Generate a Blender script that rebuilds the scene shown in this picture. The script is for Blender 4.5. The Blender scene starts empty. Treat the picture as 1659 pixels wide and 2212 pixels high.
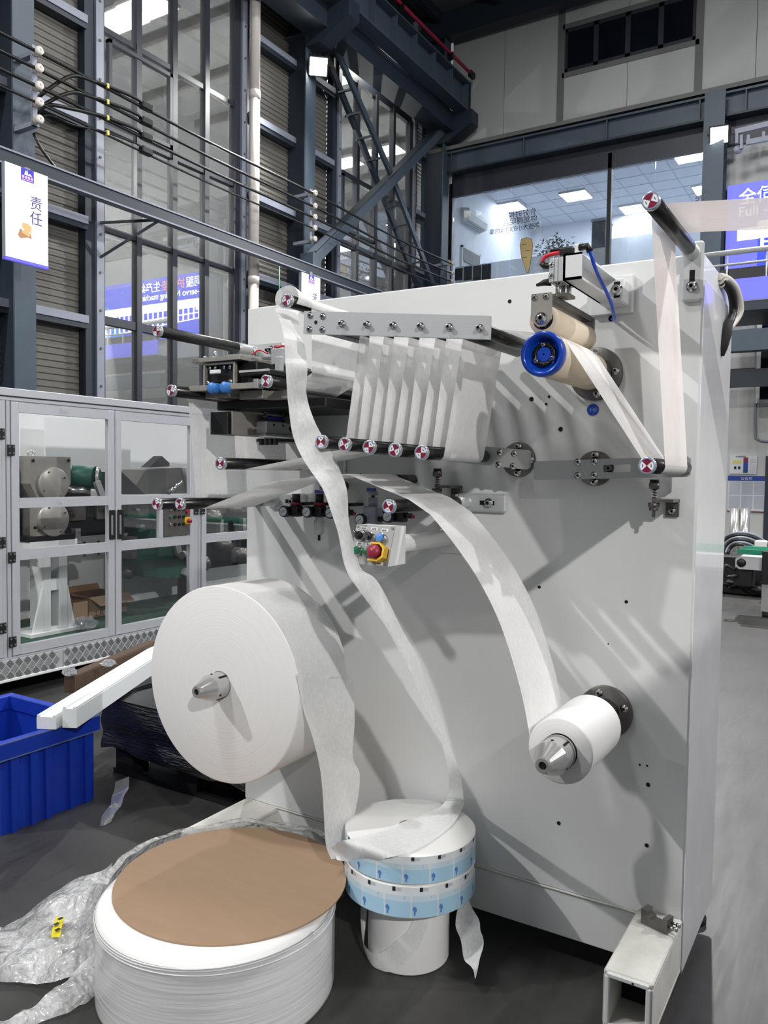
import bpy, math, random
from math import sin, cos, pi, radians, sqrt, atan2, asin
from mathutils import Vector, Matrix, noise
random.seed(7)
scene = bpy.context.scene
COL = scene.collection

# ------------------------------------------------------------------ camera
F_PX = 1738.0
YAW, PITCH, ROLL = radians(31.4555), radians(2.8094), radians(-0.8187)
EYE = Vector((0, 0, 1.5))
_fw = Vector((-sin(YAW) * cos(PITCH), cos(YAW) * cos(PITCH), -sin(PITCH)))
_rt = Vector((cos(YAW), sin(YAW), 0))
_dn = _fw.cross(_rt)
CAM_R = cos(ROLL) * _rt + sin(ROLL) * _dn
CAM_D = -sin(ROLL) * _rt + cos(ROLL) * _dn
cam_data = bpy.data.cameras.new('camera')
cam = bpy.data.objects.new('camera', cam_data)
COL.objects.link(cam)
cam_data.sensor_fit = 'VERTICAL'
cam_data.sensor_height = 36
cam_data.lens = F_PX * 36 / 2212
cam_data.clip_start = 0.02
up, back = -CAM_D, -_fw
cam.matrix_world = Matrix(((CAM_R.x, up.x, back.x, EYE.x), (CAM_R.y, up.y, back.y, EYE.y), (CAM_R.z, up.z, back.z, EYE.z), (0, 0, 0, 1)))
scene.camera = cam

# ------------------------------------------------------------------ world, lamps, exposure
world = bpy.data.worlds.new('world')
scene.world = world
world.use_nodes = True
world.node_tree.nodes['Background'].inputs[0].default_value = (0.92, 0.95, 1.0, 1)
world.node_tree.nodes['Background'].inputs[1].default_value = 0.21
vs = scene.view_settings
vs.view_transform = 'Standard'
vs.look = 'None'
vs.exposure = 0.0
vs.gamma = 1.0
vs.use_curve_mapping = False
scene.cycles.adaptive_threshold = 0.03
scene.cycles.max_bounces = 5
scene.cycles.diffuse_bounces = 3
scene.cycles.glossy_bounces = 3
scene.cycles.transmission_bounces = 2
scene.cycles.transparent_max_bounces = 10
scene.cycles.sample_clamp_indirect = 4.0
scene.cycles.caustics_reflective = False
scene.cycles.caustics_refractive = False

def spot(name, loc, target, power, size=0.12, angle=120, blend=0.5, color=(1, 0.98, 0.95)):
    l = bpy.data.lights.new(name, 'SPOT')
    l.energy = power
    l.spot_size = radians(angle)
    l.spot_blend = blend
    l.shadow_soft_size = size
    l.color = color
    o = bpy.data.objects.new(name, l)
    COL.objects.link(o)
    o.location = loc
    o.rotation_euler = (Vector(target) - Vector(loc)).to_track_quat('-Z', 'Y').to_euler()
    return o

# floodlights of the hall: two on the left wall's columns, one on the right side of the hall, one on the back wall
KEY_L = (-8.1, -3.9, 8.6)
KEY_R = (5.4, -4.3, 6.1)
KEY_S = (8.6, 7.6, 7.6)
spot('flood_light_beam', KEY_L, (-1.5, 2.2, 1.0), 2350, 0.10)
spot('flood_light_beam', KEY_R, (-1.2, 2.2, 1.0), 2000, 0.10)
spot('flood_light_beam', (-8.15, 11.15, 8.35), (-3, 6, 0), 1300, 0.12, 130)
spot('flood_light_beam', (-2.68, 15.75, 7.7), (-0.3, 5, 0), 2000, 0.12, 130)
spot('flood_light_beam', KEY_S, (-0.43, 2.6, 1.2), 2300, 0.12)

def area(name, loc, sx, sy, power, target=None, color=(1, 1, 1)):
    l = bpy.data.lights.new(name, 'AREA')
    l.shape = 'RECTANGLE'
    l.size, l.size_y = sx, sy
    l.energy = power
    l.color = color
    o = bpy.data.objects.new(name, l)
    COL.objects.link(o)
    o.location = loc
    if target is not None:
        o.rotation_euler = (Vector(target) - Vector(loc)).to_track_quat('-Z', 'Y').to_euler()
    return o
# rows of high-bay lamps under the roof
for (hx, hy) in ((-3.5, -2), (3.0, 3.5), (-3.0, 9.0), (3.5, 10)):
    area('high_bay_lamp', (hx, hy, 11.0), 1.2, 1.2, 420)

# added unseen fill lights behind the facade glass, to brighten its panes
for (hx, hy) in ((-11.6, 6.5), (-11.6, 12.0), (-11.6, 18.0)):
    l = bpy.data.lights.new('neighbour_hall_fill', 'POINT'); l.energy = 1900; l.shadow_soft_size = 0.04
    o = bpy.data.objects.new('neighbour_hall_fill', l); COL.objects.link(o); o.location = (hx, hy, 6.6)

# ------------------------------------------------------------------ pixel -> place on a known plane (frame 1659 x 2212)
def ray(px, py):
    return _fw + CAM_R * ((px - 829.5) / F_PX) + CAM_D * ((py - 1106) / F_PX)
def PX(px, py, x):
    d = ray(px, py); return EYE + d * ((x - EYE.x) / d.x)
def PY(px, py, y):
    d = ray(px, py); return EYE + d * ((y - EYE.y) / d.y)
def PZ(px, py, z):
    d = ray(px, py); return EYE + d * ((z - EYE.z) / d.z)

# ------------------------------------------------------------------ materials
def lin(c):
    return tuple((v / 255 / 12.92 if v / 255 <= 0.04045 else ((v / 255 + 0.055) / 1.055) ** 2.4) for v in c)
def new_mat(name):
    m = bpy.data.materials.new(name)
    m.use_nodes = True
    nt = m.node_tree
    return m, nt, nt.nodes['Principled BSDF'], nt.nodes['Material Output']
def mat(name, c, rough=0.5, metal=0.0, var=0.0, scale=8.0, bump=0.0, bscale=60.0, spec=0.5, coat=0.0, stretch=None, rvar=0.0, hexc=True):
    m, nt, b, out = new_mat(name)
    c = lin(c) if hexc else c
    b.inputs['Base Color'].default_value = (*c, 1)
    b.inputs['Roughness'].default_value = rough
    b.inputs['Metallic'].default_value = metal
    b.inputs['Specular IOR Level'].default_value = spec
    b.inputs['Coat Weight'].default_value = coat
    N, L = nt.nodes, nt.links
    if var or bump or rvar:
        tc = N.new('ShaderNodeTexCoord')
        src = tc.outputs['Object']
        if stretch:
            mp = N.new('ShaderNodeMapping'); mp.inputs['Scale'].default_value = stretch
            L.new(src, mp.inputs[0]); src = mp.outputs[0]
    if var or rvar:
        n = N.new('ShaderNodeTexNoise'); n.inputs['Scale'].default_value = scale; n.inputs['Detail'].default_value = 6
        n.inputs['Roughness'].default_value = 0.65
        L.new(src, n.inputs['Vector'])
        if var:
            r = N.new('ShaderNodeMapRange')
            r.inputs['From Min'].default_value = 0.25; r.inputs['From Max'].default_value = 0.75
            r.inputs['To Min'].default_value = 1 - var; r.inputs['To Max'].default_value = 1 + var
            L.new(n.outputs['Fac'], r.inputs['Value'])
            mx = N.new('ShaderNodeVectorMath'); mx.operation = 'SCALE'
            mx.inputs[0].default_value = c
            L.new(r.outputs[0], mx.inputs['Scale'])
            L.new(mx.outputs[0], b.inputs['Base Color'])
        if rvar:
            r2 = N.new('ShaderNodeMapRange')
            r2.inputs['From Min'].default_value = 0.3; r2.inputs['From Max'].default_value = 0.7
            r2.inputs['To Min'].default_value = max(0.02, rough - rvar); r2.inputs['To Max'].default_value = min(1, rough + rvar)
            L.new(n.outputs['Fac'], r2.inputs['Value']); L.new(r2.outputs[0], b.inputs['Roughness'])
    if bump:
        n2 = N.new('ShaderNodeTexNoise'); n2.inputs['Scale'].default_value = bscale; n2.inputs['Detail'].default_value = 4
        L.new(src, n2.inputs['Vector'])
        bp = N.new('ShaderNodeBump'); bp.inputs['Strength'].default_value = bump; bp.inputs['Distance'].default_value = 0.01
        L.new(n2.outputs['Fac'], bp.inputs['Height']); L.new(bp.outputs[0], b.inputs['Normal'])
    return m
def emis(name, c, strength, hexc=True):
    m, nt, b, out = new_mat(name)
    c = lin(c) if hexc else c
    b.inputs['Base Color'].default_value = (0.02, 0.02, 0.02, 1)
    b.inputs['Emission Color'].default_value = (*c, 1)
    b.inputs['Emission Strength'].default_value = strength
    return m
def clear(name, tint, gloss, rough=0.03, diffuse=0.0, dcol=(0.5, 0.5, 0.5), graze=0.5):
    """thin clear sheet: see-through, with a mirror share and a little haze"""
    m, nt, b, out = new_mat(name)
    N, L = nt.nodes, nt.links
    N.remove(b)
    t = N.new('ShaderNodeBsdfTransparent'); t.inputs[0].default_value = (*tint, 1)
    g = N.new('ShaderNodeBsdfGlossy'); g.inputs['Roughness'].default_value = rough; g.inputs[0].default_value = (0.9, 0.92, 0.95, 1)
    fr = N.new('ShaderNodeLayerWeight'); fr.inputs[0].default_value = 0.35
    r = N.new('ShaderNodeMapRange'); r.inputs['To Min'].default_value = gloss; r.inputs['To Max'].default_value = min(1, gloss + graze)
    L.new(fr.outputs['Fresnel'], r.inputs['Value'])
    s = N.new('ShaderNodeMixShader'); L.new(r.outputs[0], s.inputs[0]); L.new(t.outputs[0], s.inputs[1]); L.new(g.outputs[0], s.inputs[2])
    last = s
    if diffuse:
        d = N.new('ShaderNodeBsdfDiffuse'); d.inputs[0].default_value = (*dcol, 1)
        s2 = N.new('ShaderNodeMixShader'); s2.inputs[0].default_value = diffuse
        L.new(s.outputs[0], s2.inputs[1]); L.new(d.outputs[0], s2.inputs[2]); last = s2
    L.new(last.outputs[0], out.inputs['Surface'])
    return m
def fabric(name, c, opac_lo, opac_hi, scale, stretch=(1, 1, 1), transl=0.35):
    """non-woven: fibres part of the way opaque, light passes through"""
    m, nt, b, out = new_mat(name)
    N, L = nt.nodes, nt.links
    N.remove(b)
    tc = N.new('ShaderNodeTexCoord')
    mp = N.new('ShaderNodeMapping'); mp.inputs['Scale'].default_value = stretch
    L.new(tc.outputs['Object'], mp.inputs[0])
    n = N.new('ShaderNodeTexNoise'); n.inputs['Scale'].default_value = scale; n.inputs['Detail'].default_value = 8; n.inputs['Roughness'].default_value = 0.75
    L.new(mp.outputs[0], n.inputs['Vector'])
    r = N.new('ShaderNodeMapRange'); r.inputs['From Min'].default_value = 0.3; r.inputs['From Max'].default_value = 0.7
    r.inputs['To Min'].default_value = opac_lo; r.inputs['To Max'].default_value = opac_hi
    L.new(n.outputs['Fac'], r.inputs['Value'])
    d = N.new('ShaderNodeBsdfDiffuse'); d.inputs[0].default_value = (*lin(c), 1)
    tl = N.new('ShaderNodeBsdfTranslucent'); tl.inputs[0].default_value = (*lin(c), 1)
    s1 = N.new('ShaderNodeMixShader'); s1.inputs[0].default_value = transl
    L.new(d.outputs[0], s1.inputs[1]); L.new(tl.outputs[0], s1.inputs[2])
    t = N.new('ShaderNodeBsdfTransparent')
    s2 = N.new('ShaderNodeMixShader'); L.new(r.outputs[0], s2.inputs[0]); L.new(t.outputs[0], s2.inputs[1]); L.new(s1.outputs[0], s2.inputs[2])
    L.new(s2.outputs[0], out.inputs['Surface'])
    return m

M = {}
M['white_paint'] = mat('white_paint', (222, 224, 224), 0.38, var=0.03, scale=3, bump=0.02, bscale=220, coat=0.15)
M['dirty_paint'] = mat('dirty_paint', (205, 204, 198), 0.5, var=0.16, scale=9, bump=0.05)
M['gloss_white'] = mat('gloss_white', (238, 238, 242), 0.16, coat=0.5, rvar=0.06, scale=5, bump=0.06, bscale=7)
M['alu'] = mat('brushed_aluminium', (206, 208, 210), 0.38, 0.45, var=0.06, scale=14, stretch=(2, 2, 60))
M['alu_profile'] = mat('anodised_profile', (196, 198, 204), 0.42, 0.35, var=0.04, scale=10)
M['steel'] = mat('steel', (196, 196, 196), 0.22, 0.65, var=0.08, scale=20)
M['dark_steel'] = mat('dark_steel', (104, 101, 98), 0.35, 0.45, var=0.15, scale=18)
M['chrome'] = mat('bright_steel', (205, 205, 205), 0.18, 1.0)
M['arm_alu'] = mat('machined_aluminium', (180, 182, 182), 0.34, 0.5, var=0.05, scale=30, stretch=(1, 1, 30))
M['grey_steel'] = mat('ground_steel_plate', (158, 154, 148), 0.35, 0.25, var=0.12, scale=16)
M['black_metal'] = mat('black_metal', (26, 26, 28), 0.4, 0.2)
M['black_plastic'] = mat('black_plastic', (16, 16, 17), 0.45)
M['rubber'] = mat('rubber', (20, 20, 20), 0.8)
M['hole'] = mat('hole_black', (4, 4, 4), 0.9)
M['roller_black'] = mat('roller_black', (14, 14, 17), 0.3, 0.0, coat=0.1)
M['carbon'] = mat('carbon_fibre', (12, 12, 13), 0.35, 0.0, bump=0.25, bscale=260)
M['cap_white'] = mat('cap_white', (235, 236, 240), 0.4)
M['cap_red'] = mat('cap_red', (120, 20, 50), 0.4)
M['cap_blue'] = mat('cap_blue', (120, 160, 215), 0.4)
M['cream'] = mat('cream_rubber', (222, 208, 184), 0.65, var=0.06, scale=7, stretch=(1, 1, 1), bump=0.1, bscale=40)
M['blue_plastic'] = mat('blue_plastic', (10, 62, 168), 0.22, coat=0.4)
M['blue_hose'] = mat('blue_hose', (20, 70, 190), 0.3)
M['red_hose'] = mat('red_hose', (205, 45, 60), 0.3)
M['red'] = mat('red_button', (150, 40, 62), 0.35)
M['yellow'] = mat('yellow_guard', (222, 178, 40), 0.4)
M['green'] = mat('green_button', (12, 100, 66), 0.3)
M['blue_cap'] = mat('blue_cap', (62, 128, 205), 0.4)
M['roll_white'] = mat('roll_white', (236, 236, 236), 0.85, var=0.015, scale=4)
M['web'] = fabric('nonwoven_web', (250, 250, 250), 0.74, 0.96, 130, (1, 1, 0.25), 0.25)
M['web_thin'] = fabric('nonwoven_web_thin', (249, 250, 250), 0.70, 0.96, 110, (1, 1, 0.4), 0.25)
M['web_pink'] = fabric('nonwoven_web_streaked', (246, 240, 238), 0.82, 0.98, 60, (3, 3, 0.10), 0.2)
M['web_band'] = fabric('nonwoven_web_band', (246, 238, 236), 0.90, 1.0, 60, (0.10, 3, 3), 0.25)
M['film'] = clear('plastic_film', (0.94, 0.95, 0.96), 0.10, 0.12, 0.16, (0.75, 0.76, 0.78))
M['card'] = mat('cardboard', (160, 134, 109), 0.85, var=0.06, scale=6, bump=0.06, bscale=30, stretch=(1, 4, 1))
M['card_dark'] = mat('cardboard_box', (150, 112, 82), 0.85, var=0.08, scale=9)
M['label_white'] = mat('label_white', (225, 226, 226), 0.6)
M['ink'] = mat('ink_black', (28, 28, 30), 0.7)
M['blue_crate'] = mat('blue_crate', (18, 52, 160), 0.42, var=0.1, scale=6)
M['crate_edge'] = mat('blue_crate_edge', (90, 105, 150), 0.6, var=0.2, scale=20)
M['black_film'] = mat('black_stretch_film', (22, 21, 22), 0.28, bump=1.0, bscale=22, stretch=(0.7, 0.7, 5), coat=0.7)
M['wood'] = mat('old_wood', (74, 56, 42), 0.8, var=0.25, scale=10, stretch=(1, 8, 1))
M['rail_white'] = mat('white_rail', (226, 230, 230), 0.4)
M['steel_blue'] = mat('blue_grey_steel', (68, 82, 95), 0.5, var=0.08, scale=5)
M['steel_blue_dark_shade'] = mat('dark_and_shaded_blue_grey_steel', (38, 48, 60), 0.5, var=0.08, scale=5)  # dark steel; also the columns' recess shade put into the web colour
M['girt'] = mat('galvanised_girt', (140, 146, 160), 0.5, 0.1, var=0.06)
M['corrugated'] = mat('corrugated_sheet', (108, 106, 100), 0.55, 0.0, var=0.05, scale=2)
M['mullion'] = mat('dark_mullion', (42, 46, 56), 0.45)
M['wall_panel'] = mat('wall_panel', (178, 180, 180), 0.7, var=0.03, scale=2)
M['wall_white'] = mat('plaster_white', (205, 207, 206), 0.75, var=0.02, scale=2)
M['panel_joint'] = mat('panel_joint', (108, 108, 108), 0.7)
M['pvc'] = mat('pvc_pipe', (212, 206, 200), 0.45)
M['red_pipe'] = mat('red_conductor_pipe', (205, 40, 78), 0.5)
M['roof'] = mat('roof_sheet', (96, 100, 104), 0.6)
M['facade_glass'] = clear('facade_glass', (0.86, 0.86, 0.84), 0.34, 0.01, 0.10, (0.20, 0.20, 0.20))
M['office_glass'] = clear('office_glass', (0.92, 0.95, 0.97), 0.05, 0.01, 0.03, (0.5, 0.5, 0.52))
M['dark_glass'] = mat('dark_window_glass', (10, 16, 26), 0.08, spec=0.6)
M['acrylic'] = clear('acrylic_pane', (0.985, 0.99, 0.99), 0.0, 0.02, 0.0, (0.6, 0.6, 0.6), 0.25)
M['lamp'] = emis('lamp_glow', (255, 252, 244), 40)
M['panel_light'] = emis('light_panel', (240, 246, 255), 48)
M['hall_light'] = emis('hall_light_panel', (255, 250, 236), 34)
M['sign_white'] = emis('sign_white', (250, 253, 255), 1.6)
M['sign_blue'] = emis('sign_blue', (44, 34, 190), 1.2)
M['sign_violet'] = emis('sign_violet', (105, 100, 220), 1.2)
M['sign_ink'] = emis('sign_ink', (52, 46, 150), 0.8)
M['sign_gold'] = emis('sign_gold', (240, 200, 130), 1.0)
M['sign_gold_dark'] = emis('sign_gold_dark', (200, 140, 90), 1.0)
M['sign_pink'] = emis('sign_pink', (255, 190, 235), 1.2)
M['led_blue'] = emis('led_blue', (28, 54, 236), 2.0)
M['led_violet'] = emis('led_violet', (96, 100, 246), 1.6)
M['led_sky'] = emis('led_sky', (40, 140, 235), 1.7)
M['led_white'] = emis('led_white', (250, 252, 255), 3.2)
M['led_orange'] = emis('led_orange', (250, 150, 80), 2.2)
M['green_floor'] = mat('green_mat', (42, 74, 58), 0.7, var=0.25, scale=14)
M['green_roller'] = mat('green_rubber', (10, 74, 62), 0.45, var=0.06)
M['gauge'] = mat('gauge_face', (205, 212, 220), 0.3)
M['office_wall'] = mat('office_wall', (225, 230, 238), 0.7)
M['leaf'] = mat('leaf', (44, 66, 44), 0.55, var=0.3, scale=30)
M['poster'] = mat('poster_paper', (222, 226, 232), 0.6)
M['poster_grey'] = mat('poster_grey', (188, 194, 204), 0.6)
M['poster_blue'] = mat('poster_blue', (36, 66, 160), 0.5)
M['poster_red'] = mat('poster_red', (140, 30, 50), 0.5)
M['poster_yellow'] = mat('poster_yellow', (225, 215, 120), 0.5)
M['conv_green'] = mat('conveyor_green', (30, 130, 100), 0.5)
M['bag'] = mat('black_bag', (30, 31, 30), 0.35, bump=0.7, bscale=10)
M['print_blue'] = mat('print_light_blue', (170, 208, 232), 0.45)
M['print_mid'] = mat('print_blue', (80, 130, 200), 0.45)
M['print_white'] = mat('print_white', (226, 228, 228), 0.42)
M['swatch'] = mat('dark_swatch', (16, 24, 34), 0.6)
M['tan'] = mat('tan_decal', (196, 172, 120), 0.6)
M['tan_line'] = mat('tan_decal_line', (120, 104, 78), 0.6)

# floor: dark sealed concrete, worn smooth
def floor_mat():
    m, nt, b, out = new_mat('sealed_concrete')
    N, L = nt.nodes, nt.links
    tc = N.new('ShaderNodeTexCoord')
    n = N.new('ShaderNodeTexNoise'); n.inputs['Scale'].default_value = 1.4; n.inputs['Detail'].default_value = 9; n.inputs['Roughness'].default_value = 0.7
    L.new(tc.outputs['Object'], n.inputs['Vector'])
    r = N.new('ShaderNodeValToRGB')
    r.color_ramp.elements[0].position = 0.3; r.color_ramp.elements[0].color = (*lin((44, 43, 42)), 1)
    r.color_ramp.elements[1].position = 0.72; r.color_ramp.elements[1].color = (*lin((66, 66, 66)), 1)
    L.new(n.outputs['Fac'], r.inputs[0])
    mp = N.new('ShaderNodeMapping'); mp.inputs['Scale'].default_value = (7, 0.8, 1); mp.inputs['Rotation'].default_value = (0, 0, 0.5)
    L.new(tc.outputs['Object'], mp.inputs[0])
    n2 = N.new('ShaderNodeTexNoise'); n2.inputs['Scale'].default_value = 3; n2.inputs['Detail'].default_value = 7; n2.inputs['Roughness'].default_value = 0.75
    L.new(mp.outputs[0], n2.inputs['Vector'])
    r2 = N.new('ShaderNodeValToRGB')
    r2.color_ramp.elements[0].position = 0.3; r2.color_ramp.elements[0].color = (0.6, 0.6, 0.6, 1)
    r2.color_ramp.elements[1].position = 0.45; r2.color_ramp.elements[1].color = (1, 1, 1, 1)
    L.new(n2.outputs['Fac'], r2.inputs[0])
    mx = N.new('ShaderNodeMix'); mx.data_type = 'RGBA'; mx.blend_type = 'MULTIPLY'; mx.inputs[0].default_value = 0.7
    L.new(r.outputs[0], mx.inputs[6]); L.new(r2.outputs[0], mx.inputs[7])
    L.new(mx.outputs[2], b.inputs['Base Color'])
    r3 = N.new('ShaderNodeMapRange'); r3.inputs['To Min'].default_value = 0.34; r3.inputs['To Max'].default_value = 0.6
    L.new(n2.outputs['Fac'], r3.inputs['Value']); L.new(r3.outputs[0], b.inputs['Roughness'])
    bp = N.new('ShaderNodeBump'); bp.inputs['Strength'].default_value = 0.12; bp.inputs['Distance'].default_value = 0.004
    L.new(n.outputs['Fac'], bp.inputs['Height']); L.new(bp.outputs[0], b.inputs['Normal'])
    return m
M['floor'] = floor_mat()

# ------------------------------------------------------------------ mesh helpers
class MB:
    def __init__(s):
        s.v, s.f, s.m, s.sm = [], [], [], []
        s.cm, s.cs = 0, False
    def use(s, i, smooth=None):
        s.cm = i
        if smooth is not None: s.cs = smooth
        return s
    def add(s, vs, fs, smooth=None):
        b = len(s.v)
        s.v += [Vector(p) for p in vs]
        for f in fs:
            s.f.append([b + i for i in f]); s.m.append(s.cm); s.sm.append(s.cs if smooth is None else smooth)
        return s
    def box(s, x0, x1, y0, y1, z0, z1, bev=0.0):
        if x0 > x1: x0, x1 = x1, x0
        if y0 > y1: y0, y1 = y1, y0
        if z0 > z1: z0, z1 = z1, z0
        if bev <= 0:
            return s.add([(x0, y0, z0), (x1, y0, z0), (x1, y1, z0), (x0, y1, z0), (x0, y0, z1), (x1, y0, z1), (x1, y1, z1), (x0, y1, z1)],
                         [(0, 3, 2, 1), (4, 5, 6, 7), (0, 1, 5, 4), (1, 2, 6, 5), (2, 3, 7, 6), (3, 0, 4, 7)], False)
        b = min(bev, (x1 - x0) / 2.01, (y1 - y0) / 2.01, (z1 - z0) / 2.01)
        vs, idx = [], {}
        for i, X in enumerate((x0, x1)):
            for j, Y in enumerate((y0, y1)):
                for k, Z in enumerate((z0, z1)):
                    sx, sy, sz = (1, -1)[i] * b, (1, -1)[j] * b, (1, -1)[k] * b
                    for a, p in enumerate(((X, Y + sy, Z + sz), (X + sx, Y, Z + sz), (X + sx, Y + sy, Z))):
                        idx[i, j, k, a] = len(vs); vs.append(p)
        fs = []
        q = ((0, 0), (1, 0), (1, 1), (0, 1))
        for i in (0, 1):
            fs.append([idx[i, j, k, 0] for j, k in q]); fs.append([idx[j, i, k, 1] for j, k in q]); fs.append([idx[j, k, i, 2] for j, k in q])
        for i in (0, 1):
            for j in (0, 1):
                fs.append([idx[i, j, 0, 0], idx[i, j, 0, 1], idx[i, j, 1, 1], idx[i, j, 1, 0]])
                fs.append([idx[i, 0, j, 0], idx[i, 0, j, 2], idx[i, 1, j, 2], idx[i, 1, j, 0]])
                fs.append([idx[0, i, j, 1], idx[0, i, j, 2], idx[1, i, j, 2], idx[1, i, j, 1]])
                for k in (0, 1):
                    fs.append([idx[i, j, k, 0], idx[i, j, k, 1], idx[i, j, k, 2]])
        return s.add(vs, fs, False)
    def frame(s, d):
        d = Vector(d).normalized()
        a = Vector((0, 0, 1)) if abs(d.z) < 0.9 else Vector((1, 0, 0))
        u = d.cross(a).normalized()
        return u, d.cross(u).normalized()
    def rings(s, ring_list, cap0=True, cap1=True, closed=False, smooth=True):
        n = len(ring_list[0]); b = len(s.v)
        for r in ring_list: s.v += [Vector(p) for p in r]
        def fa(f, sm): s.f.append(f); s.m.append(s.cm); s.sm.append(sm)
        m = len(ring_list)
        for i in range(m if closed else m - 1):
            i2 = (i + 1) % m
            for j in range(n):
                fa([b + i * n + j, b + i * n + (j + 1) % n, b + i2 * n + (j + 1) % n, b + i2 * n + j], smooth)
        if not closed:
            if cap0: fa([b + j for j in reversed(range(n))], False)
            if cap1: fa([b + (m - 1) * n + j for j in range(n)], False)
        return s
    def cyl(s, p0, p1, r, r1=None, n=20, cap0=True, cap1=True):
        p0, p1 = Vector(p0), Vector(p1)
        if r1 is None: r1 = r
        u, w = s.frame(p1 - p0)
        ca = [(cos(2 * pi * i / n), sin(2 * pi * i / n)) for i in range(n)]
        return s.rings([[p0 + (u * c + w * d) * r for c, d in ca], [p1 + (u * c + w * d) * r1 for c, d in ca]], cap0, cap1)
    def lathe(s, p, d, prof, n=32, smooth=True, cap0=False, cap1=False):
        p, d = Vector(p), Vector(d).normalized()
        u, w = s.frame(d)
        ca = [(cos(2 * pi * i / n), sin(2 * pi * i / n)) for i in range(n)]
        return s.rings([[p + d * h + (u * c + w * e) * max(r, 1e-4) for c, e in ca] for h, r in prof], cap0, cap1, smooth=smooth)
    def tube(s, pts, r, n=8, cap=True):
        pts = [Vector(p) for p in pts]
        u = None; rl = []
        for i, p in enumerate(pts):
            d = (pts[min(i + 1, len(pts) - 1)] - pts[max(i - 1, 0)]).normalized()
            if u is None: u, w = s.frame(d)
            else:
                u = (u - d * u.dot(d)).normalized(); w = d.cross(u)
            rr = r[i] if isinstance(r, (list, tuple)) else r
            rl.append([p + (u * cos(2 * pi * k / n) + w * sin(2 * pi * k / n)) * rr for k in range(n)])
        return s.rings(rl, cap, cap)
    def prism(s, poly, axis, a, b, smooth=False):
        """poly: 2D points; axis x -> (y,z), y -> (x,z), z -> (x,y)"""
        def P(q, t):
            return {'x': (t, q[0], q[1]), 'y': (q[0], t, q[1]), 'z': (q[0], q[1], t)}[axis]
        n = len(poly)
        return s.add([P(q, a) for q in poly] + [P(q, b) for q in poly],
                     [list(range(n)), list(reversed(range(n, 2 * n)))] + [[i, (i + 1) % n, n + (i + 1) % n, n + i] for i in range(n)], smooth)
    def beam(s, p0, p1, w, h, upv=(0, 0, 1)):
        """rectangular bar from p0 to p1, w across, h along upv"""
        p0, p1 = Vector(p0), Vector(p1)
        d = (p1 - p0).normalized(); side = d.cross(Vector(upv)).normalized(); u = side.cross(d).normalized()
        vs = [p + side * (a * w / 2) + u * (b * h / 2) for p in (p0, p1) for a, b in ((-1, -1), (1, -1), (1, 1), (-1, 1))]
        return s.add(vs, [(3, 2, 1, 0), (4, 5, 6, 7), (0, 1, 5, 4), (1, 2, 6, 5), (2, 3, 7, 6), (3, 0, 4, 7)], False)
    def grid(s, rows, smooth=True):
        n = len(rows[0]); b = len(s.v)
        for r in rows: s.v += [Vector(p) for p in r]
        for i in range(len(rows) - 1):
            for j in range(n - 1):
                s.f.append([b + i * n + j, b + i * n + j + 1, b + (i + 1) * n + j + 1, b + (i + 1) * n + j]); s.m.append(s.cm); s.sm.append(smooth)
        return s
    def build(s, name, mats, parent=None, label=None, kind=None):
        if not isinstance(mats, (list, tuple)): mats = [mats]
        lo = Vector([min(v[i] for v in s.v) for i in range(3)]); hi = Vector([max(v[i] for v in s.v) for i in range(3)])
        c = Vector(((lo.x + hi.x) / 2, (lo.y + hi.y) / 2, lo.z if parent is None else (lo.z + hi.z) / 2))
        me = bpy.data.meshes.new(name)
        me.from_pydata([v - c for v in s.v], [], s.f)
        for m in mats: me.materials.append(M[m] if isinstance(m, str) else m)
        me.polygons.foreach_set('material_index', s.m)
        me.polygons.foreach_set('use_smooth', s.sm)
        me.update()
        import bmesh
        bm = bmesh.new(); bm.from_mesh(me)
        bmesh.ops.recalc_face_normals(bm, faces=bm.faces)
        bm.to_mesh(me); bm.free()
        o = bpy.data.objects.new(name, me)
        COL.objects.link(o)
        o.location = c
        if parent is not None: adopt(o, parent)
        if label: o['label'] = label
        if kind: o['kind'] = kind
        return o
WORLD = {}
def world_of(o):
    m = Matrix.Translation(o.location) @ o.rotation_euler.to_matrix().to_4x4()
    if o.parent: m = world_of(o.parent) @ o.matrix_parent_inverse @ m
    return m
def adopt(o, parent):
    o.parent = parent
    o.matrix_parent_inverse = world_of(parent).inverted()
    return o
def tag(o, label, cat, group=None, kind=None):
    o['label'] = label; o['category'] = cat
    if group: o['group'] = group
    if kind: o['kind'] = kind
    return o
def thing(name, loc, label, cat, group=None, kind=None):
    o = bpy.data.objects.new(name, None)
    o.empty_display_size = 0.1
    COL.objects.link(o); o.location = loc
    return tag(o, label, cat, group, kind)
def dup(o, offset, parent=None, label=None):
    c = o.copy(); COL.objects.link(c)
    if parent is not None: c.parent = parent
    if offset is not None: c.location = c.location + Vector(offset)
    if label: c['label'] = label
    for ch in o.children:
        dup(ch, None, c)
    return c
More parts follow.
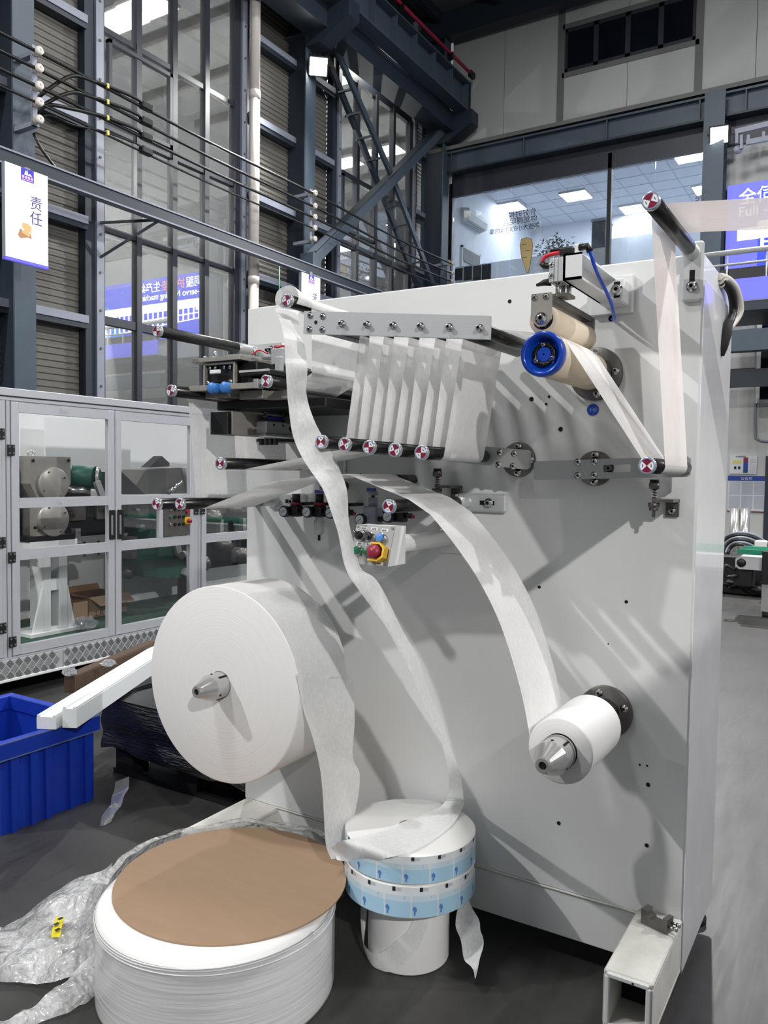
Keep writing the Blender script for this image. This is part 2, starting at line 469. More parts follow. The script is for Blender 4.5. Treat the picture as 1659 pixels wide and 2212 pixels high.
def text(name, body, size, origin, right, upv, m, parent=None, ext=0.001, align='LEFT', sx=1.0, bold=0.0):
    cu = bpy.data.curves.new(name, 'FONT')
    cu.body = body; cu.size = size; cu.extrude = ext; cu.align_x = align; cu.offset = bold
    tmp = bpy.data.objects.new('tmp', cu); COL.objects.link(tmp)
    dg = bpy.context.evaluated_depsgraph_get()
    me = bpy.data.meshes.new_from_object(tmp.evaluated_get(dg))
    bpy.data.objects.remove(tmp); bpy.data.curves.remove(cu)
    r, u = Vector(right).normalized(), Vector(upv).normalized(); nrm = r.cross(u)
    for v in me.vertices:
        p = Vector(origin) + r * (v.co.x * sx) + u * v.co.y + nrm * v.co.z
        v.co = p
    if len(me.vertices):
        c = sum((v.co for v in me.vertices), Vector()) / len(me.vertices)
    else: c = Vector(origin)
    for v in me.vertices: v.co = v.co - c
    me.name = name
    me.materials.clear(); me.materials.append(M[m])
    o = bpy.data.objects.new(name, me); COL.objects.link(o); o.location = c
    if parent is not None: adopt(o, parent)
    return o
def catmull(pts, k=6):
    pts = [Vector(p) for p in pts]
    out = []
    for i in range(len(pts) - 1):
        p0, p1, p2, p3 = pts[max(i - 1, 0)], pts[i], pts[i + 1], pts[min(i + 2, len(pts) - 1)]
        for j in range(k):
            t = j / k
            out.append(0.5 * ((2 * p1) + (p2 - p0) * t + (2 * p0 - 5 * p1 + 4 * p2 - p3) * t * t + (3 * p1 - p0 - 3 * p2 + p3) * t ** 3))
    out.append(pts[-1])
    return out
def belt(nodes, arc_step=0.25):
    """path of a web around rollers: nodes (x, z, r, s); s=+1 turns counter-clockwise in x-z"""
    segs = []
    for a, b in zip(nodes[:-1], nodes[1:]):
        dx, dz = b[0] - a[0], b[1] - a[1]
        d = sqrt(dx * dx + dz * dz); ph = atan2(dz, dx)
        th = ph - asin(max(-1, min(1, (b[3] * b[2] - a[3] * a[2]) / d)))
        nx, nz = -sin(th), cos(th)
        segs.append(((a[0] - a[3] * a[2] * nx, a[1] - a[3] * a[2] * nz), (b[0] - b[3] * b[2] * nx, b[1] - b[3] * b[2] * nz), th))
    pts = [segs[0][0]]
    for i, sg in enumerate(segs):
        pts.append(sg[1])
        if i + 1 < len(segs):
            x, z, r, s_ = nodes[i + 1]
            if r > 0:
                a0, a1 = sg[2], segs[i + 1][2]
                da = (a1 - a0 + pi) % (2 * pi) - pi
                if s_ > 0 and da < -0.01: da += 2 * pi
                if s_ < 0 and da > 0.01: da -= 2 * pi
                n = max(1, int(abs(da) / arc_step))
                for k in range(1, n):
                    t = a0 + da * k / n
                    pts.append((x + s_ * r * sin(t), z - s_ * r * cos(t)))
            pts.append(segs[i + 1][0])
    return pts
def ribbon(name, edge_a, edge_b, m, label, cat, nw=6, wrinkle=0.0, group=None, wscale=8.0, thick=None, seed=0):
    rows = []
    for i, (a, b) in enumerate(zip(edge_a, edge_b)):
        a, b = Vector(a), Vector(b)
        row = []
        for j in range(nw + 1):
            p = a.lerp(b, j / nw)
            if wrinkle:
                nv = noise.noise_vector(p * wscale + Vector((seed, 0, 0)))
                p = p + nv * wrinkle
            row.append(p)
        rows.append(row)
    mb = MB(); mb.grid(rows)
    o = mb.build(name, m)
    return tag(o, label, cat, group)

# ================================================================== SETTING
STRUCT = 'structure'
tag(MB().box(-16, 14, -12, 24, -0.1, 0).build('floor', 'floor'), 'dark grey sealed concrete floor of the factory hall', 'floor', kind=STRUCT)
XW = -9.0          # plane of the glazed left facade
YB = 16.5          # plane of the back wall
ZR = 11.55         # underside of the roof

# roof with purlins
ceil = tag(MB().box(-9.4, 12, -12, YB + 0.3, ZR, ZR + 0.1).build('ceiling', 'roof'), 'grey sheet metal roof high above the hall', 'roof', kind=STRUCT)
pm = None
for i in range(15):
    x = -8.6 + i * 1.4
    if pm is None:
        pm = MB().box(x, x + 0.12, -11.8, YB + 0.1, ZR - 0.22, ZR).build('purlin', 'steel_blue_dark_shade', ceil); px0 = x
    else: dup(pm, (x - px0, 0, 0))
MB().box(-9, 12, YB - 0.5, YB - 0.2, ZR - 0.55, ZR - 0.02).build('rafter', 'steel_blue_dark_shade', ceil)

# left wall: corrugated strips between columns and glazing
wl = thing('wall_left', (XW, 8, 0), 'left facade wall of corrugated grey sheet between steel columns', 'wall', kind=STRUCT)
def corrugated(y0, y1, z0, z1, x):
    prof, z, step = [], z0, 0.085
    while z < z1:
        prof += [(x, z), (x + 0.0, z + step * 0.35), (x - 0.014, z + step * 0.5), (x - 0.014, z + step * 0.85)]
        z += step
    mb = MB()
    mb.grid([[(px_, y0, pz_), (px_, y1, pz_)] for px_, pz_ in prof], smooth=False)
    return mb.build('corrugated_panel', 'corrugated', wl)
GZ = [2.2, 3.45, 4.73, 6.02, 7.28, 8.6]
def wall_strip(y0, y1):
    zs = [0.0] + GZ + [11.5]
    for a, b in zip(zs[:-1], zs[1:]):
        corrugated(y0, y1, a, b, XW - 0.08)
    for z in GZ:
        MB().box(XW - 0.06, XW + 0.10, y0, y1, z - 0.05, z + 0.05).build('girt', ['girt'], wl)
        MB().box(XW - 0.06, XW + 0.085, y0, y1, z - 0.12, z - 0.05).build('girt_web', ['steel_blue_dark_shade'], wl)
wall_strip(1.0, 7.06)
wall_strip(10.22, 12.6)
wall_strip(15.66, 16.9)
# light galvanised posts beside the glazing, with bolt heads
for (y0, y1, dk) in ((7.19, 7.31, -1), (10.02, 10.14, 1), (12.72, 12.82, -1), (15.62, 15.70, 1)):
    p = MB().box(XW - 0.08, XW + 0.10, y0, y1, 0, 11.3).build('post', 'girt', wl)
    q = MB().box(XW - 0.08, XW + 0.06, y0 + dk * (y1 - y0) - 0.03 * (dk < 0), y1 + dk * (y1 - y0) + 0.03 * (dk > 0), 0, 11.3).build('post_web', 'steel_blue_dark_shade', wl)
    bolt = None
    for i in range(14):
        z = 2.6 + i * 0.5
        if bolt is None: bolt = MB().cyl((XW + 0.10, (y0 + y1) / 2, z), (XW + 0.112, (y0 + y1) / 2, z), 0.018, n=8).build('bolt', 'dark_steel', p); z0_ = z
        else: dup(bolt, (0, 0, z - z0_))

# facade glazing: two bays of dark mullions with single panes
def facade_window(n, ys, zs, label):
    w = thing('window_%d' % n, (XW, ys[0], 0), label, 'window', kind=STRUCT)
    for i, y in enumerate(ys):
        t = 0.045 if 0 < i < len(ys) - 1 else (0.02 if i == 0 else 0.07)
        MB().box(XW - 0.05, XW + 0.06, y - t, y + t, zs[0], zs[-1]).build('mullion', 'mullion', w)
    for k, z in enumerate(zs):
        t = 0.055 if k % 2 == 0 else 0.035
        MB().box(XW - 0.045, XW + 0.045, ys[0], ys[-1], z - t, z + t).build('transom', 'mullion', w)
    for a, b in zip(ys[:-1], ys[1:]):
        for c, d in zip(zs[:-1], zs[1:]):
            MB().box(XW - 0.006, XW + 0.0, a + 0.04, b - 0.04, c + 0.03, d - 0.03).build('pane', 'facade_glass', w)
    # opening sash frame in the middle of the second row
    sash = MB()
    yA, yB_, zA, zB = ys[0] + 0.09, ys[2] - 0.06, 6.16, 7.22
    for (p, q, r_, s_) in ((yA, yB_, zA, zA + 0.05), (yA, yB_, zB - 0.05, zB), (yA, yA + 0.05, zA, zB), (yB_ - 0.05, yB_, zA, zB)):
        sash.box(XW + 0.0, XW + 0.07, p, q, r_, s_)
    sash.build('sash_frame', 'mullion', w)
    return w
facade_window(1, [7.335, 7.95, 8.62, 9.28, 9.955], [0.2, 2.25, 3.50, 4.72, 6.09, 7.32, 9.2], 'dark framed glazing bay of the left facade with many tall panes')
facade_window(2, [12.84, 13.47, 14.15, 14.83, 15.555], [0.2, 2.25, 3.50, 4.72, 5.93, 7.25, 9.15], 'dark framed glazing bay behind the crossed steel braces')

for (y0, y1, z0) in ((7.0, 10.3, 9.2), (12.55, 15.75, 9.15)):
    MB().box(XW - 0.09, XW + 0.02, y0, y1, z0, 11.54).build('lintel_panel', 'steel_blue_dark_shade', wl)
# neighbouring hall behind the facade glass
MB().box(-14.2, -14.1, 1, 26, 0, 10).build('wall_far', 'wall_panel')
tag(bpy.data.objects['wall_far'], 'grey far wall of the neighbouring hall behind the glazing', 'wall', kind=STRUCT)
nh = tag(MB().box(-14.2, XW - 0.1, 1, 26, 9.75, 9.85).build('ceiling_neighbour', 'wall_panel'), 'grey ceiling of the neighbouring hall seen through the glazing', 'ceiling', kind=STRUCT)
for i in range(12):
    MB().box(-14.1, XW - 0.12, 3 + i * 1.6, 3.1 + i * 1.6, 9.6, 9.75).build('ceiling_beam', 'corrugated', nh)
def ceiling_light(name, x0, x1, y0, y1, z, m, label, group):
    t = thing(name, ((x0 + x1) / 2, (y0 + y1) / 2, z), label, 'light', group)
    MB().box(x0 - 0.03, x1 + 0.03, y0 - 0.03, y1 + 0.03, z - 0.02, z + 0.04).build('housing', 'label_white', t)
    MB().box(x0, x1, y0, y1, z - 0.028, z - 0.02).build('diffuser', m, t)
    return t
for (px, py, lab) in ((258, 42, 'bright rectangular ceiling light behind the first glazing bay, lowest in view'), (318, 14, 'bright rectangular ceiling light behind the first glazing bay, beside the mullion'), (715, 170, 'bright ceiling light behind the lattice brace top'),
                 (795, 132, 'bright ceiling light in the top row of the second glazing bay'), (742, 352, 'bright ceiling light low behind the second glazing bay, beside the floodlight column'), (832, 326, 'bright ceiling light behind the crossing of the braces')):
    p = PZ(px, py, 9.56)
    ceiling_light('hall_ceiling_light', p.x - 0.45, p.x + 0.45, p.y - 0.3, p.y + 0.3, 9.56, 'hall_light', lab, 'ceiling lights of the neighbouring hall')

# ------------------------------------------------------------------ back wall
wb = thing('wall_back', (-3, YB, 0), 'grey panelled back wall of the hall above and below the office', 'wall', kind=STRUCT)
ZF = 8.68
XJ = [-8.45, -7.2, -5.93, -4.55, -3.2, -2.2, -0.9, 0.5, 2.0, 3.5, 5, 7, 9, 12]
for a, b in zip(XJ[:-1], XJ[1:]):
    if a > -6 and b < -3.1:
        MB().box(a + 0.005, b - 0.005, YB, YB + 0.1, ZF, 9.80).build('wall_panel', 'wall_panel', wb)
        MB().box(a + 0.005, b - 0.005, YB, YB + 0.1, 10.74, ZR).build('wall_panel', 'wall_panel', wb)
    else:
        MB().box(a + 0.005, b - 0.005, YB, YB + 0.1, ZF, ZR).build('wall_panel', 'wall_panel', wb)
for x, w in ((-5.93, 0.07), (-3.2, 0.07)):
    MB().box(x - w, x + w, YB - 0.02, YB + 0.05, ZF, ZR).build('joint_strip', 'panel_joint', wb)
for z in (9.78, 10.76):
    MB().box(-5.9, -3.2, YB - 0.02, YB + 0.05, z - 0.05, z + 0.05).build('joint_strip', 'panel_joint', wb)
w3 = thing('window_3', (-4.56, YB, 9.83), 'dark ribbon window high in the back wall panels', 'window', kind=STRUCT)
for i in range(4):
    a = -5.84 + i * 0.64
    MB().box(a + 0.05, a + 0.59, YB + 0.0, YB + 0.02, 9.90, 10.63).build('pane', 'dark_glass', w3)
    fr = MB()
    for (p, q, r_, s_) in ((a, a + 0.05, 9.83, 10.71), (a + 0.59, a + 0.64, 9.83, 10.71), (a, a + 0.64, 9.83, 9.90), (a, a + 0.64, 10.63, 10.71)):
        fr.box(p, q, YB - 0.02, YB + 0.04, r_, s_)
    fr.build('sash_frame', 'mullion', w3)
# band below the panels: flashing and steel spandrel beam
tr1 = tag(MB().box(-8.85, 12, YB - 0.35, YB + 0.05, ZF - 0.02, ZF + 0.015).box(-8.85, 12, YB - 0.36, YB - 0.345, ZF - 0.05, ZF + 0.03).build('trim_1', 'panel_joint'), 'grey metal flashing ledge under the back wall panels', 'trim', kind=STRUCT)
sb = thing('spandrel_beam', (-4, YB - 0.2, 8.1), 'long blue-grey steel beam above the office glazing', 'beam')
MB().box(-8.4, 12, YB - 0.22, YB - 0.18, 8.18, 8.58).build('web_plate', 'steel_blue', sb)
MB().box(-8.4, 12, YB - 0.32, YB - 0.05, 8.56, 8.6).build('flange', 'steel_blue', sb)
MB().box(-8.4, 12, YB - 0.32, YB - 0.05, 8.15, 8.19).build('flange', 'steel_blue_dark_shade', sb)
for x in (-8.3, -6.6, -4.85, -3.1, -2.3, -0.6, 1.2):
    MB().box(x - 0.012, x + 0.012, YB - 0.31, YB - 0.18, 8.18, 8.57).build('stiffener', 'steel_blue', sb)
MB().box(-8.4, 12, YB - 0.05, YB + 0.05, 7.7, ZF).build('wall_band', 'mullion', wb)
# lower wall
MB().box(-8.9, 12, YB, YB + 0.1, 0, 4.1).build('lower_wall', 'wall_white', wb)
MB().box(-8.9, 12, YB - 0.02, YB + 0.1, 3.3, 3.55).build('lower_wall_band', 'steel_blue_dark_shade', wb)
MB().box(-2.95, 12, YB + 0.0, YB + 0.1, 4.1, 8.2).build('wall_upper_right', 'wall_panel', wb)

# ------------------------------------------------------------------ office on the upper floor behind the back wall
OX0, OX1, OZ0, OZ1, OY1 = -8.45, -2.95, 5.2, 8.35, 21.5
wo = tag(MB().box(OX0 - 0.1, OX0, YB, OY1, OZ0, OZ1).box(OX0, OX1, OY1, OY1 + 0.1, OZ0, OZ1).box(OX1 - 0.06, OX1, YB + 0.3, OY1, OZ0, OZ1).build('wall_office', 'office_wall'), 'white walls inside the upstairs office', 'wall', kind=STRUCT)
tag(MB().box(OX0, OX1, YB, OY1, OZ0 - 0.2, OZ0).build('floor_office', 'office_wall'), 'pale floor inside the upstairs office', 'floor', kind=STRUCT)
co = tag(MB().box(OX0, OX1, YB, OY1, OZ1, OZ1 + 0.05).build('ceiling_office', 'office_wall'), 'white tiled suspended ceiling of the upstairs office', 'ceiling', kind=STRUCT)
for i in range(1, 9):
    MB().box(OX0 + i * 0.61 - 0.01, OX0 + i * 0.61 + 0.01, YB + 0.1, OY1, OZ1 - 0.008, OZ1).build('ceiling_grid_bar', 'poster_grey', co)
for i in range(1, 8):
    MB().box(OX0, OX1, YB + i * 0.61 - 0.01, YB + i * 0.61 + 0.01, OZ1 - 0.008, OZ1).build('ceiling_grid_bar', 'poster_grey', co)
w4 = thing('window_4', (-5.7, YB, 5.2), 'large bright glazing of the upstairs office', 'window', kind=STRUCT)
for a, b in ((-8.36, -6.98), (-6.97, -4.88), (-4.80, -3.95), (-3.945, -3.06)):
    MB().box(a, b, YB - 0.01, YB, 5.0, 7.95).build('pane', 'office_glass', w4)
for x in (-8.42, -4.84, -3.0):
    MB().box(x - 0.04, x + 0.04, YB - 0.05, YB + 0.05, 5.0, 8.0).build('mullion', 'black_metal', w4)
MB().box(-8.42, -3.0, YB - 0.05, YB + 0.05, 4.9, 5.0).build('transom', 'black_metal', w4)
# frosted strip on the lower glass
MB().box(-8.3, -4.9, YB + 0.006, YB + 0.01, 5.1, 6.15).build('frosted_strip', clear('frosted_film', (0.8, 0.82, 0.85), 0.03, 0.3, 0.35, (0.9, 0.92, 0.96)), w4)
MB().box(-4.78, -3.08, YB + 0.006, YB + 0.01, 5.1, 6.3).build('frosted_strip', bpy.data.materials['frosted_film'], w4)
for i, (px, py) in enumerate(((1103, 447), (1244, 423), (1370, 480), (1492, 337), (1530, 408))):
    p = PZ(px, py, OZ1 - 0.04)
    if p.y > OY1 - 0.3: p = Vector((p.x * (OY1 - 0.4) / p.y, OY1 - 0.4, p.z))
    ceiling_light('office_light_panel', p.x - 0.3, p.x + 0.3, p.y - 0.3, p.y + 0.3, OZ1 - 0.03, 'panel_light',
                  ['square ceiling light in the office beside the air conditioner', 'square ceiling light in the office, middle of the wide pane', 'square ceiling light low behind the narrow office pane', 'large bright ceiling light at the office pane corner below the floodlight', 'small ceiling light at the right edge of the office'][i], 'office ceiling lights')
# air conditioner
ac = thing('air_conditioner', (OX0, 18.2, 7.4), 'white wall-mounted air conditioner inside the office', 'air conditioner')
c0 = PX(985, 445, OX0 + 0.02)
ay0, ay1 = YB + 0.55, YB + 1.55
MB().prism([(OX0, 7.30), (OX0 + 0.2, 7.36), (OX0 + 0.23, 7.5), (OX0 + 0.2, 7.62), (OX0, 7.66)], 'y', ay0, ay1).build('body', 'label_white', ac)
for i in range(4):
    MB().box(OX0 + 0.03 + i * 0.045, OX0 + 0.055 + i * 0.045, ay0 + 0.06, ay1 - 0.06, 7.298 + i * 0.013, 7.31 + i * 0.013).build('louver', 'poster_grey', ac)
# inner window with blind
wi = thing('window_5', (OX0, 17.6, 5.9), 'small inner window with a roller blind on the office side wall', 'window', kind=STRUCT)
MB().box(OX0, OX0 + 0.03, 17.1, 18.0, 5.9, 6.75).build('pane', 'poster_grey', wi)
MB().box(OX0, OX0 + 0.06, 17.1, 18.0, 6.45, 6.75).build('blind', 'panel_joint', wi)
for (a, b, c, d) in ((17.05, 17.1, 5.85, 6.8), (18.0, 18.05, 5.85, 6.8), (17.05, 18.05, 6.75, 6.8), (17.53, 17.57, 5.9, 6.45)):
    MB().box(OX0, OX0 + 0.05, a, b, c, d).build('casing', 'label_white', wi)
# four dark fabric swatches on the glass
for i, (x0, x1) in enumerate(((983, 999), (1002, 1019), (1022, 1039), (1041, 1060))):
    a, b = PY(x0, 596, YB - 0.03), PY(x1, 596, YB - 0.03)
    zt, zb = PY(x0, [581, 577, 575, 572][i], YB - 0.03).z, PY(x0, 606, YB - 0.03).z
    tag(MB().box(a.x, b.x, YB - 0.04, YB - 0.02, zb, zt).build('fabric_swatch', 'swatch'),
        ['dark sample card hanging in the office pane, nearest the column', 'dark sample card second from the column in the office pane', 'dark sample card third from the column in the office pane', 'dark sample card farthest from the column in the office pane'][i], 'sample card', 'dark sample cards in the office window')
# plain carrot shaped decal and mirrored lettering on the glass
cd = thing('glass_decal', (PY(1133, 590, YB - 0.02).x, YB - 0.02, 5.9), 'tan carrot-shaped decal stuck on the office glass', 'decal')
pts = []
for px, py in ((1138, 588), (1127, 555), (1124, 530), (1127, 517), (1137, 513), (1147, 517), (1150, 530), (1148, 550), (1141, 588)):
    p = PY(px, py, YB - 0.02); pts.append((p.x, p.z))
MB().prism(pts, 'y', YB - 0.02, YB - 0.012).build('carrot_body', 'tan', cd)
cxm = sum(p[0] for p in pts) / len(pts); czm = sum(p[1] for p in pts) / len(pts)
MB().prism([(cxm + (p[0] - cxm) * 1.12, czm + (p[1] - czm) * 1.04) for p in pts], 'y', YB - 0.012, YB - 0.011).build('carrot_outline', 'tan_line', cd)
for k, (px, py) in enumerate(((1132, 528), (1140, 541), (1133, 556))):
    p = PY(px, py, YB - 0.025); MB().box(p.x - 0.05, p.x + 0.05, YB - 0.026, YB - 0.02, p.z - 0.006, p.z + 0.006).build('carrot_mark', 'tan_line', cd)
lt = thing('glass_lettering', (PY(1130, 480, YB).x, YB - 0.02, 6.8), 'three lines of small reversed lettering on the office glass', 'lettering')
for (px, py, body, sz) in ((1158, 462, '你好时候', 0.16), (1161, 476, '你觉得呢吕', 0.16), (1166, 490, '那些大小的时候的事', 0.13)):
    p = PY(px, py, YB - 0.015)
    text('lettering_line', body, sz, p, (-1, 0, 0), (0, 0, 1), 'ink', lt)
p = PY(1546, 428, YB - 0.015)
t2 = text('glass_lettering', 'Have', 0.18, p, (-1, 0, 0), (0, 0, 1), 'panel_joint')
tag(t2, 'small reversed word on the narrow office pane', 'lettering')
# potted tree and tall bin in the office
pc = PY(1200, 560, 17.6)
pt = thing('potted_plant', (pc.x, 17.6, OZ0), 'leafy green potted tree inside the office window', 'plant')
MB().lathe((pc.x, 17.6, OZ0), (0, 0, 1), [(0, 0.0), (0, 0.2), (0.45, 0.26), (0.45, 0.22), (0.42, 0.0)], 18).build('pot', 'label_white', pt)
MB().tube([(pc.x, 17.6, OZ0 + 0.4), (pc.x + 0.03, 17.6, OZ0 + 0.8), (pc.x - 0.02, 17.62, OZ0 + 1.3)], 0.025).build('trunk', 'wood', pt)
lf = MB()
rnd = random.Random(3)
for i in range(900):
    a, b, r = rnd.uniform(0, 2 * pi), rnd.uniform(-1, 1), rnd.uniform(0.15, 0.5) ** 0.8
    c = Vector((pc.x + r * cos(a) * sqrt(1 - b * b), 17.6 + r * sin(a) * sqrt(1 - b * b), OZ0 + 1.15 + r * b * 0.95))
    d = Vector((rnd.uniform(-1, 1), rnd.uniform(-1, 1), rnd.uniform(-0.6, 0.4))).normalized(); s_ = d.cross(Vector((0, 0, 1))).normalized() * 0.022
    lf.add([c, c + d * 0.05 + s_, c + d * 0.11, c + d * 0.05 - s_], [(0, 1, 2, 3)])
o = lf.build('foliage', 'leaf', pt, kind='stuff')
bn = thing('tall_bin', (-5.15, 17.3, OZ0), 'tall dark grey-green bin with a cloth on top inside the office', 'bin')
b0, b1 = PY(1278, 480, 17.2), PY(1310, 480, 17.2)
MB().box(b0.x, b1.x - 0.02, 17.2, 17.7, OZ0, b0.z, 0.02).build('body', 'steel_blue_dark_shade', bn)
MB().box(b0.x - 0.02, b1.x, 17.18, 17.72, b0.z, b0.z + 0.06, 0.02).build('lid', 'girt', bn)
# dark pelmet with strings of small things above the bin wall
MB().box(-8.3, -4.9, OY1 - 0.05, OY1, 6.9, 7.0).build('office_cornice', 'poster_grey', wo)

# ------------------------------------------------------------------ steel frame of the left wall
def h_column(name, x0, x1, y0, y1, z1, label):
    t = thing(name, ((x0 + x1) / 2, (y0 + y1) / 2, 0), label, 'column', 'blue-grey steel columns')
    ym = (y0 + y1) / 2
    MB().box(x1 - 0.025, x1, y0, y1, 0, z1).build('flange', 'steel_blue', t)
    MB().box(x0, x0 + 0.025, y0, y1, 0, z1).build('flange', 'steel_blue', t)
    MB().box(x0 + 0.025, x1 - 0.025, ym - 0.012, ym + 0.012, 0, z1).build('web_plate', 'steel_blue_dark_shade', t)  # web coloured darker than the flanges, as shaded between them
    MB().box(x0 - 0.02, x1 + 0.05, y0 - 0.05, y1 + 0.05, 0, 0.03).build('base_plate', 'steel_blue_dark_shade', t)
    for z in (4.7, 9.0):
        MB().box(x0 + 0.025, x1 - 0.025, y0, ym - 0.012, z, z + 0.02).build('stiffener', 'steel_blue', t)
    return t
h_column('steel_column', -9.15, -8.6, 5.79, 6.07, 11.5, 'blue-grey steel column carrying the first insulator bracket beside the white sign')
c2 = h_column('steel_column', -9.15, -8.6, 11.30, 11.58, 11.5, 'blue-grey steel column carrying a lit floodlight, behind the white drain pipe')
h_column('steel_column', -8.95, -8.4, 16.02, 16.30, 11.5, 'blue-grey steel column in the corner beside the office glazing')
# column standing before the back wall with the floodlight
cbk = thing('steel_column', (-2.78, YB - 0.3, 0), 'blue-grey steel column before the back wall under the bright floodlight', 'column', 'blue-grey steel columns')
MB().box(-2.98, -2.62, YB - 0.5, YB - 0.475, 0, 8.58).build('flange', 'steel_blue', cbk)
MB().box(-2.98, -2.62, YB - 0.15, YB - 0.125, 0, 8.14).build('flange', 'steel_blue', cbk)
MB().box(-2.812, -2.788, YB - 0.48, YB - 0.33, 0, 8.58).build('web_plate', 'steel_blue_dark_shade', cbk)
MB().box(-3.02, -2.98, YB - 0.3, YB - 0.26, 3.5, 8.2).build('conduit_strip', 'girt', cbk)
# crane runway beam with stiffeners, and the bracket under its end
rb = thing('crane_runway_beam', (-8.0, 8, 9.3), 'deep blue-grey crane runway girder high along the left wall', 'beam')
xg = -7.8
MB().box(xg - 0.19, xg - 0.17, 3, 16.1, 9.36, 9.90).build('web_plate', 'steel_blue', rb)
MB().box(xg - 0.36, xg, 3, 16.1, 9.90, 9.93).build('flange', 'steel_blue', rb)
MB().box(xg - 0.33, xg - 0.03, 3, 16.1, 9.33, 9.36).build('flange', 'steel_blue', rb)
for i in range(18):
    y = 3.2 + i * 0.755
    MB().box(xg - 0.17, xg - 0.03, y, y + 0.016, 9.36, 9.90).build('stiffener', 'steel_blue', rb)
MB().box(xg - 0.36, xg, 16.08, 16.1, 9.33, 9.93).build('end_plate', 'steel_blue_dark_shade', rb)
MB().box(xg - 0.22, xg - 0.14, 3, 15.9, 9.93, 10.0).build('crane_rail', 'dark_steel', rb)
for (y0, y1) in ((11.28, 11.6), (16.0, 16.32)):
    k = MB().prism([(-8.6, 8.75), (-8.3, 8.75), (-7.72, 9.05), (-7.72, 9.33), (-8.6, 9.33)], 'y', y0, y1)
    k.build('corbel', 'steel_blue_dark_shade', rb)
MB().box(-8.62, xg - 0.36, 3, 16.1, 8.95, 9.35).build('walkway_plate', 'steel_blue_dark_shade', rb)
rp = thing('conductor_pipe', (xg + 0.05, 10, 10.05), 'red conductor pipe running along the top of the crane girder', 'pipe')
MB().cyl((xg + 0.05, 3, 10.06), (xg + 0.05, 15.95, 10.06), 0.035, n=12).build('pipe', 'red_pipe', rp)
MB().box(xg, xg + 0.1, 15.92, 16.12, 9.98, 10.12, 0.02).build('end_clamp', 'black_plastic', rp)
for y in (9, 11, 13, 15):
    MB().box(xg - 0.02, xg + 0.1, y, y + 0.05, 9.93, 10.08).build('hanger', 'black_plastic', rp)
# braces between second and third column
xb = -8.5
lb = thing('lattice_brace', PX(940, 620, xb), 'steel lattice brace with rungs, leaning down towards the office', 'brace')
def at_b(px, py): return PX(px, py, xb)
def at_c(px, py): return PX(px, py, xb - 0.22)
for (p, q) in ((at_b(700, 45), at_b(848, 385)), (at_b(848, 385), at_b(938, 622))):
    MB().beam(p, q, 0.12, 0.06, (1, 0, 0)).build('chord', 'steel_blue', lb)
for (p, q) in ((at_c(690, 84), at_c(812, 385)), (at_c(812, 385), at_c(904, 622))):
    MB().beam(p, q, 0.14, 0.06, (1, 0, 0)).build('chord', 'steel_blue_dark_shade', lb)
for (x1_, x0_, py) in ((765, 735, 195), (787, 752, 245), (809, 775, 296), (830, 795, 343), (871, 835, 445), (887, 851, 487), (902, 868, 527), (917, 883, 567)):
    MB().beam(at_b(x1_, py - 4), at_c(x0_ - 6, py + 6), 0.07, 0.03).build('rung', 'steel_blue_dark_shade', lb)
ab = thing('angle_brace', at_b(675, 560), 'solid steel angle brace rising from the floodlight column to the corner', 'brace')
p, q = PX(683, 560, -8.35), PX(985, 255, -8.35)
MB().beam(p, q, 0.16, 0.02, (1, 0, 0)).build('angle_leg', 'steel_blue', ab)
MB().beam(p + Vector((-0.1, 0, 0.13)), q + Vector((-0.1, 0, 0.13)), 0.02, 0.2, (1, 0, 0)).build('angle_leg', 'steel_blue_dark_shade', ab)
MB().box(-8.6, -8.33, p.y - 0.12, p.y + 0.12, p.z - 0.2, p.z + 0.1).build('gusset_plate', 'steel_blue', ab)
# conductor bar beam along the columns with brackets
XC = -8.3
bb = thing('conductor_support_beam', (XC, 9, 4.84), 'long grey steel channel crossing the left facade above the signs', 'beam')
MB().box(XC - 0.02, XC, 2.5, 16.1, 4.84, 4.98).build('channel_web', 'steel_blue_dark_shade', bb)
MB().box(XC - 0.10, XC + 0.02, 2.5, 16.1, 4.98, 5.0).build('channel_flange', 'girt', bb)
MB().box(XC - 0.10, XC + 0.02, 2.5, 16.1, 4.82, 4.84).build('channel_flange', 'girt', bb)
for y in (7.25, 12.75):
    MB().beam((XC - 0.05, y + 0.5, 4.83), (XW + 0.1, y, 4.3), 0.03, 0.03).build('bracket_strut', 'steel_blue_dark_shade', bb)
    MB().beam((XC - 0.05, y + 0.5, 4.84), (XW + 0.1, y, 4.75), 0.03, 0.03).build('bracket_strut', 'steel_blue_dark_shade', bb)
for y in (5.93, 11.44, 16.1):
    MB().box(-8.6, XC - 0.02, y - 0.04, y + 0.04, 4.84, 4.9).build('bracket_arm', 'steel_blue_dark_shade', bb)
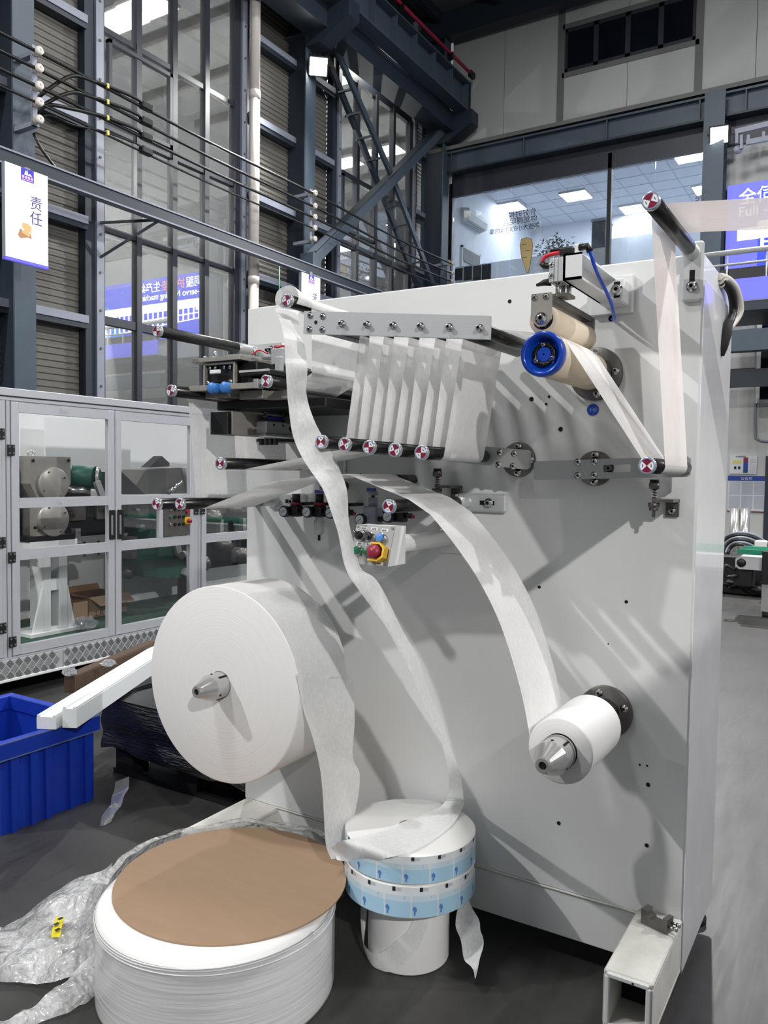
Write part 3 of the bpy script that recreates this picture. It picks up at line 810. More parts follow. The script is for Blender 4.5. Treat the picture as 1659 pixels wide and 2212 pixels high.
# crane conductor wires, insulator brackets, feed cables
XI = -8.2
ZI = [6.15, 5.96, 5.77, 5.59, 5.40]
ZI2 = [6.13, 5.92, 5.74, 5.56, 5.38]
ords = ['topmost', 'second from the top', 'third from the top', 'lowest']
for i in range(4):
    w = MB().tube(catmull([(XI, 2.5, ZI[i] + 0.01), (XI, 5.9, ZI[i]), (XI, 8.5, (ZI[i] + ZI2[i]) / 2 - 0.03), (XI, 11.2, ZI2[i]), (XI, 13.6, ZI2[i] - 0.05), (XI, 16.1, ZI2[i])], 5), 0.02 if i < 3 else 0.014, 6)
    tag(w.build('crane_wire', 'black_metal'), '%s of the four black crane wires along the left facade' % ords[i], 'wire', 'crane wires')
for k, (y, zz, lab) in enumerate(((5.82, ZI, 'pale insulators on a steel bracket at the column beside the white sign'), (11.0, ZI2, 'pale insulators on a steel bracket at the column with the floodlight'), (16.1, ZI2, 'pale insulators on a bracket at the corner column'))):
    ib = thing('insulator_bracket', (XI, y, zz[4]), lab, 'bracket')
    MB().box(XI - 0.08, XI - 0.04, y - 0.03, y + 0.03, zz[4] - 0.05, zz[0] + 0.08).build('bar', 'girt', ib)
    for z in (zz[0] - 0.02, zz[4] - 0.05):
        MB().box(-8.6, XI - 0.05, y - 0.02, y + 0.06, z, z + 0.05).build('arm', 'girt', ib)
    for z in zz:
        MB().lathe((XI - 0.05, y, z), (1, 0, 0), [(0, 0.0), (0, 0.04), (0.04, 0.045), (0.05, 0.028), (0.07, 0.028), (0.08, 0.05), (0.11, 0.045), (0.115, 0.015), (0.10, 0.0)], 16).build('insulator', 'pvc', ib)
for i in range(4):
    y0 = 5.95
    z = ZI[i]
    drop = [0.38, 0.33, 0.17, 0.1][i]
    pts = catmull([(-8.45, 5.92, z - drop - 0.1), (-8.3, 6.02, z - drop + 0.06), (-8.22, 6.3, z - 0.06), (XI, 6.6, z - 0.01), (XI + 0.02, 6.72, z + 0.0), (XI + 0.03, 7.2, z + 0.03), (XI, 7.42, z)], 5)
    cb = thing('feed_cable', pts[0], '%s black feed cable looping onto the crane wires near the first column' % ['Topmost', 'Second', 'Third', 'Lowest'][i], 'cable', 'looping feed cables')
    MB().tube(pts, 0.022 if i < 3 else 0.012, 8).build('cable', 'black_plastic', cb)
    MB().box(XI - 0.025, XI + 0.045, 6.75, 6.78, z - 0.026, z + 0.03).build('tie', 'poster_yellow', cb)
    MB().box(XI - 0.04, XI + 0.05, 7.3, 7.48, z - 0.045, z + 0.045, 0.015).build('clamp', 'black_plastic', cb)
dc = MB().tube(catmull([(-8.45, 5.95, 5.35), (-8.4, 6.0, 5.2), (-8.38, 6.15, 5.05), (-8.4, 6.3, 4.95)], 4), 0.018, 6)
tag(dc.build('drop_cable', 'black_plastic'), 'short black cable drooping from the lowest insulator to the channel', 'cable')
# drain pipe
dp = thing('drain_pipe', (-8.75, 10.15, 0), 'white plastic drain pipe standing before the corrugated facade strip', 'pipe')
for z0, z1 in ((0, 2.9), (2.9, 4.55), (4.55, 7.5), (7.5, 11.4)):
    MB().cyl((-8.78, 10.18, z0), (-8.78, 10.18, z1), 0.085, n=20).build('pipe_section', 'pvc', dp)
    MB().cyl((-8.78, 10.18, z1 - 0.03), (-8.78, 10.18, z1 + 0.1), 0.095, n=20).build('coupling', 'pvc', dp)
tag(MB().cyl((-8.6, 10.62, 0), (-8.6, 10.62, 5), 0.012, n=6).build('green_wire', 'green'), 'thin green wire hanging beside the white drain pipe', 'wire')

# light box signs
def sign(y0, y1, z0, z1, chars, label):
    x = -8.15
    s = thing('light_box_sign', (x, (y0 + y1) / 2, z0), label, 'sign', 'hanging white light box signs')
    MB().box(x - 0.06, x - 0.005, y0, y1, z0, z1).build('housing', 'girt', s)
    MB().box(x - 0.005, x, y0 + 0.004, y1 - 0.004, z0 + 0.03, z1 - 0.004).build('face', 'sign_white', s)
    MB().box(x - 0.05, x + 0.004, y0, y1, z0, z0 + 0.03).build('bottom_strip', 'sign_violet', s)
    w, h = y1 - y0, z1 - z0
    lx0, lx1, lz0, lz1 = y0 + 0.36 * w, y0 + 0.66 * w, z1 - 0.135 * h, z1 - 0.005 * h
    lg = MB().box(x, x + 0.003, lx0, lx1, lz0, lz1).build('logo', 'sign_blue', s)
    lw, lh = lx1 - lx0, lz1 - lz0
    # mountain-like mark and a row of small characters
    mk = MB()
    for (a, b, c) in ((0.30, 0.45, 0.9), (0.42, 0.55, 1.0), (0.55, 0.85, 0.72)):
        mk.prism([(lx0 + a * lw - 0.06 * lw, lz0 + 0.5 * lh), (lx0 + b * lw, lz0 + 0.5 * lh), (lx0 + (a + b) / 2 * lw - 0.02 * lw, lz0 + c * lh * 0.95)], 'x', x + 0.003, x + 0.005)
    mk.build('logo_mark', 'sign_white', lg)
    mk2 = MB()
    for i in range(4):
        mk2.box(x + 0.003, x + 0.005, lx0 + (0.08 + i * 0.22) * lw, lx0 + (0.24 + i * 0.22) * lw, lz0 + 0.2 * lh, lz0 + 0.42 * lh)
    mk2.box(x + 0.003, x + 0.005, lx0 + 0.08 * lw, lx0 + 0.92 * lw, lz0 + 0.07 * lh, lz0 + 0.13 * lh)
    mk2.build('logo_lettering', 'sign_pink', lg)
    for i, ch in enumerate(chars):
        text('character', ch, 0.155 * h, (x + 0.002, y0 + 0.555 * w, z1 - (0.395 + i * 0.16) * h), (0, 1, 0), (0, 0, 1), 'sign_ink', s, 0.002)
    for y in (y0 + 0.55 * w,):
        MB().box(XC - 0.06, x - 0.02, y - 0.03, y + 0.03, z1, 4.822).build('hanger', 'girt', s)
    return s
s1 = sign(5.385, 5.915, 3.76, 4.80, '责任', 'lit white sign with two blue characters hanging at the left edge')
# gold ingots picture on the first sign
x = -8.146
pic = MB()
pic.prism([(5.53, 4.05), (5.56, 4.02), (5.66, 4.05), (5.70, 4.04), (5.69, 4.10), (5.60, 4.10), (5.56, 4.13)], 'x', x, x + 0.003)
pic.build('picture_bar', 'sign_gold_dark', s1)
MB().prism([(5.57, 4.09), (5.66, 4.06), (5.69, 4.08), (5.66, 4.11), (5.60, 4.12)], 'x', x + 0.003, x + 0.004).build('picture_bar', 'sign_gold', s1)
MB().prism([(5.58, 4.15), (5.62, 4.11), (5.70, 4.11), (5.70, 4.17), (5.66, 4.20), (5.59, 4.20)], 'x', x, x + 0.003).build('picture_bar', 'sign_gold', s1)
sign(10.64, 11.155, 3.75, 4.76, '关爱', 'lit white sign hanging below the floodlight column, cut off by the machine top')

# flood lights
def flood(loc, aim, label):
    loc = Vector(loc); d = (Vector(aim) - loc).normalized()
    t = thing('flood_light', loc, label, 'light', 'wall floodlights')
    side = d.cross(Vector((0, 0, 1))).normalized(); u = side.cross(d)
    def obox(name, m, c, w, h, dd):
        vs = [c + side * (a * w / 2) + u * (b * h / 2) + d * (e * dd / 2) for e in (-1, 1) for a, b in ((-1, -1), (1, -1), (1, 1), (-1, 1))]
        return MB().add(vs, [(3, 2, 1, 0), (4, 5, 6, 7), (0, 1, 5, 4), (1, 2, 6, 5), (2, 3, 7, 6), (3, 0, 4, 7)]).build(name, m, t)
    obox('housing', 'black_metal', loc - d * 0.06, 0.34, 0.32, 0.08)
    obox('lens', 'lamp', loc - d * 0.015, 0.29, 0.27, 0.01)
    obox('fin_block', 'black_metal', loc - d * 0.12, 0.2, 0.2, 0.06)
    MB().tube([loc - d * 0.08 + side * 0.19, loc - d * 0.2 + side * 0.19 + Vector((0, 0, 0.2)), loc - d * 0.2 - side * 0.19 + Vector((0, 0, 0.2)), loc - d * 0.08 - side * 0.19], 0.012, 6).build('bracket', 'black_metal', t)
    return t
flood((-8.4, 11.38, 8.40), (-2, 4, 1), 'glaring white floodlight on the column behind the lattice brace')
flood((-2.70, 15.95, 7.74), (-0.6, 2, 1), 'glaring white floodlight on the back wall column above the office')
flood((KEY_L[0] - 0.1, KEY_L[1] - 0.1, KEY_L[2] + 0.1), (-1.5, 2.2, 1), 'floodlight high on the left wall, nearest the viewer')
flood((KEY_S[0] + 0.1, KEY_S[1] + 0.1, KEY_S[2] + 0.1), (-0.43, 2.6, 1.2), 'floodlight on the far right column of the hall')
flood((KEY_R[0] + 0.1, KEY_R[1] - 0.1, KEY_R[2] + 0.1), (-1.2, 2.2, 1), 'floodlight on the opposite side of the hall')

# ------------------------------------------------------------------ LED screen on the gallery front, right
YL = 16.36
led = thing('led_screen', (1.5, YL, 5.2), 'large blue lit advertising screen on the gallery with white lettering', 'screen')
LX0, LX1, LZ0, LZ1 = -2.59, 5.6, 5.19, 6.93
MB().box(LX0, LX1, YL, YL + 0.12, LZ0, LZ1).build('housing', 'black_metal', led)
MB().box(LX0, LX1, YL - 0.006, YL, LZ0, LZ1).build('screen_face', 'led_violet', led)
MB().box(LX0 + 0.55, LX1 - 0.6, YL - 0.009, YL - 0.006, LZ0 + 0.06, LZ1 - 0.12).build('picture_ground', 'led_blue', led)
MB().prism([(2.6 + 1.5 * cos(a), LZ0 + 0.15 + 1.15 * sin(a)) for a in [i * pi / 20 for i in range(21)]], 'y', YL - 0.012, YL - 0.009).build('picture_dome', 'led_sky', led)
yt = YL - 0.014
text('headline', '全伺服', 0.31, (LX0 + 0.2, yt, LZ1 - 0.36), (1, 0, 0), (0, 0, 1), 'led_white', led, 0.004, bold=0.0)
text('headline', '护理垫', 0.31, (LX0 + 1.16, yt, LZ1 - 0.36), (1, 0, 0), (0, 0, 1), 'led_orange', led, 0.004, bold=0.0)
text('headline', '生产线', 0.31, (LX0 + 2.12, yt, LZ1 - 0.36), (1, 0, 0), (0, 0, 1), 'led_white', led, 0.004, bold=0.0)
text('subtitle', 'Full -servo Nursing machine', 0.25, (LX0 + 0.2, yt, LZ1 - 0.60), (1, 0, 0), (0, 0, 1), 'led_white', led, 0.004, bold=0.0)
# the pictured production line: a long row of white machine modules
pm_ = MB()
pm_.box(LX0 + 0.2, LX0 + 0.75, yt - 0.002, yt, LZ0 + 0.70, LZ0 + 0.92)
pm_.box(LX0 + 0.55, LX1 - 2.2, yt - 0.002, yt, LZ0 + 0.78, LZ0 + 1.02)
for i in range(26):
    x0 = LX0 + 0.6 + i * 0.2
    h = 0.34 + 0.012 * i
    pm_.box(x0, x0 + 0.055, yt - 0.002, yt, LZ0 + 0.80 - h, LZ0 + 0.80)
    pm_.box(x0, x0 + 0.2, yt - 0.002, yt, LZ0 + 0.80 - h * 0.55, LZ0 + 0.80 - h * 0.45)
    pm_.box(x0, x0 + 0.2, yt - 0.002, yt, LZ0 + 0.80 - h, LZ0 + 0.83 - h)
for i in range(7):
    x0 = LX1 - 2.2 + i * 0.22
    pm_.box(x0, x0 + 0.035, yt - 0.002, yt, LZ0 + 0.5, LZ0 + 1.2 - 0.03 * i)
for k in range(4):
    pm_.box(LX1 - 2.2, LX1 - 0.7, yt - 0.002, yt, LZ0 + 0.55 + k * 0.18, LZ0 + 0.58 + k * 0.18)
pm_.box(LX0 + 3.1, LX0 + 3.14, yt - 0.002, yt, LZ0 + 1.0, LZ0 + 1.45)
pm_.box(LX0 + 3.1, LX0 + 2.6, yt - 0.002, yt, LZ0 + 1.42, LZ0 + 1.46)
pm_.box(LX1 - 0.45, LX1 - 0.25, yt - 0.002, yt, LZ0 + 0.1, LZ0 + 0.8)
pm_.build('pictured_machine', 'led_white', led)
dots = MB()
for (a, b) in ((1.9, 1.5), (2.2, 1.25), (1.4, 1.2), (3.7, 1.45), (4.4, 1.3), (1.65, 1.05)):
    dots.box(LX0 + a, LX0 + a + 0.05, yt - 0.002, yt, LZ0 + b, LZ0 + b + 0.05)
dots.build('pictured_star', 'led_sky', led)
# gallery: deck, blue board, stainless railing
YG = 14.5
gal = thing('gallery_deck', (3, YG, 4.3), 'mezzanine gallery deck edge with a bright blue fascia board', 'gallery')
MB().box(-2.36, 9, YG, YB - 0.52, 4.25, 4.4).build('deck', 'steel_blue_dark_shade', gal)
MB().box(-2.36, 9, YG - 0.03, YG, 4.42, 4.77).build('fascia_board', 'led_violet', gal)
MB().box(-2.36, 9, YG + 0.05, YG + 0.3, 3.6, 3.95).build('edge_beam', 'steel_blue', gal)
MB().box(-2.36, 9, YG + 0.5, YG + 0.6, 3.05, 3.35).build('edge_beam', 'steel_blue_dark_shade', gal)
MB().box(-2.36, 9, YG + 0.03, YG + 0.06, 4.78, 4.96).build('toe_board', 'black_metal', gal)
rl = thing('gallery_railing', (-1, YG, 4.7), 'stainless steel tube railing along the gallery edge', 'railing')
for z, r in ((5.22, 0.045), (5.02, 0.02)):
    MB().cyl((-2.9, YG, z), (9, YG, z), r, n=12).build('rail', 'alu', rl)
for i in range(12):
    x = -2.26 + i * 0.6
    MB().cyl((x, YG, 4.42), (x, YG, 5.22), 0.016, n=8).build('baluster', 'alu', rl)
# hanging fixture right of the column
fx = thing('ladder_rack', (-2.0, YB - 0.6, 7.7), 'grey ladder rack with hanging pulleys beside the back wall floodlight', 'rack')
for (a, b, c, d) in ((1588, 285, 1659, 268), (1612, 308, 1659, 299)):
    p, q = PY(a, b, YB - 0.6), PY(c, d, YB - 0.6); MB().beam(p, q + (q - p) * 1.5, 0.05, 0.09).build('rail', 'girt', fx)
for (a, b, c) in ((1592, 288, 310), (1617, 292, 312), (1650, 285, 305), (1602, 292, 322)):
    p, q = PY(a, b, YB - 0.6), PY(a, c, YB - 0.6); MB().beam(p, q, 0.05, 0.06, (0, 1, 0)).build('strut', 'girt', fx)
p = PY(1594, 322, YB - 0.6); MB().lathe(p, (0, 1, 0), [(0, 0), (0, 0.07), (0.05, 0.07), (0.05, 0)], 16).build('pulley', 'girt', fx)

# ================================================================== MACHINE ENCLOSURE (left)
XE = -4.75
en = thing('machine_enclosure', (XE - 0.7, 4.3, 0), 'long aluminium-framed machine enclosure with clear doors and chequer plate skirt', 'enclosure')
EY0, EY1 = 1.6, 6.9
def eb(name, m, y0, y1, z0, z1, x0=XE - 0.05, x1=XE, parent=en):
    return MB().box(x0, x1, y0, y1, z0, z1, 0.003).build(name, m, parent)
eb('top_rail', 'alu_profile', EY0, EY1, 1.955, 2.005, XE - 0.06, XE + 0.01)
eb('top_rail_groove', 'panel_joint', EY0, EY1, 1.945, 1.957, XE - 0.05, XE - 0.004)
eb('top_rail', 'alu_profile', EY0, EY1, 1.925, 1.947, XE - 0.06, XE + 0.004)
for (y0, y1) in ((3.098, 3.128), (3.133, 3.160), (4.800, 4.838), (4.842, 4.87), (5.72, 5.75)):
    eb('post', 'alu_profile', y0, y1, 0.27, 1.93)
eb('bottom_rail', 'alu_profile', EY0, EY1, 0.255, 0.27, XE - 0.05, XE - 0.004)
def door(y0, y1, label, zrails=((0.275, 0.335), (0.895, 0.965), (1.235, 1.30), (1.855, 1.92)), panes=True):
    d = MB()
    st = 0.055
    d.box(XE - 0.035, XE + 0.008, y0, y0 + st, 0.275, 1.92, 0.003)
    d.box(XE - 0.035, XE + 0.008, y1 - st, y1, 0.275, 1.92, 0.003)
    for a, b in zrails:
        d.box(XE - 0.034, XE + 0.006, y0 + st, y1 - st, a, b)
    o = d.build('door', 'alu_profile', en, label)
    for (a, b), (c, e) in zip(zrails[:-1], zrails[1:]):
        MB().box(XE - 0.016, XE - 0.012, y0 + st, y1 - st, b, c).build('pane', 'acrylic', o)
    return o
d0 = door(2.25, 3.095, 'framed clear door cut by the picture edge')
d1 = door(3.163, 3.984, 'framed clear door in front of the gearbox pedestal')
d2 = door(3.990, 4.797, 'framed clear door with the control panel')
d3 = door(4.873, 5.715, 'framed clear door behind the hanging web')
# hinges
for d, y, dz in ((d0, 3.06, 0.05), (d1, 3.13, -0.05)):
    for z in (1.66, 0.97, 0.42):
        zz = z + dz
        h = MB().box(XE + 0.008, XE + 0.02, y, y + 0.052, zz - 0.035, zz + 0.035, 0.003).build('hinge', 'black_plastic', d)
        for a in (0.012, 0.040):
            for b in (-0.02, 0.02):
                MB().cyl((XE + 0.02, y + a, zz + b), (XE + 0.0225, y + a, zz + b), 0.007, n=10).build('screw', 'chrome', h)
for d, y in ((d2, 4.778), (d3, 4.852)):
    for z in (1.17,):
        h = MB().box(XE + 0.008, XE + 0.02, y, y + 0.05, z - 0.035, z + 0.035, 0.003).build('hinge', 'black_plastic', d)
        for a in (0.012, 0.038):
            for b in (-0.02, 0.02):
                MB().cyl((XE + 0.02, y + a, z + b), (XE + 0.0225, y + a, z + b), 0.007, n=10).build('screw', 'chrome', h)
# handles
for d, yc in ((d1, 3.955), (d2, 4.030)):
    h = MB()
    h.box(XE + 0.008, XE + 0.02, yc - 0.028, yc - 0.012, 0.985, 1.20, 0.003); h.box(XE + 0.008, XE + 0.02, yc + 0.012, yc + 0.028, 0.985, 1.20, 0.003)
    h.box(XE + 0.008, XE + 0.02, yc - 0.012, yc + 0.012, 0.985, 1.02, 0.003); h.box(XE + 0.008, XE + 0.02, yc - 0.012, yc + 0.012, 1.165, 1.20, 0.003)
    h.build('handle', 'black_plastic', d)
    MB().box(XE + 0.009, XE + 0.011, yc - 0.013, yc + 0.013, 1.02, 1.165).build('handle_recess', 'steel', d)
# pencil marks on the rails
for d, y, z, t_ in ((d1, 3.52, 1.875, '左62'), (d1, 3.50, 1.252, '74'), (d2, 4.30, 0.91, '左')):
    text('pencil_mark', t_, 0.04, (XE + 0.0085, y, z), (0, 1, 0), (0, 0, 1), 'poster_grey', d, 0.0003)
# control panel on the second door
cpn = MB().box(XE - 0.005, XE + 0.012, 4.46, 4.735, 0.975, 1.22, 0.003).build('control_panel', 'dark_steel', en, 'dark steel button panel')
eb('panel_stile', 'alu_profile', 4.415, 4.455, 0.965, 1.235, XE - 0.03, XE + 0.007)
for r in range(3):
    for c in range(4):
        y, z = 4.52 + c * 0.047, 1.185 - r * 0.06
        lit = (r, c) in ((0, 0), (1, 0), (2, 0))
        MB().cyl((XE + 0.012, y, z), (XE + 0.022, y, z), 0.013, n=14).build('push_button', 'chrome' if lit else 'black_plastic', cpn)
MB().cyl((XE + 0.022, 4.52, 1.125), (XE + 0.027, 4.52, 1.125), 0.010, n=14).build('push_button', 'green', cpn)
MB().cyl((XE + 0.012, 4.70, 1.165), (XE + 0.03, 4.70, 1.165), 0.016, n=16).build('push_button', 'red', cpn)
MB().prism([(4.67, 1.06), (4.725, 1.06), (4.735, 1.09), (4.725, 1.12), (4.67, 1.12)], 'x', XE + 0.012, XE + 0.02).build('button_guard', 'yellow', cpn)
MB().lathe((XE + 0.02, 4.705, 1.09), (1, 0, 0), [(0, 0.012), (0.012, 0.012), (0.014, 0.02), (0.026, 0.02), (0.03, 0.0)], 18).build('emergency_button', 'red', cpn)
# chequer plate skirt
for (y0, y1) in ((EY0, 3.52), (3.525, EY1)):
    k = MB().box(XE - 0.02, XE + 0.03, y0, y1, 0.135, 0.255).build('kick_plate', 'alu', en)
    t = MB()
    n_ = int((min(y1, 5.2) - max(y0, 2.6)) / 0.062)
    for i in range(n_):
        for j in range(3):
            yy = max(y0, 2.6) + 0.03 + i * 0.062 + (0.031 if j % 2 else 0); zz = 0.155 + j * 0.04
            s_ = 1 if (i + j) % 2 else -1
            s_ = 1 if j % 2 else -1
            for q in range(5):
                off = (q - 2) * 0.008
                cy, cz = yy + off * 0.7, zz - s_ * off * 0.7
                dy, dz = 0.016, 0.016 * s_
                if yy + 0.03 > y1: continue
                t.prism([(cy - dy, cz - dz), (cy - dy + 0.003, cz - dz - 0.003 * s_), (cy + dy, cz + dz), (cy + dy - 0.003, cz + dz + 0.003 * s_)], 'x', XE + 0.03, XE + 0.0325)
    t.build('tread_bars', 'chrome', k, kind='stuff')
eb('sill_strip', 'label_white', EY0, EY1, 0.118, 0.137, XE - 0.03, XE + 0.035)
MB().box(XE - 1.15, XE - 0.03, EY0, EY1, 0.10, 0.26).build('plinth', 'black_metal', en)
for y in (2.4, 3.9, 5.4):
    MB().box(XE - 0.3, XE - 0.15, y, y + 0.15, 0, 0.10).build('plinth_foot', 'black_metal', en)
MB().box(XE - 1.15, XE - 0.03, EY0, EY1, 0.26, 0.268).build('inner_floor', 'green_floor', en)
bp = MB().box(XE - 1.15, XE - 1.12, EY0, EY1, 0.268, 1.95).build('back_plate', 'white_paint', en)
for y in (4.6, 4.75, 5.1):
    for z in (0.75, 0.85, 1.0, 1.08):
        MB().cyl((XE - 1.12, y, z), (XE - 1.116, y, z), 0.012, n=10).build('plate_hole', 'hole', bp)
# white bent cover inside behind second door
MB().prism([(4.05, 1.30), (4.05, 1.90), (4.9, 1.90), (4.9, 1.32)], 'x', XE - 0.9, XE - 0.88).build('inner_cover', 'white_paint', en)
# gearbox press standing inside
XGb = XE - 0.42
gp = thing('gearbox_press', (XGb, 3.75, 0.268), 'grey gearbox block on a white cast pedestal inside the enclosure', 'machine')
def gy(px): return PX(px, 1100, XGb).y
def gz(px, py): return PX(px, py, XGb).z
y0, y1 = gy(78), gy(150)
mb = MB()
ped = [(gy(66), 0.29), (gy(92), 0.29)]
yl, yr = gy(92), gy(146)
zt = gz(100, 1190)
mb.box(XGb - 0.16, XGb, yl, gy(110), 0.30, zt, 0.006); mb.box(XGb - 0.16, XGb, gy(128), yr, 0.30, zt, 0.006)
for (za, zb_) in ((gz(120, 1363), gz(120, 1352)), (gz(120, 1275), gz(120, 1250)), (gz(120, 1195), zt)):
    mb.box(XGb - 0.15, XGb - 0.01, gy(109), gy(129), za, zb_)
mb.build('pedestal', 'white_paint', gp)
MB().prism([(gy(70), 0.30), (yl, 0.30), (yl, 0.62)], 'x', XGb - 0.02, XGb).prism([(gy(162), 0.30), (yr, 0.30), (yr, 0.62)], 'x', XGb - 0.02, XGb).prism([(gy(76), zt), (yl, zt), (yl, zt - 0.22)], 'x', XGb - 0.02, XGb).build('gusset', 'white_paint', gp)
MB().box(XGb - 0.25, XGb + 0.03, gy(60), gy(168), 0.268, 0.30, 0.004).build('base_plate', 'white_paint', gp)
MB().box(XGb - 0.25, XGb + 0.02, gy(60), gy(164), zt, gz(100, 1168), 0.004).build('top_plate', 'white_paint', gp)
MB().box(XGb - 0.25, XGb + 0.02, gy(58), gy(158), gz(100, 1168), gz(100, 1157)).build('riser_plate', 'black_metal', gp)
zz0, zz1 = gz(100, 1157), gz(100, 986)
MB().prism([(gy(80), zz0), (gy(80), gz(100, 1075)), (gy(66), gz(100, 1045)), (gy(66), zz1), (gy(153), zz1), (gy(153), gz(100, 1045)), (gy(139), gz(100, 1070)), (gy(139), zz0)], 'x', XGb - 0.2, XGb).build('gearbox_block', 'grey_steel', gp)
for py, r in ((1046, 0.125), (1122, 0.125)):
    MB().lathe((XGb, gy(112), gz(112, py)), (1, 0, 0), [(0, r), (0.03, r), (0.034, r - 0.006), (0.034, 0)], 36).build('cover_disc', 'grey_steel', gp)
    for a in range(4):
        MB().cyl((XGb + 0.034, gy(112) + cos(a * pi / 2 + .5) * r * .8, gz(112, py) + sin(a * pi / 2 + .5) * r * .8), (XGb + 0.039, gy(112) + cos(a * pi / 2 + .5) * r * .8, gz(112, py) + sin(a * pi / 2 + .5) * r * .8), 0.008, n=8).build('cover_screw', 'dark_steel', gp)
for px, py in ((72, 995), (148, 995), (75, 1140), (150, 1140)):
    MB().cyl((XGb, gy(px), gz(px, py)), (XGb + 0.008, gy(px), gz(px, py)), 0.012, n=10).build('corner_bolt', 'black_metal', gp)
MB().box(XGb - 0.4, XGb - 0.15, gy(30), gy(66), zz0, gz(50, 986), 0.01).build('motor_housing', 'black_metal', gp)
MB().cyl((XGb - 0.25, gy(45), gz(45, 986)), (XGb - 0.25, gy(45), gz(45, 955)), 0.045, n=16).build('oil_cup', 'steel', gp)
MB().lathe((XGb - 0.1, gy(86), gz(86, 980)), (1, 0, 0), [(-0.006, 0.018), (0.006, 0.018), (0.006, 0.028), (-0.006, 0.028), (-0.006, 0.018)], 16).build('eye_bolt', 'steel', gp)
MB().lathe((XGb - 0.2, gy(153), gz(180, 1012)), (0, 1, 0), [(0, 0.06), (0.1, 0.06), (0.1, 0.03), (0.14, 0.03)], 20).build('shaft', 'steel', gp)
# green drum with bracket beside it
gd = thing('green_drum_roller', (XGb - 0.15, gy(198), 0.7), 'green rubber drum roller with a steel hub beside the gearbox', 'roller')
MB().cyl((XGb - 0.35, gy(188), gz(188, 1030)), (XGb - 0.05, gy(218), gz(218, 1032)), 0.09, n=32).build('drum', 'green_roller', gd)
MB().lathe((XGb - 0.05, gy(218), gz(218, 1032)), (0.7, 0.72, 0), [(0, 0.088), (0.02, 0.085), (0.02, 0.05), (0.01, 0.05), (0.01, 0.0)], 28).build('hub', 'steel', gd)
MB().beam((XGb + 0.02, gy(205), gz(205, 1040)), (XGb + 0.02, gy(222), gz(222, 1085)), 0.05, 0.03, (1, 0, 0)).build('bracket', 'steel', gd)
MB().cyl((XGb - 0.2, gy(158), gz(158, 1058)), (XGb - 0.05, gy(205), gz(205, 1060)), 0.03, n=16).build('idler', 'chrome', gd)
MB().box(XGb - 0.5, XGb - 0.2, gy(155), gy(232), gz(180, 1080), gz(180, 1062)).build('support', 'black_metal', gd)
# dark machine bed running through the enclosure behind
XM = XE - 0.72
mbed = thing('inner_machine_bed', (XM, 4.3, 0.268), 'dark grease-blackened machine bed with plates and brackets inside the enclosure', 'machine')
MB().box(XM - 0.25, XM, 3.05, 6.75, 0.95, 1.25, 0.01).build('beam', 'black_metal', mbed)
for i in range(10):
    y = 3.4 + i * 0.33
    MB().box(XM, XM + 0.03, y, y + 0.22, 1.08, 1.22, 0.004).build('face_plate', 'dark_steel', mbed)
    MB().cyl((XM + 0.03, y + 0.06, 1.15), (XM + 0.08, y + 0.06, 1.15), 0.014, n=10).build('bolt', 'chrome', mbed)
    MB().box(XM, XM + 0.06, y + 0.1, y + 0.15, 0.9, 1.02, 0.004).build('bracket', 'steel', mbed)
for (y, z, r) in ((5.15, 1.02, 0.06), (5.3, 0.70, 0.06), (5.55, 0.62, 0.07), (5.05, 1.12, 0.05), (4.65, 0.62, 0.05), (5.7, 1.05, 0.07), (5.85, 0.78, 0.06), (6.1, 0.66, 0.07), (6.0, 1.12, 0.05)):
    MB().lathe((XM, y, z), (1, 0, 0), [(0, r), (0.12, r), (0.12, r * 0.6), (0.15, r * 0.6), (0.15, 0)], 20).build('roller', 'dark_steel', mbed)
MB().box(XM - 0.02, XM, 4.9, 6.75, 0.55, 0.97).build('side_plate', 'black_metal', mbed)
for y in (3.3, 5.5):
    MB().box(XM - 0.2, XM - 0.05, y, y + 0.15, 0.268, 0.96).build('leg', 'black_metal', mbed)
# green belt drum hanging lower behind door two
gb = thing('green_belt_module', (XM + 0.2, 4.45, 0.5), 'dark green belt wrapped round a drum under the machine bed', 'conveyor')
yb_, zb2 = PX(335, 1205, XM + 0.15).y, PX(335, 1205, XM + 0.15).z
prof = [(yb_ - 0.22, zb2 + 0.12), (yb_ - 0.26, zb2 - 0.02), (yb_ - 0.2, zb2 - 0.14), (yb_ + 0.2, zb2 - 0.19), (yb_ + 0.28, zb2 - 0.12), (yb_ + 0.1, zb2 + 0.25), (yb_ - 0.14, zb2 + 0.26)]
MB().prism(prof, 'x', XM + 0.0, XM + 0.25).build('belt', 'green_roller', gb)
for (a, b, c, d) in ((0.1, 0.2, 0.16, 0.02), (0.3, 0.22, 0.36, 0.0), (0.2, -0.12, 0.36, -0.2)):
    MB().beam((XM + 0.28, yb_ + a, zb2 + b), (XM + 0.28, yb_ + c, zb2 + d), 0.06, 0.03, (1, 0, 0)).build('link_plate', 'steel', gb)
    MB().cyl((XM + 0.25, yb_ + c, zb2 + d), (XM + 0.31, yb_ + c, zb2 + d), 0.035, n=14).build('roller', 'dark_steel', gb)
MB().box(XM + 0.0, XM + 0.2, yb_ - 0.32, yb_ - 0.24, zb2 + 0.02, zb2 + 0.2).build('bracket', 'dark_steel', gb)
MB().box(XM, XM + 0.05, yb_ - 0.05, yb_ + 0.05, zb2 + 0.2, 0.97).build('hanger', 'black_metal', gb)
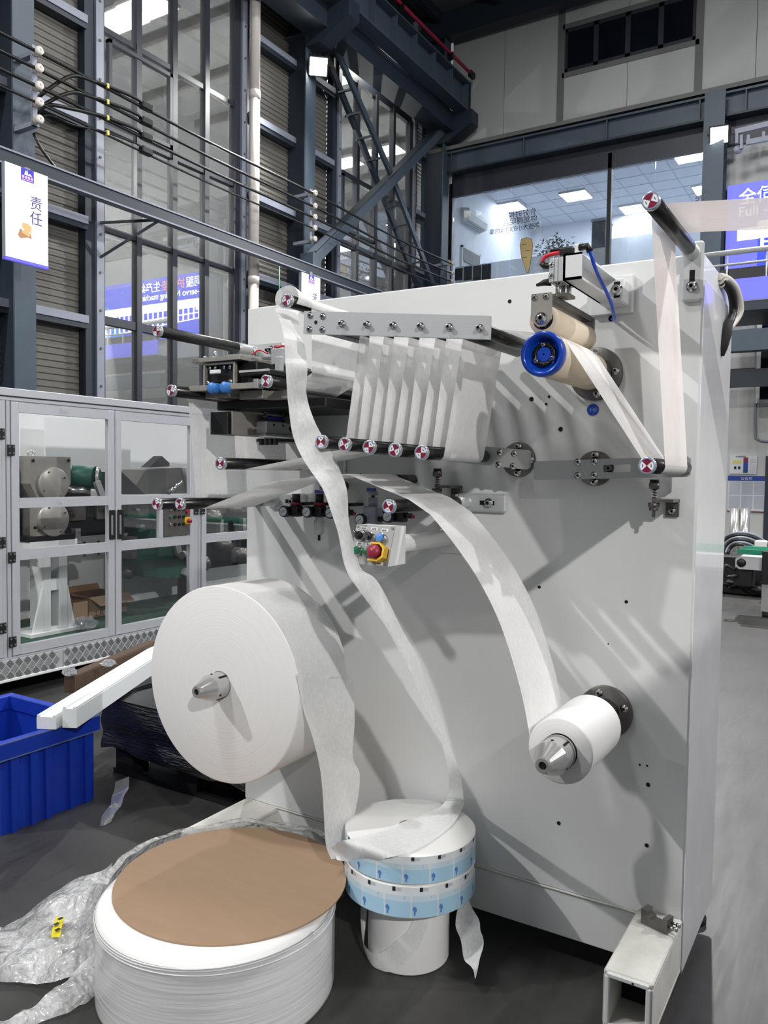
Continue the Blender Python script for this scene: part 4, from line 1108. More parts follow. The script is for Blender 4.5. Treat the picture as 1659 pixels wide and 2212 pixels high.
# steel chute with a black tool on top behind door two
ch = thing('steel_chute', (XM + 0.3, 4.5, 1.0), 'tilted dark steel chute housing with a shiny tube inside the enclosure', 'machine')
def cy(px, py): q = PX(px, py, XM + 0.35); return (q.y, q.z)
MB().prism([cy(285, 1068), cy(318, 1015), cy(395, 1010), cy(415, 1066)], 'x', XM + 0.05, XM + 0.33).build('housing', 'dark_steel', ch)
MB().prism([cy(262, 1020), cy(262, 1068), cy(312, 1068)], 'x', XM + 0.1, XM + 0.36).build('wedge_plate', 'black_metal', ch)
a_, b_ = cy(358, 1065), cy(385, 1040)
MB().cyl((XM + 0.38, a_[0], a_[1]), (XM + 0.38, b_[0], b_[1]), 0.022, n=14).build('tube', 'chrome', ch)
MB().prism([cy(340, 1010), cy(362, 990), cy(368, 985), cy(384, 1000), cy(384, 1008)], 'x', XM + 0.15, XM + 0.25).build('black_clamp', 'black_plastic', ch)
MB().prism([cy(395, 1010), cy(402, 1008), cy(416, 1062), cy(410, 1066)], 'x', XM + 0.33, XM + 0.37).build('side_flange', 'alu', ch)
# cardboard boxes on the green floor
def carton(name, px0, px1, pyb, pyt, dx, label):
    p = PZ(px0, pyb, 0.27); q0 = p.x
    qy1 = PX(px1, pyb, q0).y
    z1 = PX((px0 + px1) / 2, pyt, q0).z
    t = thing(name, (q0 - dx / 2, (p.y + qy1) / 2, 0.268), label, 'box')
    w = 0.004
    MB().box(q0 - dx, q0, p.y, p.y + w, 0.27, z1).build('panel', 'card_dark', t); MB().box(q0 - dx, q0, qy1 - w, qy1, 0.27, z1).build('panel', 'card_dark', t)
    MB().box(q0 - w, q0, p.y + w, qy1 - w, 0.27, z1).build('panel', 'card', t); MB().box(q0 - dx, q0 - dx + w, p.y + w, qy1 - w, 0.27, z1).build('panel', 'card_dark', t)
    MB().box(q0 - dx, q0, p.y, qy1, 0.269, 0.272).build('bottom', 'card_dark', t)
    return t, q0, p.y, qy1, z1
t, q0, ya, yb3, z1 = carton('cardboard_box', 192, 275, 1335, 1285, 0.35, 'open brown cardboard carton with printed side on the green enclosure floor')
MB().add([(q0, ya, z1), (q0, yb3, z1), (q0 + 0.12, yb3 - 0.02, z1 - 0.06), (q0 + 0.12, ya + 0.02, z1 - 0.06)], [(0, 1, 2, 3)]).build('flap', 'card', t)
MB().add([(q0 - 0.35, ya, z1), (q0 - 0.35, yb3, z1), (q0 - 0.42, yb3, z1 + 0.1), (q0 - 0.42, ya, z1 + 0.1)], [(0, 1, 2, 3)]).build('flap', 'card_dark', t)
MB().add([(q0, ya, z1), (q0 - 0.35, ya, z1), (q0 - 0.33, ya - 0.12, z1 + 0.05), (q0 - 0.02, ya - 0.12, z1 + 0.03)], [(0, 1, 2, 3)]).build('flap', 'card_dark', t)
text('print', '工具', 0.05, (q0 + 0.002, ya + 0.05, z1 - 0.16), (0, 1, 0), (0, 0, 1), 'ink', t, 0.0004)
carton('cardboard_box', 158, 190, 1343, 1300, 0.2, 'small dark cardboard carton in front of the printed carton')
def crumple(c, r, n, seed, hz=0.6):
    mb = MB(); rows = []
    for i in range(n + 1):
        th = pi * i / n; row = []
        for j in range(2 * n + 1):
            ph = 2 * pi * j / (2 * n)
            d = Vector((sin(th) * cos(ph), sin(th) * sin(ph), cos(th)))
            k = 1 + 0.55 * noise.noise(d * 2.2 + Vector((seed, 0, 0))) + 0.25 * noise.noise(d * 5 + Vector((0, seed, 0)))
            p = Vector(c) + Vector((d.x * r * k, d.y * r * k, d.z * r * k * hz))
            row.append(p)
        rows.append(row)
    return mb.grid(rows, smooth=False)
p = PZ(203, 1362, 0.27)
tag(crumple((p.x - 0.1, p.y, 0.31), 0.085, 10, 4).build('plastic_bag', 'film'), 'small crumpled clear plastic bag on the green enclosure floor', 'bag')

# ================================================================== LEFT FLOOR ITEMS
# blue stacking crate
cr = thing('blue_crate', (-3.3, 2.16, 0), 'blue plastic stacking crate with vertical ribs at the left edge', 'crate')
CX1, CX0, CY0, CY1, CZ = -2.985, -3.60, 1.93, 2.385, 0.385
th_ = 0.012
MB().box(CX1 - th_, CX1, CY0, CY1, 0.0, CZ - 0.06).build('side_wall', 'blue_crate', cr)
MB().box(CX0, CX0 + th_, CY0, CY1, 0.0, CZ - 0.06).build('side_wall', 'blue_crate', cr)
MB().box(CX0 + th_, CX1 - th_, CY0, CY0 + th_, 0.0, CZ - 0.06).build('end_wall', 'blue_crate', cr)
MB().box(CX0 + th_, CX1 - th_, CY1 - th_, CY1, 0.0, CZ - 0.06).build('end_wall', 'blue_crate', cr)
MB().box(CX0 + th_, CX1 - th_, CY0 + th_, CY1 - th_, 0.0, 0.012).build('bottom', 'blue_crate', cr)
rim = MB()
for (a, b, c, d) in ((CX1 - 0.02, CX1 + 0.022, CY0 - 0.02, CY1 + 0.02), (CX0 - 0.022, CX0 + 0.02, CY0 - 0.02, CY1 + 0.02), (CX0 + 0.02, CX1 - 0.02, CY0 - 0.02, CY0 + 0.02), (CX0 + 0.02, CX1 - 0.02, CY1 - 0.02, CY1 + 0.02)):
    rim.box(a, b, c, d, CZ - 0.07, CZ, 0.004)
rim.build('rim', 'blue_crate', cr)
MB().box(CX1 + 0.0205, CX1 + 0.0235, CY0 - 0.02, CY1 + 0.02, CZ - 0.004, CZ + 0.001).box(CX1 + 0.0205, CX1 + 0.0235, CY0 - 0.02, CY1 + 0.02, CZ - 0.072, CZ - 0.067).build('worn_edge', 'crate_edge', cr)
for y in (1.97, 2.06, 2.13, 2.25, 2.33):
    MB().prism([(y, 0.0), (y + 0.022, 0.0), (y + 0.034, CZ - 0.07), (y - 0.004, CZ - 0.07)], 'x', CX1, CX1 + 0.016).build('rib', 'blue_crate', cr)
for x in (-3.5, -3.35, -3.2, -3.07):
    MB().prism([(x, 0.0), (x + 0.022, 0.0), (x + 0.034, CZ - 0.07), (x - 0.004, CZ - 0.07)], 'y', CY0 - 0.016, CY0).build('rib', 'blue_crate', cr)
# two white painted channels resting on crate and pallet
bd = Vector((-0.52, 1.0, 0.0)).normalized()
def wrail(pa, w, h, lab, seed):
    a = pa; b = a + bd * 1.45
    t = thing('white_rail', a, lab, 'rail', 'white rails lying across the crate')
    side = bd.cross(Vector((0, 0, 1))).normalized()
    MB().beam(a, b, w, h).build('bar', 'rail_white', t)
    for s_ in (-1, 1):
        MB().beam(a + Vector((0, 0, h / 2 + 0.004)) + side * s_ * (w / 2 - 0.008), b + Vector((0, 0, h / 2 + 0.004)) + side * s_ * (w / 2 - 0.008), 0.012, 0.008).build('lip', 'rail_white', t)
    return t
hA, hB = 0.052, 0.082
pA = PZ(100, 1562, CZ + 0.002 + hA / 2)
pB = PZ(150, 1552, CZ + 0.002 + hB / 2)
wrail(pA, 0.085, hA, 'white painted steel rail on the crate rim, lower and farther one', 1)
wrail(pB, 0.062, hB, 'white painted steel rail on the crate rim with a scratched end', 2)
# pallet load wrapped in black film
pl = thing('wrapped_pallet', (-2.66, 3.1, 0), 'pallet load wrapped in shiny black stretch film on the dark floor', 'pallet')
PXa, PXb, PYa, PYb = -3.20, -2.13, 2.60, 3.65
rows = []
for i in range(13):
    z = 0.13 + i * 0.021
    row = []
    for j in range(49):
        t_ = j / 48 * 4; k = int(t_) % 4; f_ = t_ - int(t_)
        c4 = [(PXa, PYa), (PXb, PYa), (PXb, PYb), (PXa, PYb), (PXa, PYa)]
        x_ = c4[k][0] + (c4[k + 1][0] - c4[k][0]) * f_; y_ = c4[k][1] + (c4[k + 1][1] - c4[k][1]) * f_
        nv = noise.noise_vector(Vector((x_ * 3, y_ * 3, z * 12)))
        zz = z + (0.05 * noise.noise(Vector((x_ * 6, y_ * 6, 3))) if i == 0 else 0)
        row.append((x_ + nv.x * 0.02, y_ + nv.y * 0.02, zz))
    rows.append(row)
MB().grid(rows).build('wrap', 'black_film', pl)
MB().box(PXa + 0.04, PXb - 0.04, PYa + 0.04, PYb - 0.04, 0.13, 0.37).build('load', 'black_metal', pl)
for y in (PYa + 0.05, (PYa + PYb) / 2 - 0.05, PYb - 0.15):
    MB().box(PXa + 0.03, PXb - 0.03, y, y + 0.1, 0.0, 0.025).build('skid_board', 'black_metal', pl)
    for x_ in (PXa + 0.05, (PXa + PXb) / 2 - 0.06, PXb - 0.17):
        MB().box(x_, x_ + 0.12, y, y + 0.1, 0.025, 0.13).build('block', 'black_metal', pl)
# loose film tail from the wrap
fa = [PZ(250, 1690, 0.12), PZ(245, 1720, 0.06), PZ(230, 1750, 0.03), PZ(215, 1782, 0.006)]
fb = [PZ(280, 1680, 0.14), PZ(272, 1715, 0.08), PZ(255, 1745, 0.05), PZ(238, 1776, 0.01)]
ribbon('film_tail', catmull(fa, 5), catmull(fb, 5), 'film', 'torn clear film tail hanging from the wrapped pallet to the floor', 'plastic film', 5, 0.012, wscale=20)
# old timber board lying on top, with shreds of wrap
wd = thing('timber_board', (-3.1, 3.2, 0.37), 'worn brown timber board lying on the black wrapped load', 'board')
q0, q1 = PZ(150, 1478, 0.42), PZ(330, 1400, 0.42)
MB().beam(q0, q1, 0.06, 0.09).build('board', 'wood', wd)
MB().beam(q0 + Vector((0.035, 0, 0)), q1 + Vector((0.035, 0, 0)), 0.008, 0.085).build('face_strip', 'wood', wd)
for i, (px, py) in enumerate(((150, 1452), (235, 1432))):
    p = PZ(px, py, 0.49)
    tag(crumple(p, 0.035, 8, 9 + i, 0.5).build('film_shred', 'film'), ['crumpled film shred at the end of the timber board', 'crumpled film shred halfway along the timber board'][i], 'plastic film')

# ================================================================== RIGHT BACKGROUND
# wall posters
def poster(name, y, x0, x1, z0, z1, label):
    t = thing(name, ((x0 + x1) / 2, y, z0), label, 'poster')
    MB().box(x0, x1, y, y + 0.02, z0, z1).build('sheet', 'poster', t)
    return t
yp = YB - 0.03
t = poster('wall_chart', yp, -2.40, -1.93, 1.57, 1.91, 'printed wall chart with coloured blocks on the white back wall')
for (a, b, c, d, m_) in ((0.24, 0.32, 0.22, 0.31, 'poster_red'), (0.24, 0.32, 0.06, 0.22, 'led_sky'), (0.24, 0.32, 0.02, 0.06, 'green'), (0.05, 0.2, 0.2, 0.26, 'poster_yellow'), (0.08, 0.12, 0.09, 0.14, 'ink'), (0.15, 0.19, 0.09, 0.14, 'ink')):
    MB().box(-2.40 + a, -2.40 + b, yp - 0.004, yp, 1.57 + c, 1.57 + d).build('colour_block', 'poster_blue' if m_ == 'led_sky' else m_, t)
for i in range(9):
    MB().box(-2.05, -1.95 + 0.0 * i, yp - 0.003, yp, 1.60 + i * 0.03, 1.607 + i * 0.03).build('text_line', 'poster_grey', t)
text('title', '安全管理制度', 0.03, (-2.3, yp - 0.003, 1.885), (1, 0, 0), (0, 0, 1), 'ink', t, 0.001)
t = poster('notice_board', yp, -2.42, -1.75, 0.86, 1.535, 'blue-headed notice board with six sheets on the white back wall')
MB().box(-2.42, -1.75, yp - 0.006, yp, 1.44, 1.535).build('header', 'poster_blue', t)
text('header_text', '公告栏', 0.07, (-2.2, yp - 0.008, 1.46), (1, 0, 0), (0, 0, 1), 'poster', t, 0.001)
for r in range(2):
    for c in range(3):
        MB().box(-2.39 + c * 0.215, -2.20 + c * 0.215, yp - 0.005, yp, 0.92 + r * 0.265, 1.16 + r * 0.265).build('notice_sheet', 'poster_grey', t)
MB().box(-2.42, -1.75, yp - 0.005, yp, 0.86, 0.875).build('footer', 'poster_red', t)
# conduit
p = [PY(1636, 648, YB - 0.04), PY(1634, 780, YB - 0.04), PY(1631, 930, YB - 0.04), PY(1637, 948, YB - 0.04), PY(1650, 953, YB - 0.04), PY(1680, 953, YB - 0.04)]
tag(MB().tube(catmull(p, 4), 0.022, 8).build('wall_conduit', 'girt'), 'grey conduit bending along the white back wall', 'conduit')
# dark doorway and window on the lower wall
a, b = PY(1648, 665, YB - 0.02), PY(1648, 862, YB - 0.02)
dr = thing('window_6', (a.x, YB, b.z), 'dark window opening in the white wall at the right edge', 'window', kind=STRUCT)
MB().box(a.x, a.x + 1.4, YB - 0.03, YB - 0.01, b.z, a.z).build('pane', 'dark_glass', dr)
MB().box(a.x - 0.08, a.x, YB - 0.06, YB, b.z - 0.08, a.z + 0.08).build('casing', 'label_white', dr)
a = PY(1655, 985, YB - 0.02)
MB().box(a.x, a.x + 1.0, YB - 0.05, YB, 0, a.z).build('door_1', 'steel_blue_dark_shade')
tag(bpy.data.objects['door_1'], 'grey door at the right edge of the white wall', 'door', kind=STRUCT)
# two steel tubes leaning upright
for i, (px, lab) in enumerate(((1580, 'polished steel tube standing upright behind the conveyor, nearer the machine'), (1600, 'polished steel tube standing upright behind the conveyor, beside the cables'))):
    p = PY(px + 6, 1170, 12.2)
    ttop = PY(px + 8 + i * 2, 1098, 12.2)
    o = MB().lathe((p.x, 12.2, 0), (ttop.x - p.x, 0.0, ttop.z), [(0, 0.0), (0, 0.07), (ttop.z, 0.07), (ttop.z, 0.055), (ttop.z - 0.05, 0.05), (ttop.z - 0.05, 0)], 20)
    tag(o.build('steel_tube', 'steel'), lab, 'tube', 'upright steel tubes')
# small belt conveyor
cv = thing('belt_conveyor', (-0.6, 9.6, 0), 'small belt conveyor with green top rail entering at the right edge', 'conveyor')
p0 = PY(1590, 1212, 9.5)
zc = p0.z
MB().prism([(p0.x, zc - 0.05), (p0.x + 0.04, zc - 0.08), (1.5, zc - 0.08), (1.5, zc + 0.06), (p0.x + 0.04, zc + 0.06), (p0.x, zc + 0.03)], 'y', 9.45, 9.5).build('side_frame', 'alu', cv)
MB().box(p0.x + 0.02, 1.5, 9.5, 9.95, zc - 0.04, zc + 0.04).build('belt', 'label_white', cv)
MB().box(p0.x + 0.02, 1.5, 9.42, 9.46, zc + 0.09, zc + 0.14).build('guide_rail', 'conv_green', cv)
MB().box(p0.x + 0.02, 1.5, 9.9, 9.95, zc + 0.07, zc + 0.14).build('guide_rail', 'conv_green', cv)
MB().lathe((p0.x + 0.06, 9.44, zc - 0.01), (0, 1, 0), [(0, 0), (0, 0.045), (0.02, 0.05), (0.02, 0)], 20).build('end_bearing', 'black_plastic', cv)
MB().box(p0.x + 0.27, p0.x + 0.34, 9.38, 9.45, zc - 0.22, zc + 0.14, 0.01).build('clamp', 'black_plastic', cv)
lx = PY(1648, 1260, 9.6).x
for y in (9.5, 9.85):
    MB().box(lx, lx + 0.1, y, y + 0.06, 0.06, zc - 0.06).build('leg', 'steel', cv)
    MB().cyl((lx + 0.05, y + 0.03, 0), (lx + 0.05, y + 0.03, 0.06), 0.04, n=12).build('foot', 'rubber', cv)
mp_ = PY(1607, 1245, 9.6)
MB().box(mp_.x - 0.09, mp_.x + 0.10, 9.5, 9.75, mp_.z - 0.1, zc - 0.06, 0.01).build('motor_box', 'black_plastic', cv)
MB().tube(catmull([(mp_.x - 0.05, 9.48, mp_.z + 0.02), (mp_.x - 0.16, 9.45, mp_.z), (mp_.x - 0.17, 9.45, mp_.z + 0.12), (mp_.x - 0.08, 9.48, zc - 0.1)], 5), 0.018, 8).build('cable', 'black_plastic', cv)
bgp = PZ(1622, 1285, 0.0)
tag(crumple((bgp.x, bgp.y + 0.15, 0.13), 0.36, 16, 2.5, 0.42).build('black_bag', 'bag'), 'crumpled black plastic bag on the floor under the conveyor', 'bag')
hp = PY(1598, 1180, 11.2)
hs = thing('cable_heap', (hp.x, 11.2, 0), 'coil of grey hoses and cables piled behind the conveyor', 'cables')
MB().box(hp.x - 0.35, hp.x + 0.45, 11.1, 11.7, 0, hp.z - 0.12, 0.02).build('trolley_box', 'black_metal', hs)
for i in range(6):
    r = 0.15 + 0.035 * i
    MB().tube([(hp.x + r * cos(a_), 11.3 + 0.03 * i + 0.05 * sin(3 * a_), hp.z - 0.12 + r * 0.85 * max(0, sin(a_)) + 0.01) for a_ in [k * pi / 14 for k in range(15)]], 0.016, 6).build('hose', 'girt' if i % 2 else 'black_plastic', hs)
MB().box(hp.x + 0.28, hp.x + 0.55, 11.0, 11.3, hp.z - 0.14, hp.z + 0.08, 0.05).build('black_case', 'black_plastic', hs)
MB().box(hp.x + 0.2, hp.x + 0.34, 10.95, 11.1, hp.z + 0.0, hp.z + 0.1, 0.01).build('white_box', 'label_white', hs)

# unseen machine added past the right edge: shades the lower panel, takes the web band
nm = thing('shading_machine', (1.7, 0.75, 0), 'unseen white machine housing added beyond the right edge to shade the lower panel and take the web band', 'machine')
MB().box(0.95, 2.5, 0.15, 1.35, 0.08, 2.22, 0.01).build('housing', 'white_paint', nm)
for (x, y) in ((1.05, 0.25), (2.4, 0.25), (1.05, 1.25), (2.4, 1.25)):
    MB().cyl((x, y, 0), (x, y, 0.08), 0.05, n=16).build('levelling_foot', 'rubber', nm)
MB().box(0.95, 1.5, 1.35, 2.4, 1.5, 1.6, 0.005).build('web_table', 'white_paint', nm)
MB().box(1.1, 1.5, 1.35, 1.45, 1.6, 2.0).build('roller_bracket', 'alu', nm)
MB().cyl((1.2, 1.45, 1.944), (1.2, 2.35, 1.944), 0.02, n=20).build('guide_roller', 'roller_black', nm)
MB().box(0.96, 1.06, 2.2, 2.3, 0.0, 1.5).build('table_leg', 'alu', nm)

# ================================================================== UNWIND STAND (main machine)
Y0 = 2.37
XL, XR, ZT = -2.073, -0.429, 2.117
um = thing('unwind_stand', ((XL + XR) / 2, 2.6, 0), 'tall white painted unwinding machine stand with rollers and dancer arms', 'machine')
MB().box(XL, XR, Y0, 2.87, 0.215, ZT, 0.004).build('panel', 'white_paint', um)
MB().box(XL + 0.001, XR - 0.001, Y0, 2.87, 0.07, 0.213, 0.003).build('base_beam', 'white_paint', um)
sd = MB().box(XR, XR + 0.003, Y0 + 0.004, 2.868, 0.075, 2.045).build('side_cover', 'gloss_white', um)
MB().tube([(x_, Y0 - 0.001 + 0.0015 * noise.noise(Vector((x_ * 14, 0, 0))), 0.214 + 0.002 * noise.noise(Vector((x_ * 9, 3, 0)))) for x_ in [XL + 0.01 + i * 0.02 for i in range(80)]], 0.004, 6).build('weld_seam', 'dirty_paint', um)
# foot tubes: hollow square section
def foot_tube(x0, x1, yf, z0, z1, name='foot_tube'):
    w = 0.016
    mb = MB()
    mb.box(x0, x1, yf, Y0 - 0.0005, z1 - w, z1, 0.004); mb.box(x0, x1, yf, Y0 - 0.0005, z0, z0 + w, 0.004)
    mb.box(x0, x0 + w, yf, Y0 - 0.0005, z0 + w, z1 - w); mb.box(x1 - w, x1, yf, Y0 - 0.0005, z0 + w, z1 - w)
    return mb.build(name, 'dirty_paint', um)
tl = PZ(1303, 2094, 0.233)
foot_tube(tl.x, XR, 2.02, 0.078, 0.233)
MB().box(tl.x + 0.017, XR - 0.017, 2.14, 2.15, 0.095, 0.216).build('tube_shade_plate', 'hole', um)  # black plate painted as the shade inside the hollow tube
fr = MB()
for (a, b, c, d) in ((tl.x + 0.008, XR - 0.008, 0.215, 0.229), (tl.x + 0.008, XR - 0.008, 0.082, 0.095), (tl.x + 0.004, tl.x + 0.017, 0.09, 0.22), (XR - 0.017, XR - 0.004, 0.09, 0.22)):
    fr.box(a, b, 2.015, 2.024, c, d, 0.003)
fr.build('tube_end_weld', 'white_paint', um)
MB().cyl((tl.x + 0.075, 2.0145, 0.221), (tl.x + 0.075, 2.016, 0.221), 0.003, n=8).build('tube_hole', 'hole', um)
foot_tube(XL, XL + 0.165, 2.03, 0.06, 0.213)
for (x, y) in ((XR - 0.05, 2.82), (XL + 0.06, 2.82), (XR - 0.06, 2.12), (XL + 0.06, 2.12)):
    MB().lathe((x, y, 0), (0, 0, 1), [(0, 0.0), (0, 0.045), (0.02, 0.045), (0.03, 0.02), (0.08, 0.02)], 18).build('levelling_foot', 'rubber', um)
# holes drilled in the front plate
for (px, py, r) in ((1101, 651, 0.006), (1148, 862, 0.007), (1186, 857, 0.004), (1180, 873, 0.004), (1211, 927, 0.007), (1165, 1268, 0.005), (1353, 1300, 0.005), (1382, 1652, 0.003), (1398, 1654, 0.003),
                    (1400, 1695, 0.006), (1207, 1778, 0.006), (1397, 1826, 0.006), (1321, 688, 0.009), (780, 1025, 0.005), (690, 1458, 0.003), (755, 1475, 0.002), (1314, 1391, 0.002)):
    p = PY(px, py, Y0); MB().cyl((p.x, Y0 - 0.0012, p.z), (p.x, Y0 - 0.0002, p.z), r, n=14).build('drilled_hole', 'hole', um)
bd_ = PY(1281, 885, Y0)
bdg = MB().cyl((bd_.x, Y0 - 0.002, bd_.z), (bd_.x, Y0 - 0.0002, bd_.z), 0.0175, n=28).build('badge', 'blue_plastic', um)
text('badge_lettering', 'H8', 0.018, (bd_.x - 0.009, Y0 - 0.0025, bd_.z - 0.007), (1, 0, 0), (0, 0, 1), 'cap_blue', bdg, 0.0003)

# guide rollers ------------------------------------------------------
def end_cap(x, z, yf, r, ang, parent):
    mb = MB()
    mb.use(0).lathe((x, yf - 0.004, z), (0, 1, 0), [(0.0, r * 0.86), (0.0, r), (0.012, r)], 28)
    mb.use(1).lathe((x, yf - 0.004, z), (0, 1, 0), [(0.0, r * 0.78), (0.0, r * 0.86)], 28)
    mb.use(2).lathe((x, yf - 0.0035, z), (0, 1, 0), [(0.0, 0.0), (0.0, r * 0.8)], 28)
    for k in range(2):
        a0 = ang + k * pi
        pts = [(x, z)] + [(x + r * 0.78 * cos(a0 + t * pi / 2 / 8), z + r * 0.78 * sin(a0 + t * pi / 2 / 8)) for t in range(9)]
        mb.use(3).prism(pts, 'y', yf - 0.0045, yf - 0.0035)
        a1 = a0 + pi / 2
        for t in range(4):
            b0, b1 = a1 + 0.45 + t * 0.17, a1 + 0.45 + (t + 1) * 0.17
            mb.use(4).prism([(x + r * q * cos(b), z + r * q * sin(b)) for q, b in ((0.47, b0), (0.53, b0), (0.53, b1), (0.47, b1))], 'y', yf - 0.0045, yf - 0.0035)
    return mb.build('end_cap', ['steel', 'cap_blue', 'cap_white', 'cap_red', 'ink'], parent)
RR = 0.0185
def guide_roller(x, z, ang, yf=1.87, yb=2.265, m='roller_black', r=RR, bracket='cast', slot=(0, -1)):
    o = MB().cyl((x, yf, z), (x, yb, z), r, n=28).build('guide_roller', m, um)
    end_cap(x, z, yf, r * 1.06, ang, o)
    if bracket == 'cast':
        MB().lathe((x, yb, z), (0, 1, 0), [(0, 0.0), (0, r * 0.75), (0.012, r * 0.75), (0.014, r * 1.05), (Y0 - yb - 0.012, r * 1.0), (Y0 - yb, r * 1.2)], 24).build('cast_socket', 'alu', o)
        dx, dz = slot
        cx, cz = x + dx * 0.05, z + dz * 0.05
        hx, hz = (0.085, 0.030) if dx else (0.028, 0.082)
        pl_ = MB().box(cx - hx, cx + hx, Y0 - 0.016, Y0 - 0.0003, cz - hz, cz + hz, 0.006).build('bracket_plate', 'alu', o)
        sx, sz = x + dx * 0.072, z + dz * 0.072
        s2 = MB()
        if dx: s2.box(sx - 0.025, sx + 0.025, Y0 - 0.0168, Y0 - 0.0155, sz - 0.007, sz + 0.007)
        else: s2.box(sx - 0.007, sx + 0.007, Y0 - 0.0168, Y0 - 0.0155, sz - 0.025, sz + 0.025)
        s2.build('slot', 'hole', o)
        bolt_at(sx + dx * 0.006, Y0 - 0.017, sz + dz * 0.02, 0.010, o)
    return o
def bolt_at(x, y, z, r, parent, h=0.010, m='chrome', name='bolt'):
    """socket-head bolt facing the viewer (-Y) with washer"""
    mb = MB()
    mb.use(0).lathe((x, y, z), (0, -1, 0), [(0, 0.0), (0, r * 1.5), (0.002, r * 1.5), (0.002, r), (h, r), (h + 0.001, r * 0.85), (h + 0.001, r * 0.5)], 16)
    mb.use(1).lathe((x, y - h - 0.001, z), (0, 1, 0), [(0, r * 0.5), (r * 0.7, r * 0.5), (r * 0.7, 0)], 6)
    return mb.build(name, [m, 'ink'], parent)
A_, B_, C_, E_, F1_, F2_, G_, H_, I_, TR_ = (-2.02, 1.95), (-1.956, 1.754), (-1.561, 1.766), (-1.741, 1.521), (-2.022, 1.385), (-1.916, 1.389), (-1.128, 1.408), (-0.446, 1.524), (-1.485, 1.996), (-0.456, 2.116)
guide_roller(*A_, 1.6, m='carbon', yb=2.25, slot=(1, 0))
guide_roller(*B_, 1.25, bracket=None, yb=Y0 - 0.001)
guide_roller(*C_, 0.8, bracket=None, yb=Y0 - 0.001)
guide_roller(*E_, -0.8, slot=(1, 0))
guide_roller(*F1_, 1.9, bracket=None, yb=Y0 - 0.001)
guide_roller(*F2_, 1.0, slot=(1, 0))
guide_roller(*G_, 2.1, yb=2.28, slot=(1, 0))
guide_roller(*I_, 0.3, bracket=None, yb=Y0 - 0.001)
guide_roller(TR_[0], TR_[1], 1.2, yf=1.872, yb=2.29, r=0.0195, slot=(0, -1))
K_ = (PY(548, 1043, 1.90).x + 0.02, PY(548, 1043, 1.90).z - 0.012)
MM_ = (-1.335, 1.478)
guide_roller(*K_, 0.2, yf=2.24, bracket=None, yb=Y0 - 0.001, r=0.016)
guide_roller(*MM_, 0.2, yf=2.24, bracket=None, yb=Y0 - 0.001, r=0.016)

# fixed festoon bar on top: plate with bolts and six rollers behind
UP = [(-1.272, 1.906), (-1.190, 1.897), (-1.108, 1.888), (-1.025, 1.879), (-0.942, 1.870), (-0.858, 1.861)]
def bar_pt(t, dz, y): return (-1.402 + t * 0.572, y, 1.9215 - t * 0.062 + dz)
fb_ = MB()
pl4 = [(-1.402, 1.890), (-0.830, 1.832), (-0.829, 1.889), (-1.400, 1.953)]
fbar = MB().prism(pl4, 'y', 1.84, 1.853).build('festoon_bar', 'alu', um)
for (x, z) in UP:
    bolt_at(x + 0.004, 1.839, z, 0.0065, fbar, 0.012)
    o = MB().cyl((x, 1.853, z), (x, 2.30, z), RR * 0.86, n=20).build('festoon_roller', 'roller_black', um)
for px, py in ((670, 681), (697, 683), (668, 711), (696, 712)):
    p = PY(px, py, 1.839); bolt_at(p.x, 1.840, p.z, 0.006, fbar, 0.004)
p = PY(682, 696, 1.839); MB().cyl((p.x, 1.8385, p.z), (p.x, 1.8402, p.z), 0.005, n=14).build('bar_hole', 'hole', fbar)
p = PY(683, 697, 1.853)
MB().box(p.x - 0.022, p.x + 0.022, 1.853, Y0 - 0.001, p.z - 0.022, p.z + 0.022, 0.003).build('bar_arm', 'black_metal', fbar)
# dancer arm with five rollers, and its flange
DN = [(-1.356, 1.585), (-1.276, 1.577), (-1.194, 1.569), (-1.112, 1.561), (-1.030, 1.554)]
fl = PY(1122, 993, Y0)
def flange(x, z, r, label=None, th=0.014, m='dark_steel', ang0=0.35, nb=4):
    o = MB().lathe((x, Y0 - th, z), (0, 1, 0), [(0, 0.0), (0, r - 0.002), (0.002, r), (th - 0.0003, r)], 40).build('flange', m, um)
    for k in range(nb):
        a = ang0 + k * 2 * pi / nb
        bolt_at(x + 0.76 * r * cos(a), Y0 - th, z + 0.76 * r * sin(a), 0.008, o, 0.010)
    return o
flange(fl.x, fl.z, 0.054, ang0=0.0)
MB().cyl((fl.x, 2.29, fl.z), (fl.x, Y0 - 0.012, fl.z), 0.03, n=24).build('dancer_shaft', 'dark_steel', um)
da = MB().prism([(-1.385, 1.559), (-0.895, 1.515), (-0.885, 1.522), (-0.885, 1.566), (-0.893, 1.573), (-1.385, 1.615)], 'y', 2.268, 2.284).build('dancer_arm', 'arm_alu', um)
for (px, py) in ((1080, 977), (1111, 980), (1077, 1004), (1108, 1007)):
    p = PY(px, py, 2.268); bolt_at(p.x, 2.268, p.z, 0.0065, da, 0.003)
for (x, z), ang in zip(DN, (0.8 + pi / 2 + 0.1, 0.45, 1.62, 0.35, 1.55)):
    o = MB().cyl((x, 1.87, z), (x, 2.268, z), RR, n=24).build('dancer_roller', 'roller_black', um)
    end_cap(x, z, 1.87, RR * 1.06, ang if ang != 0.8 + pi / 2 + 0.1 else -0.75, o)
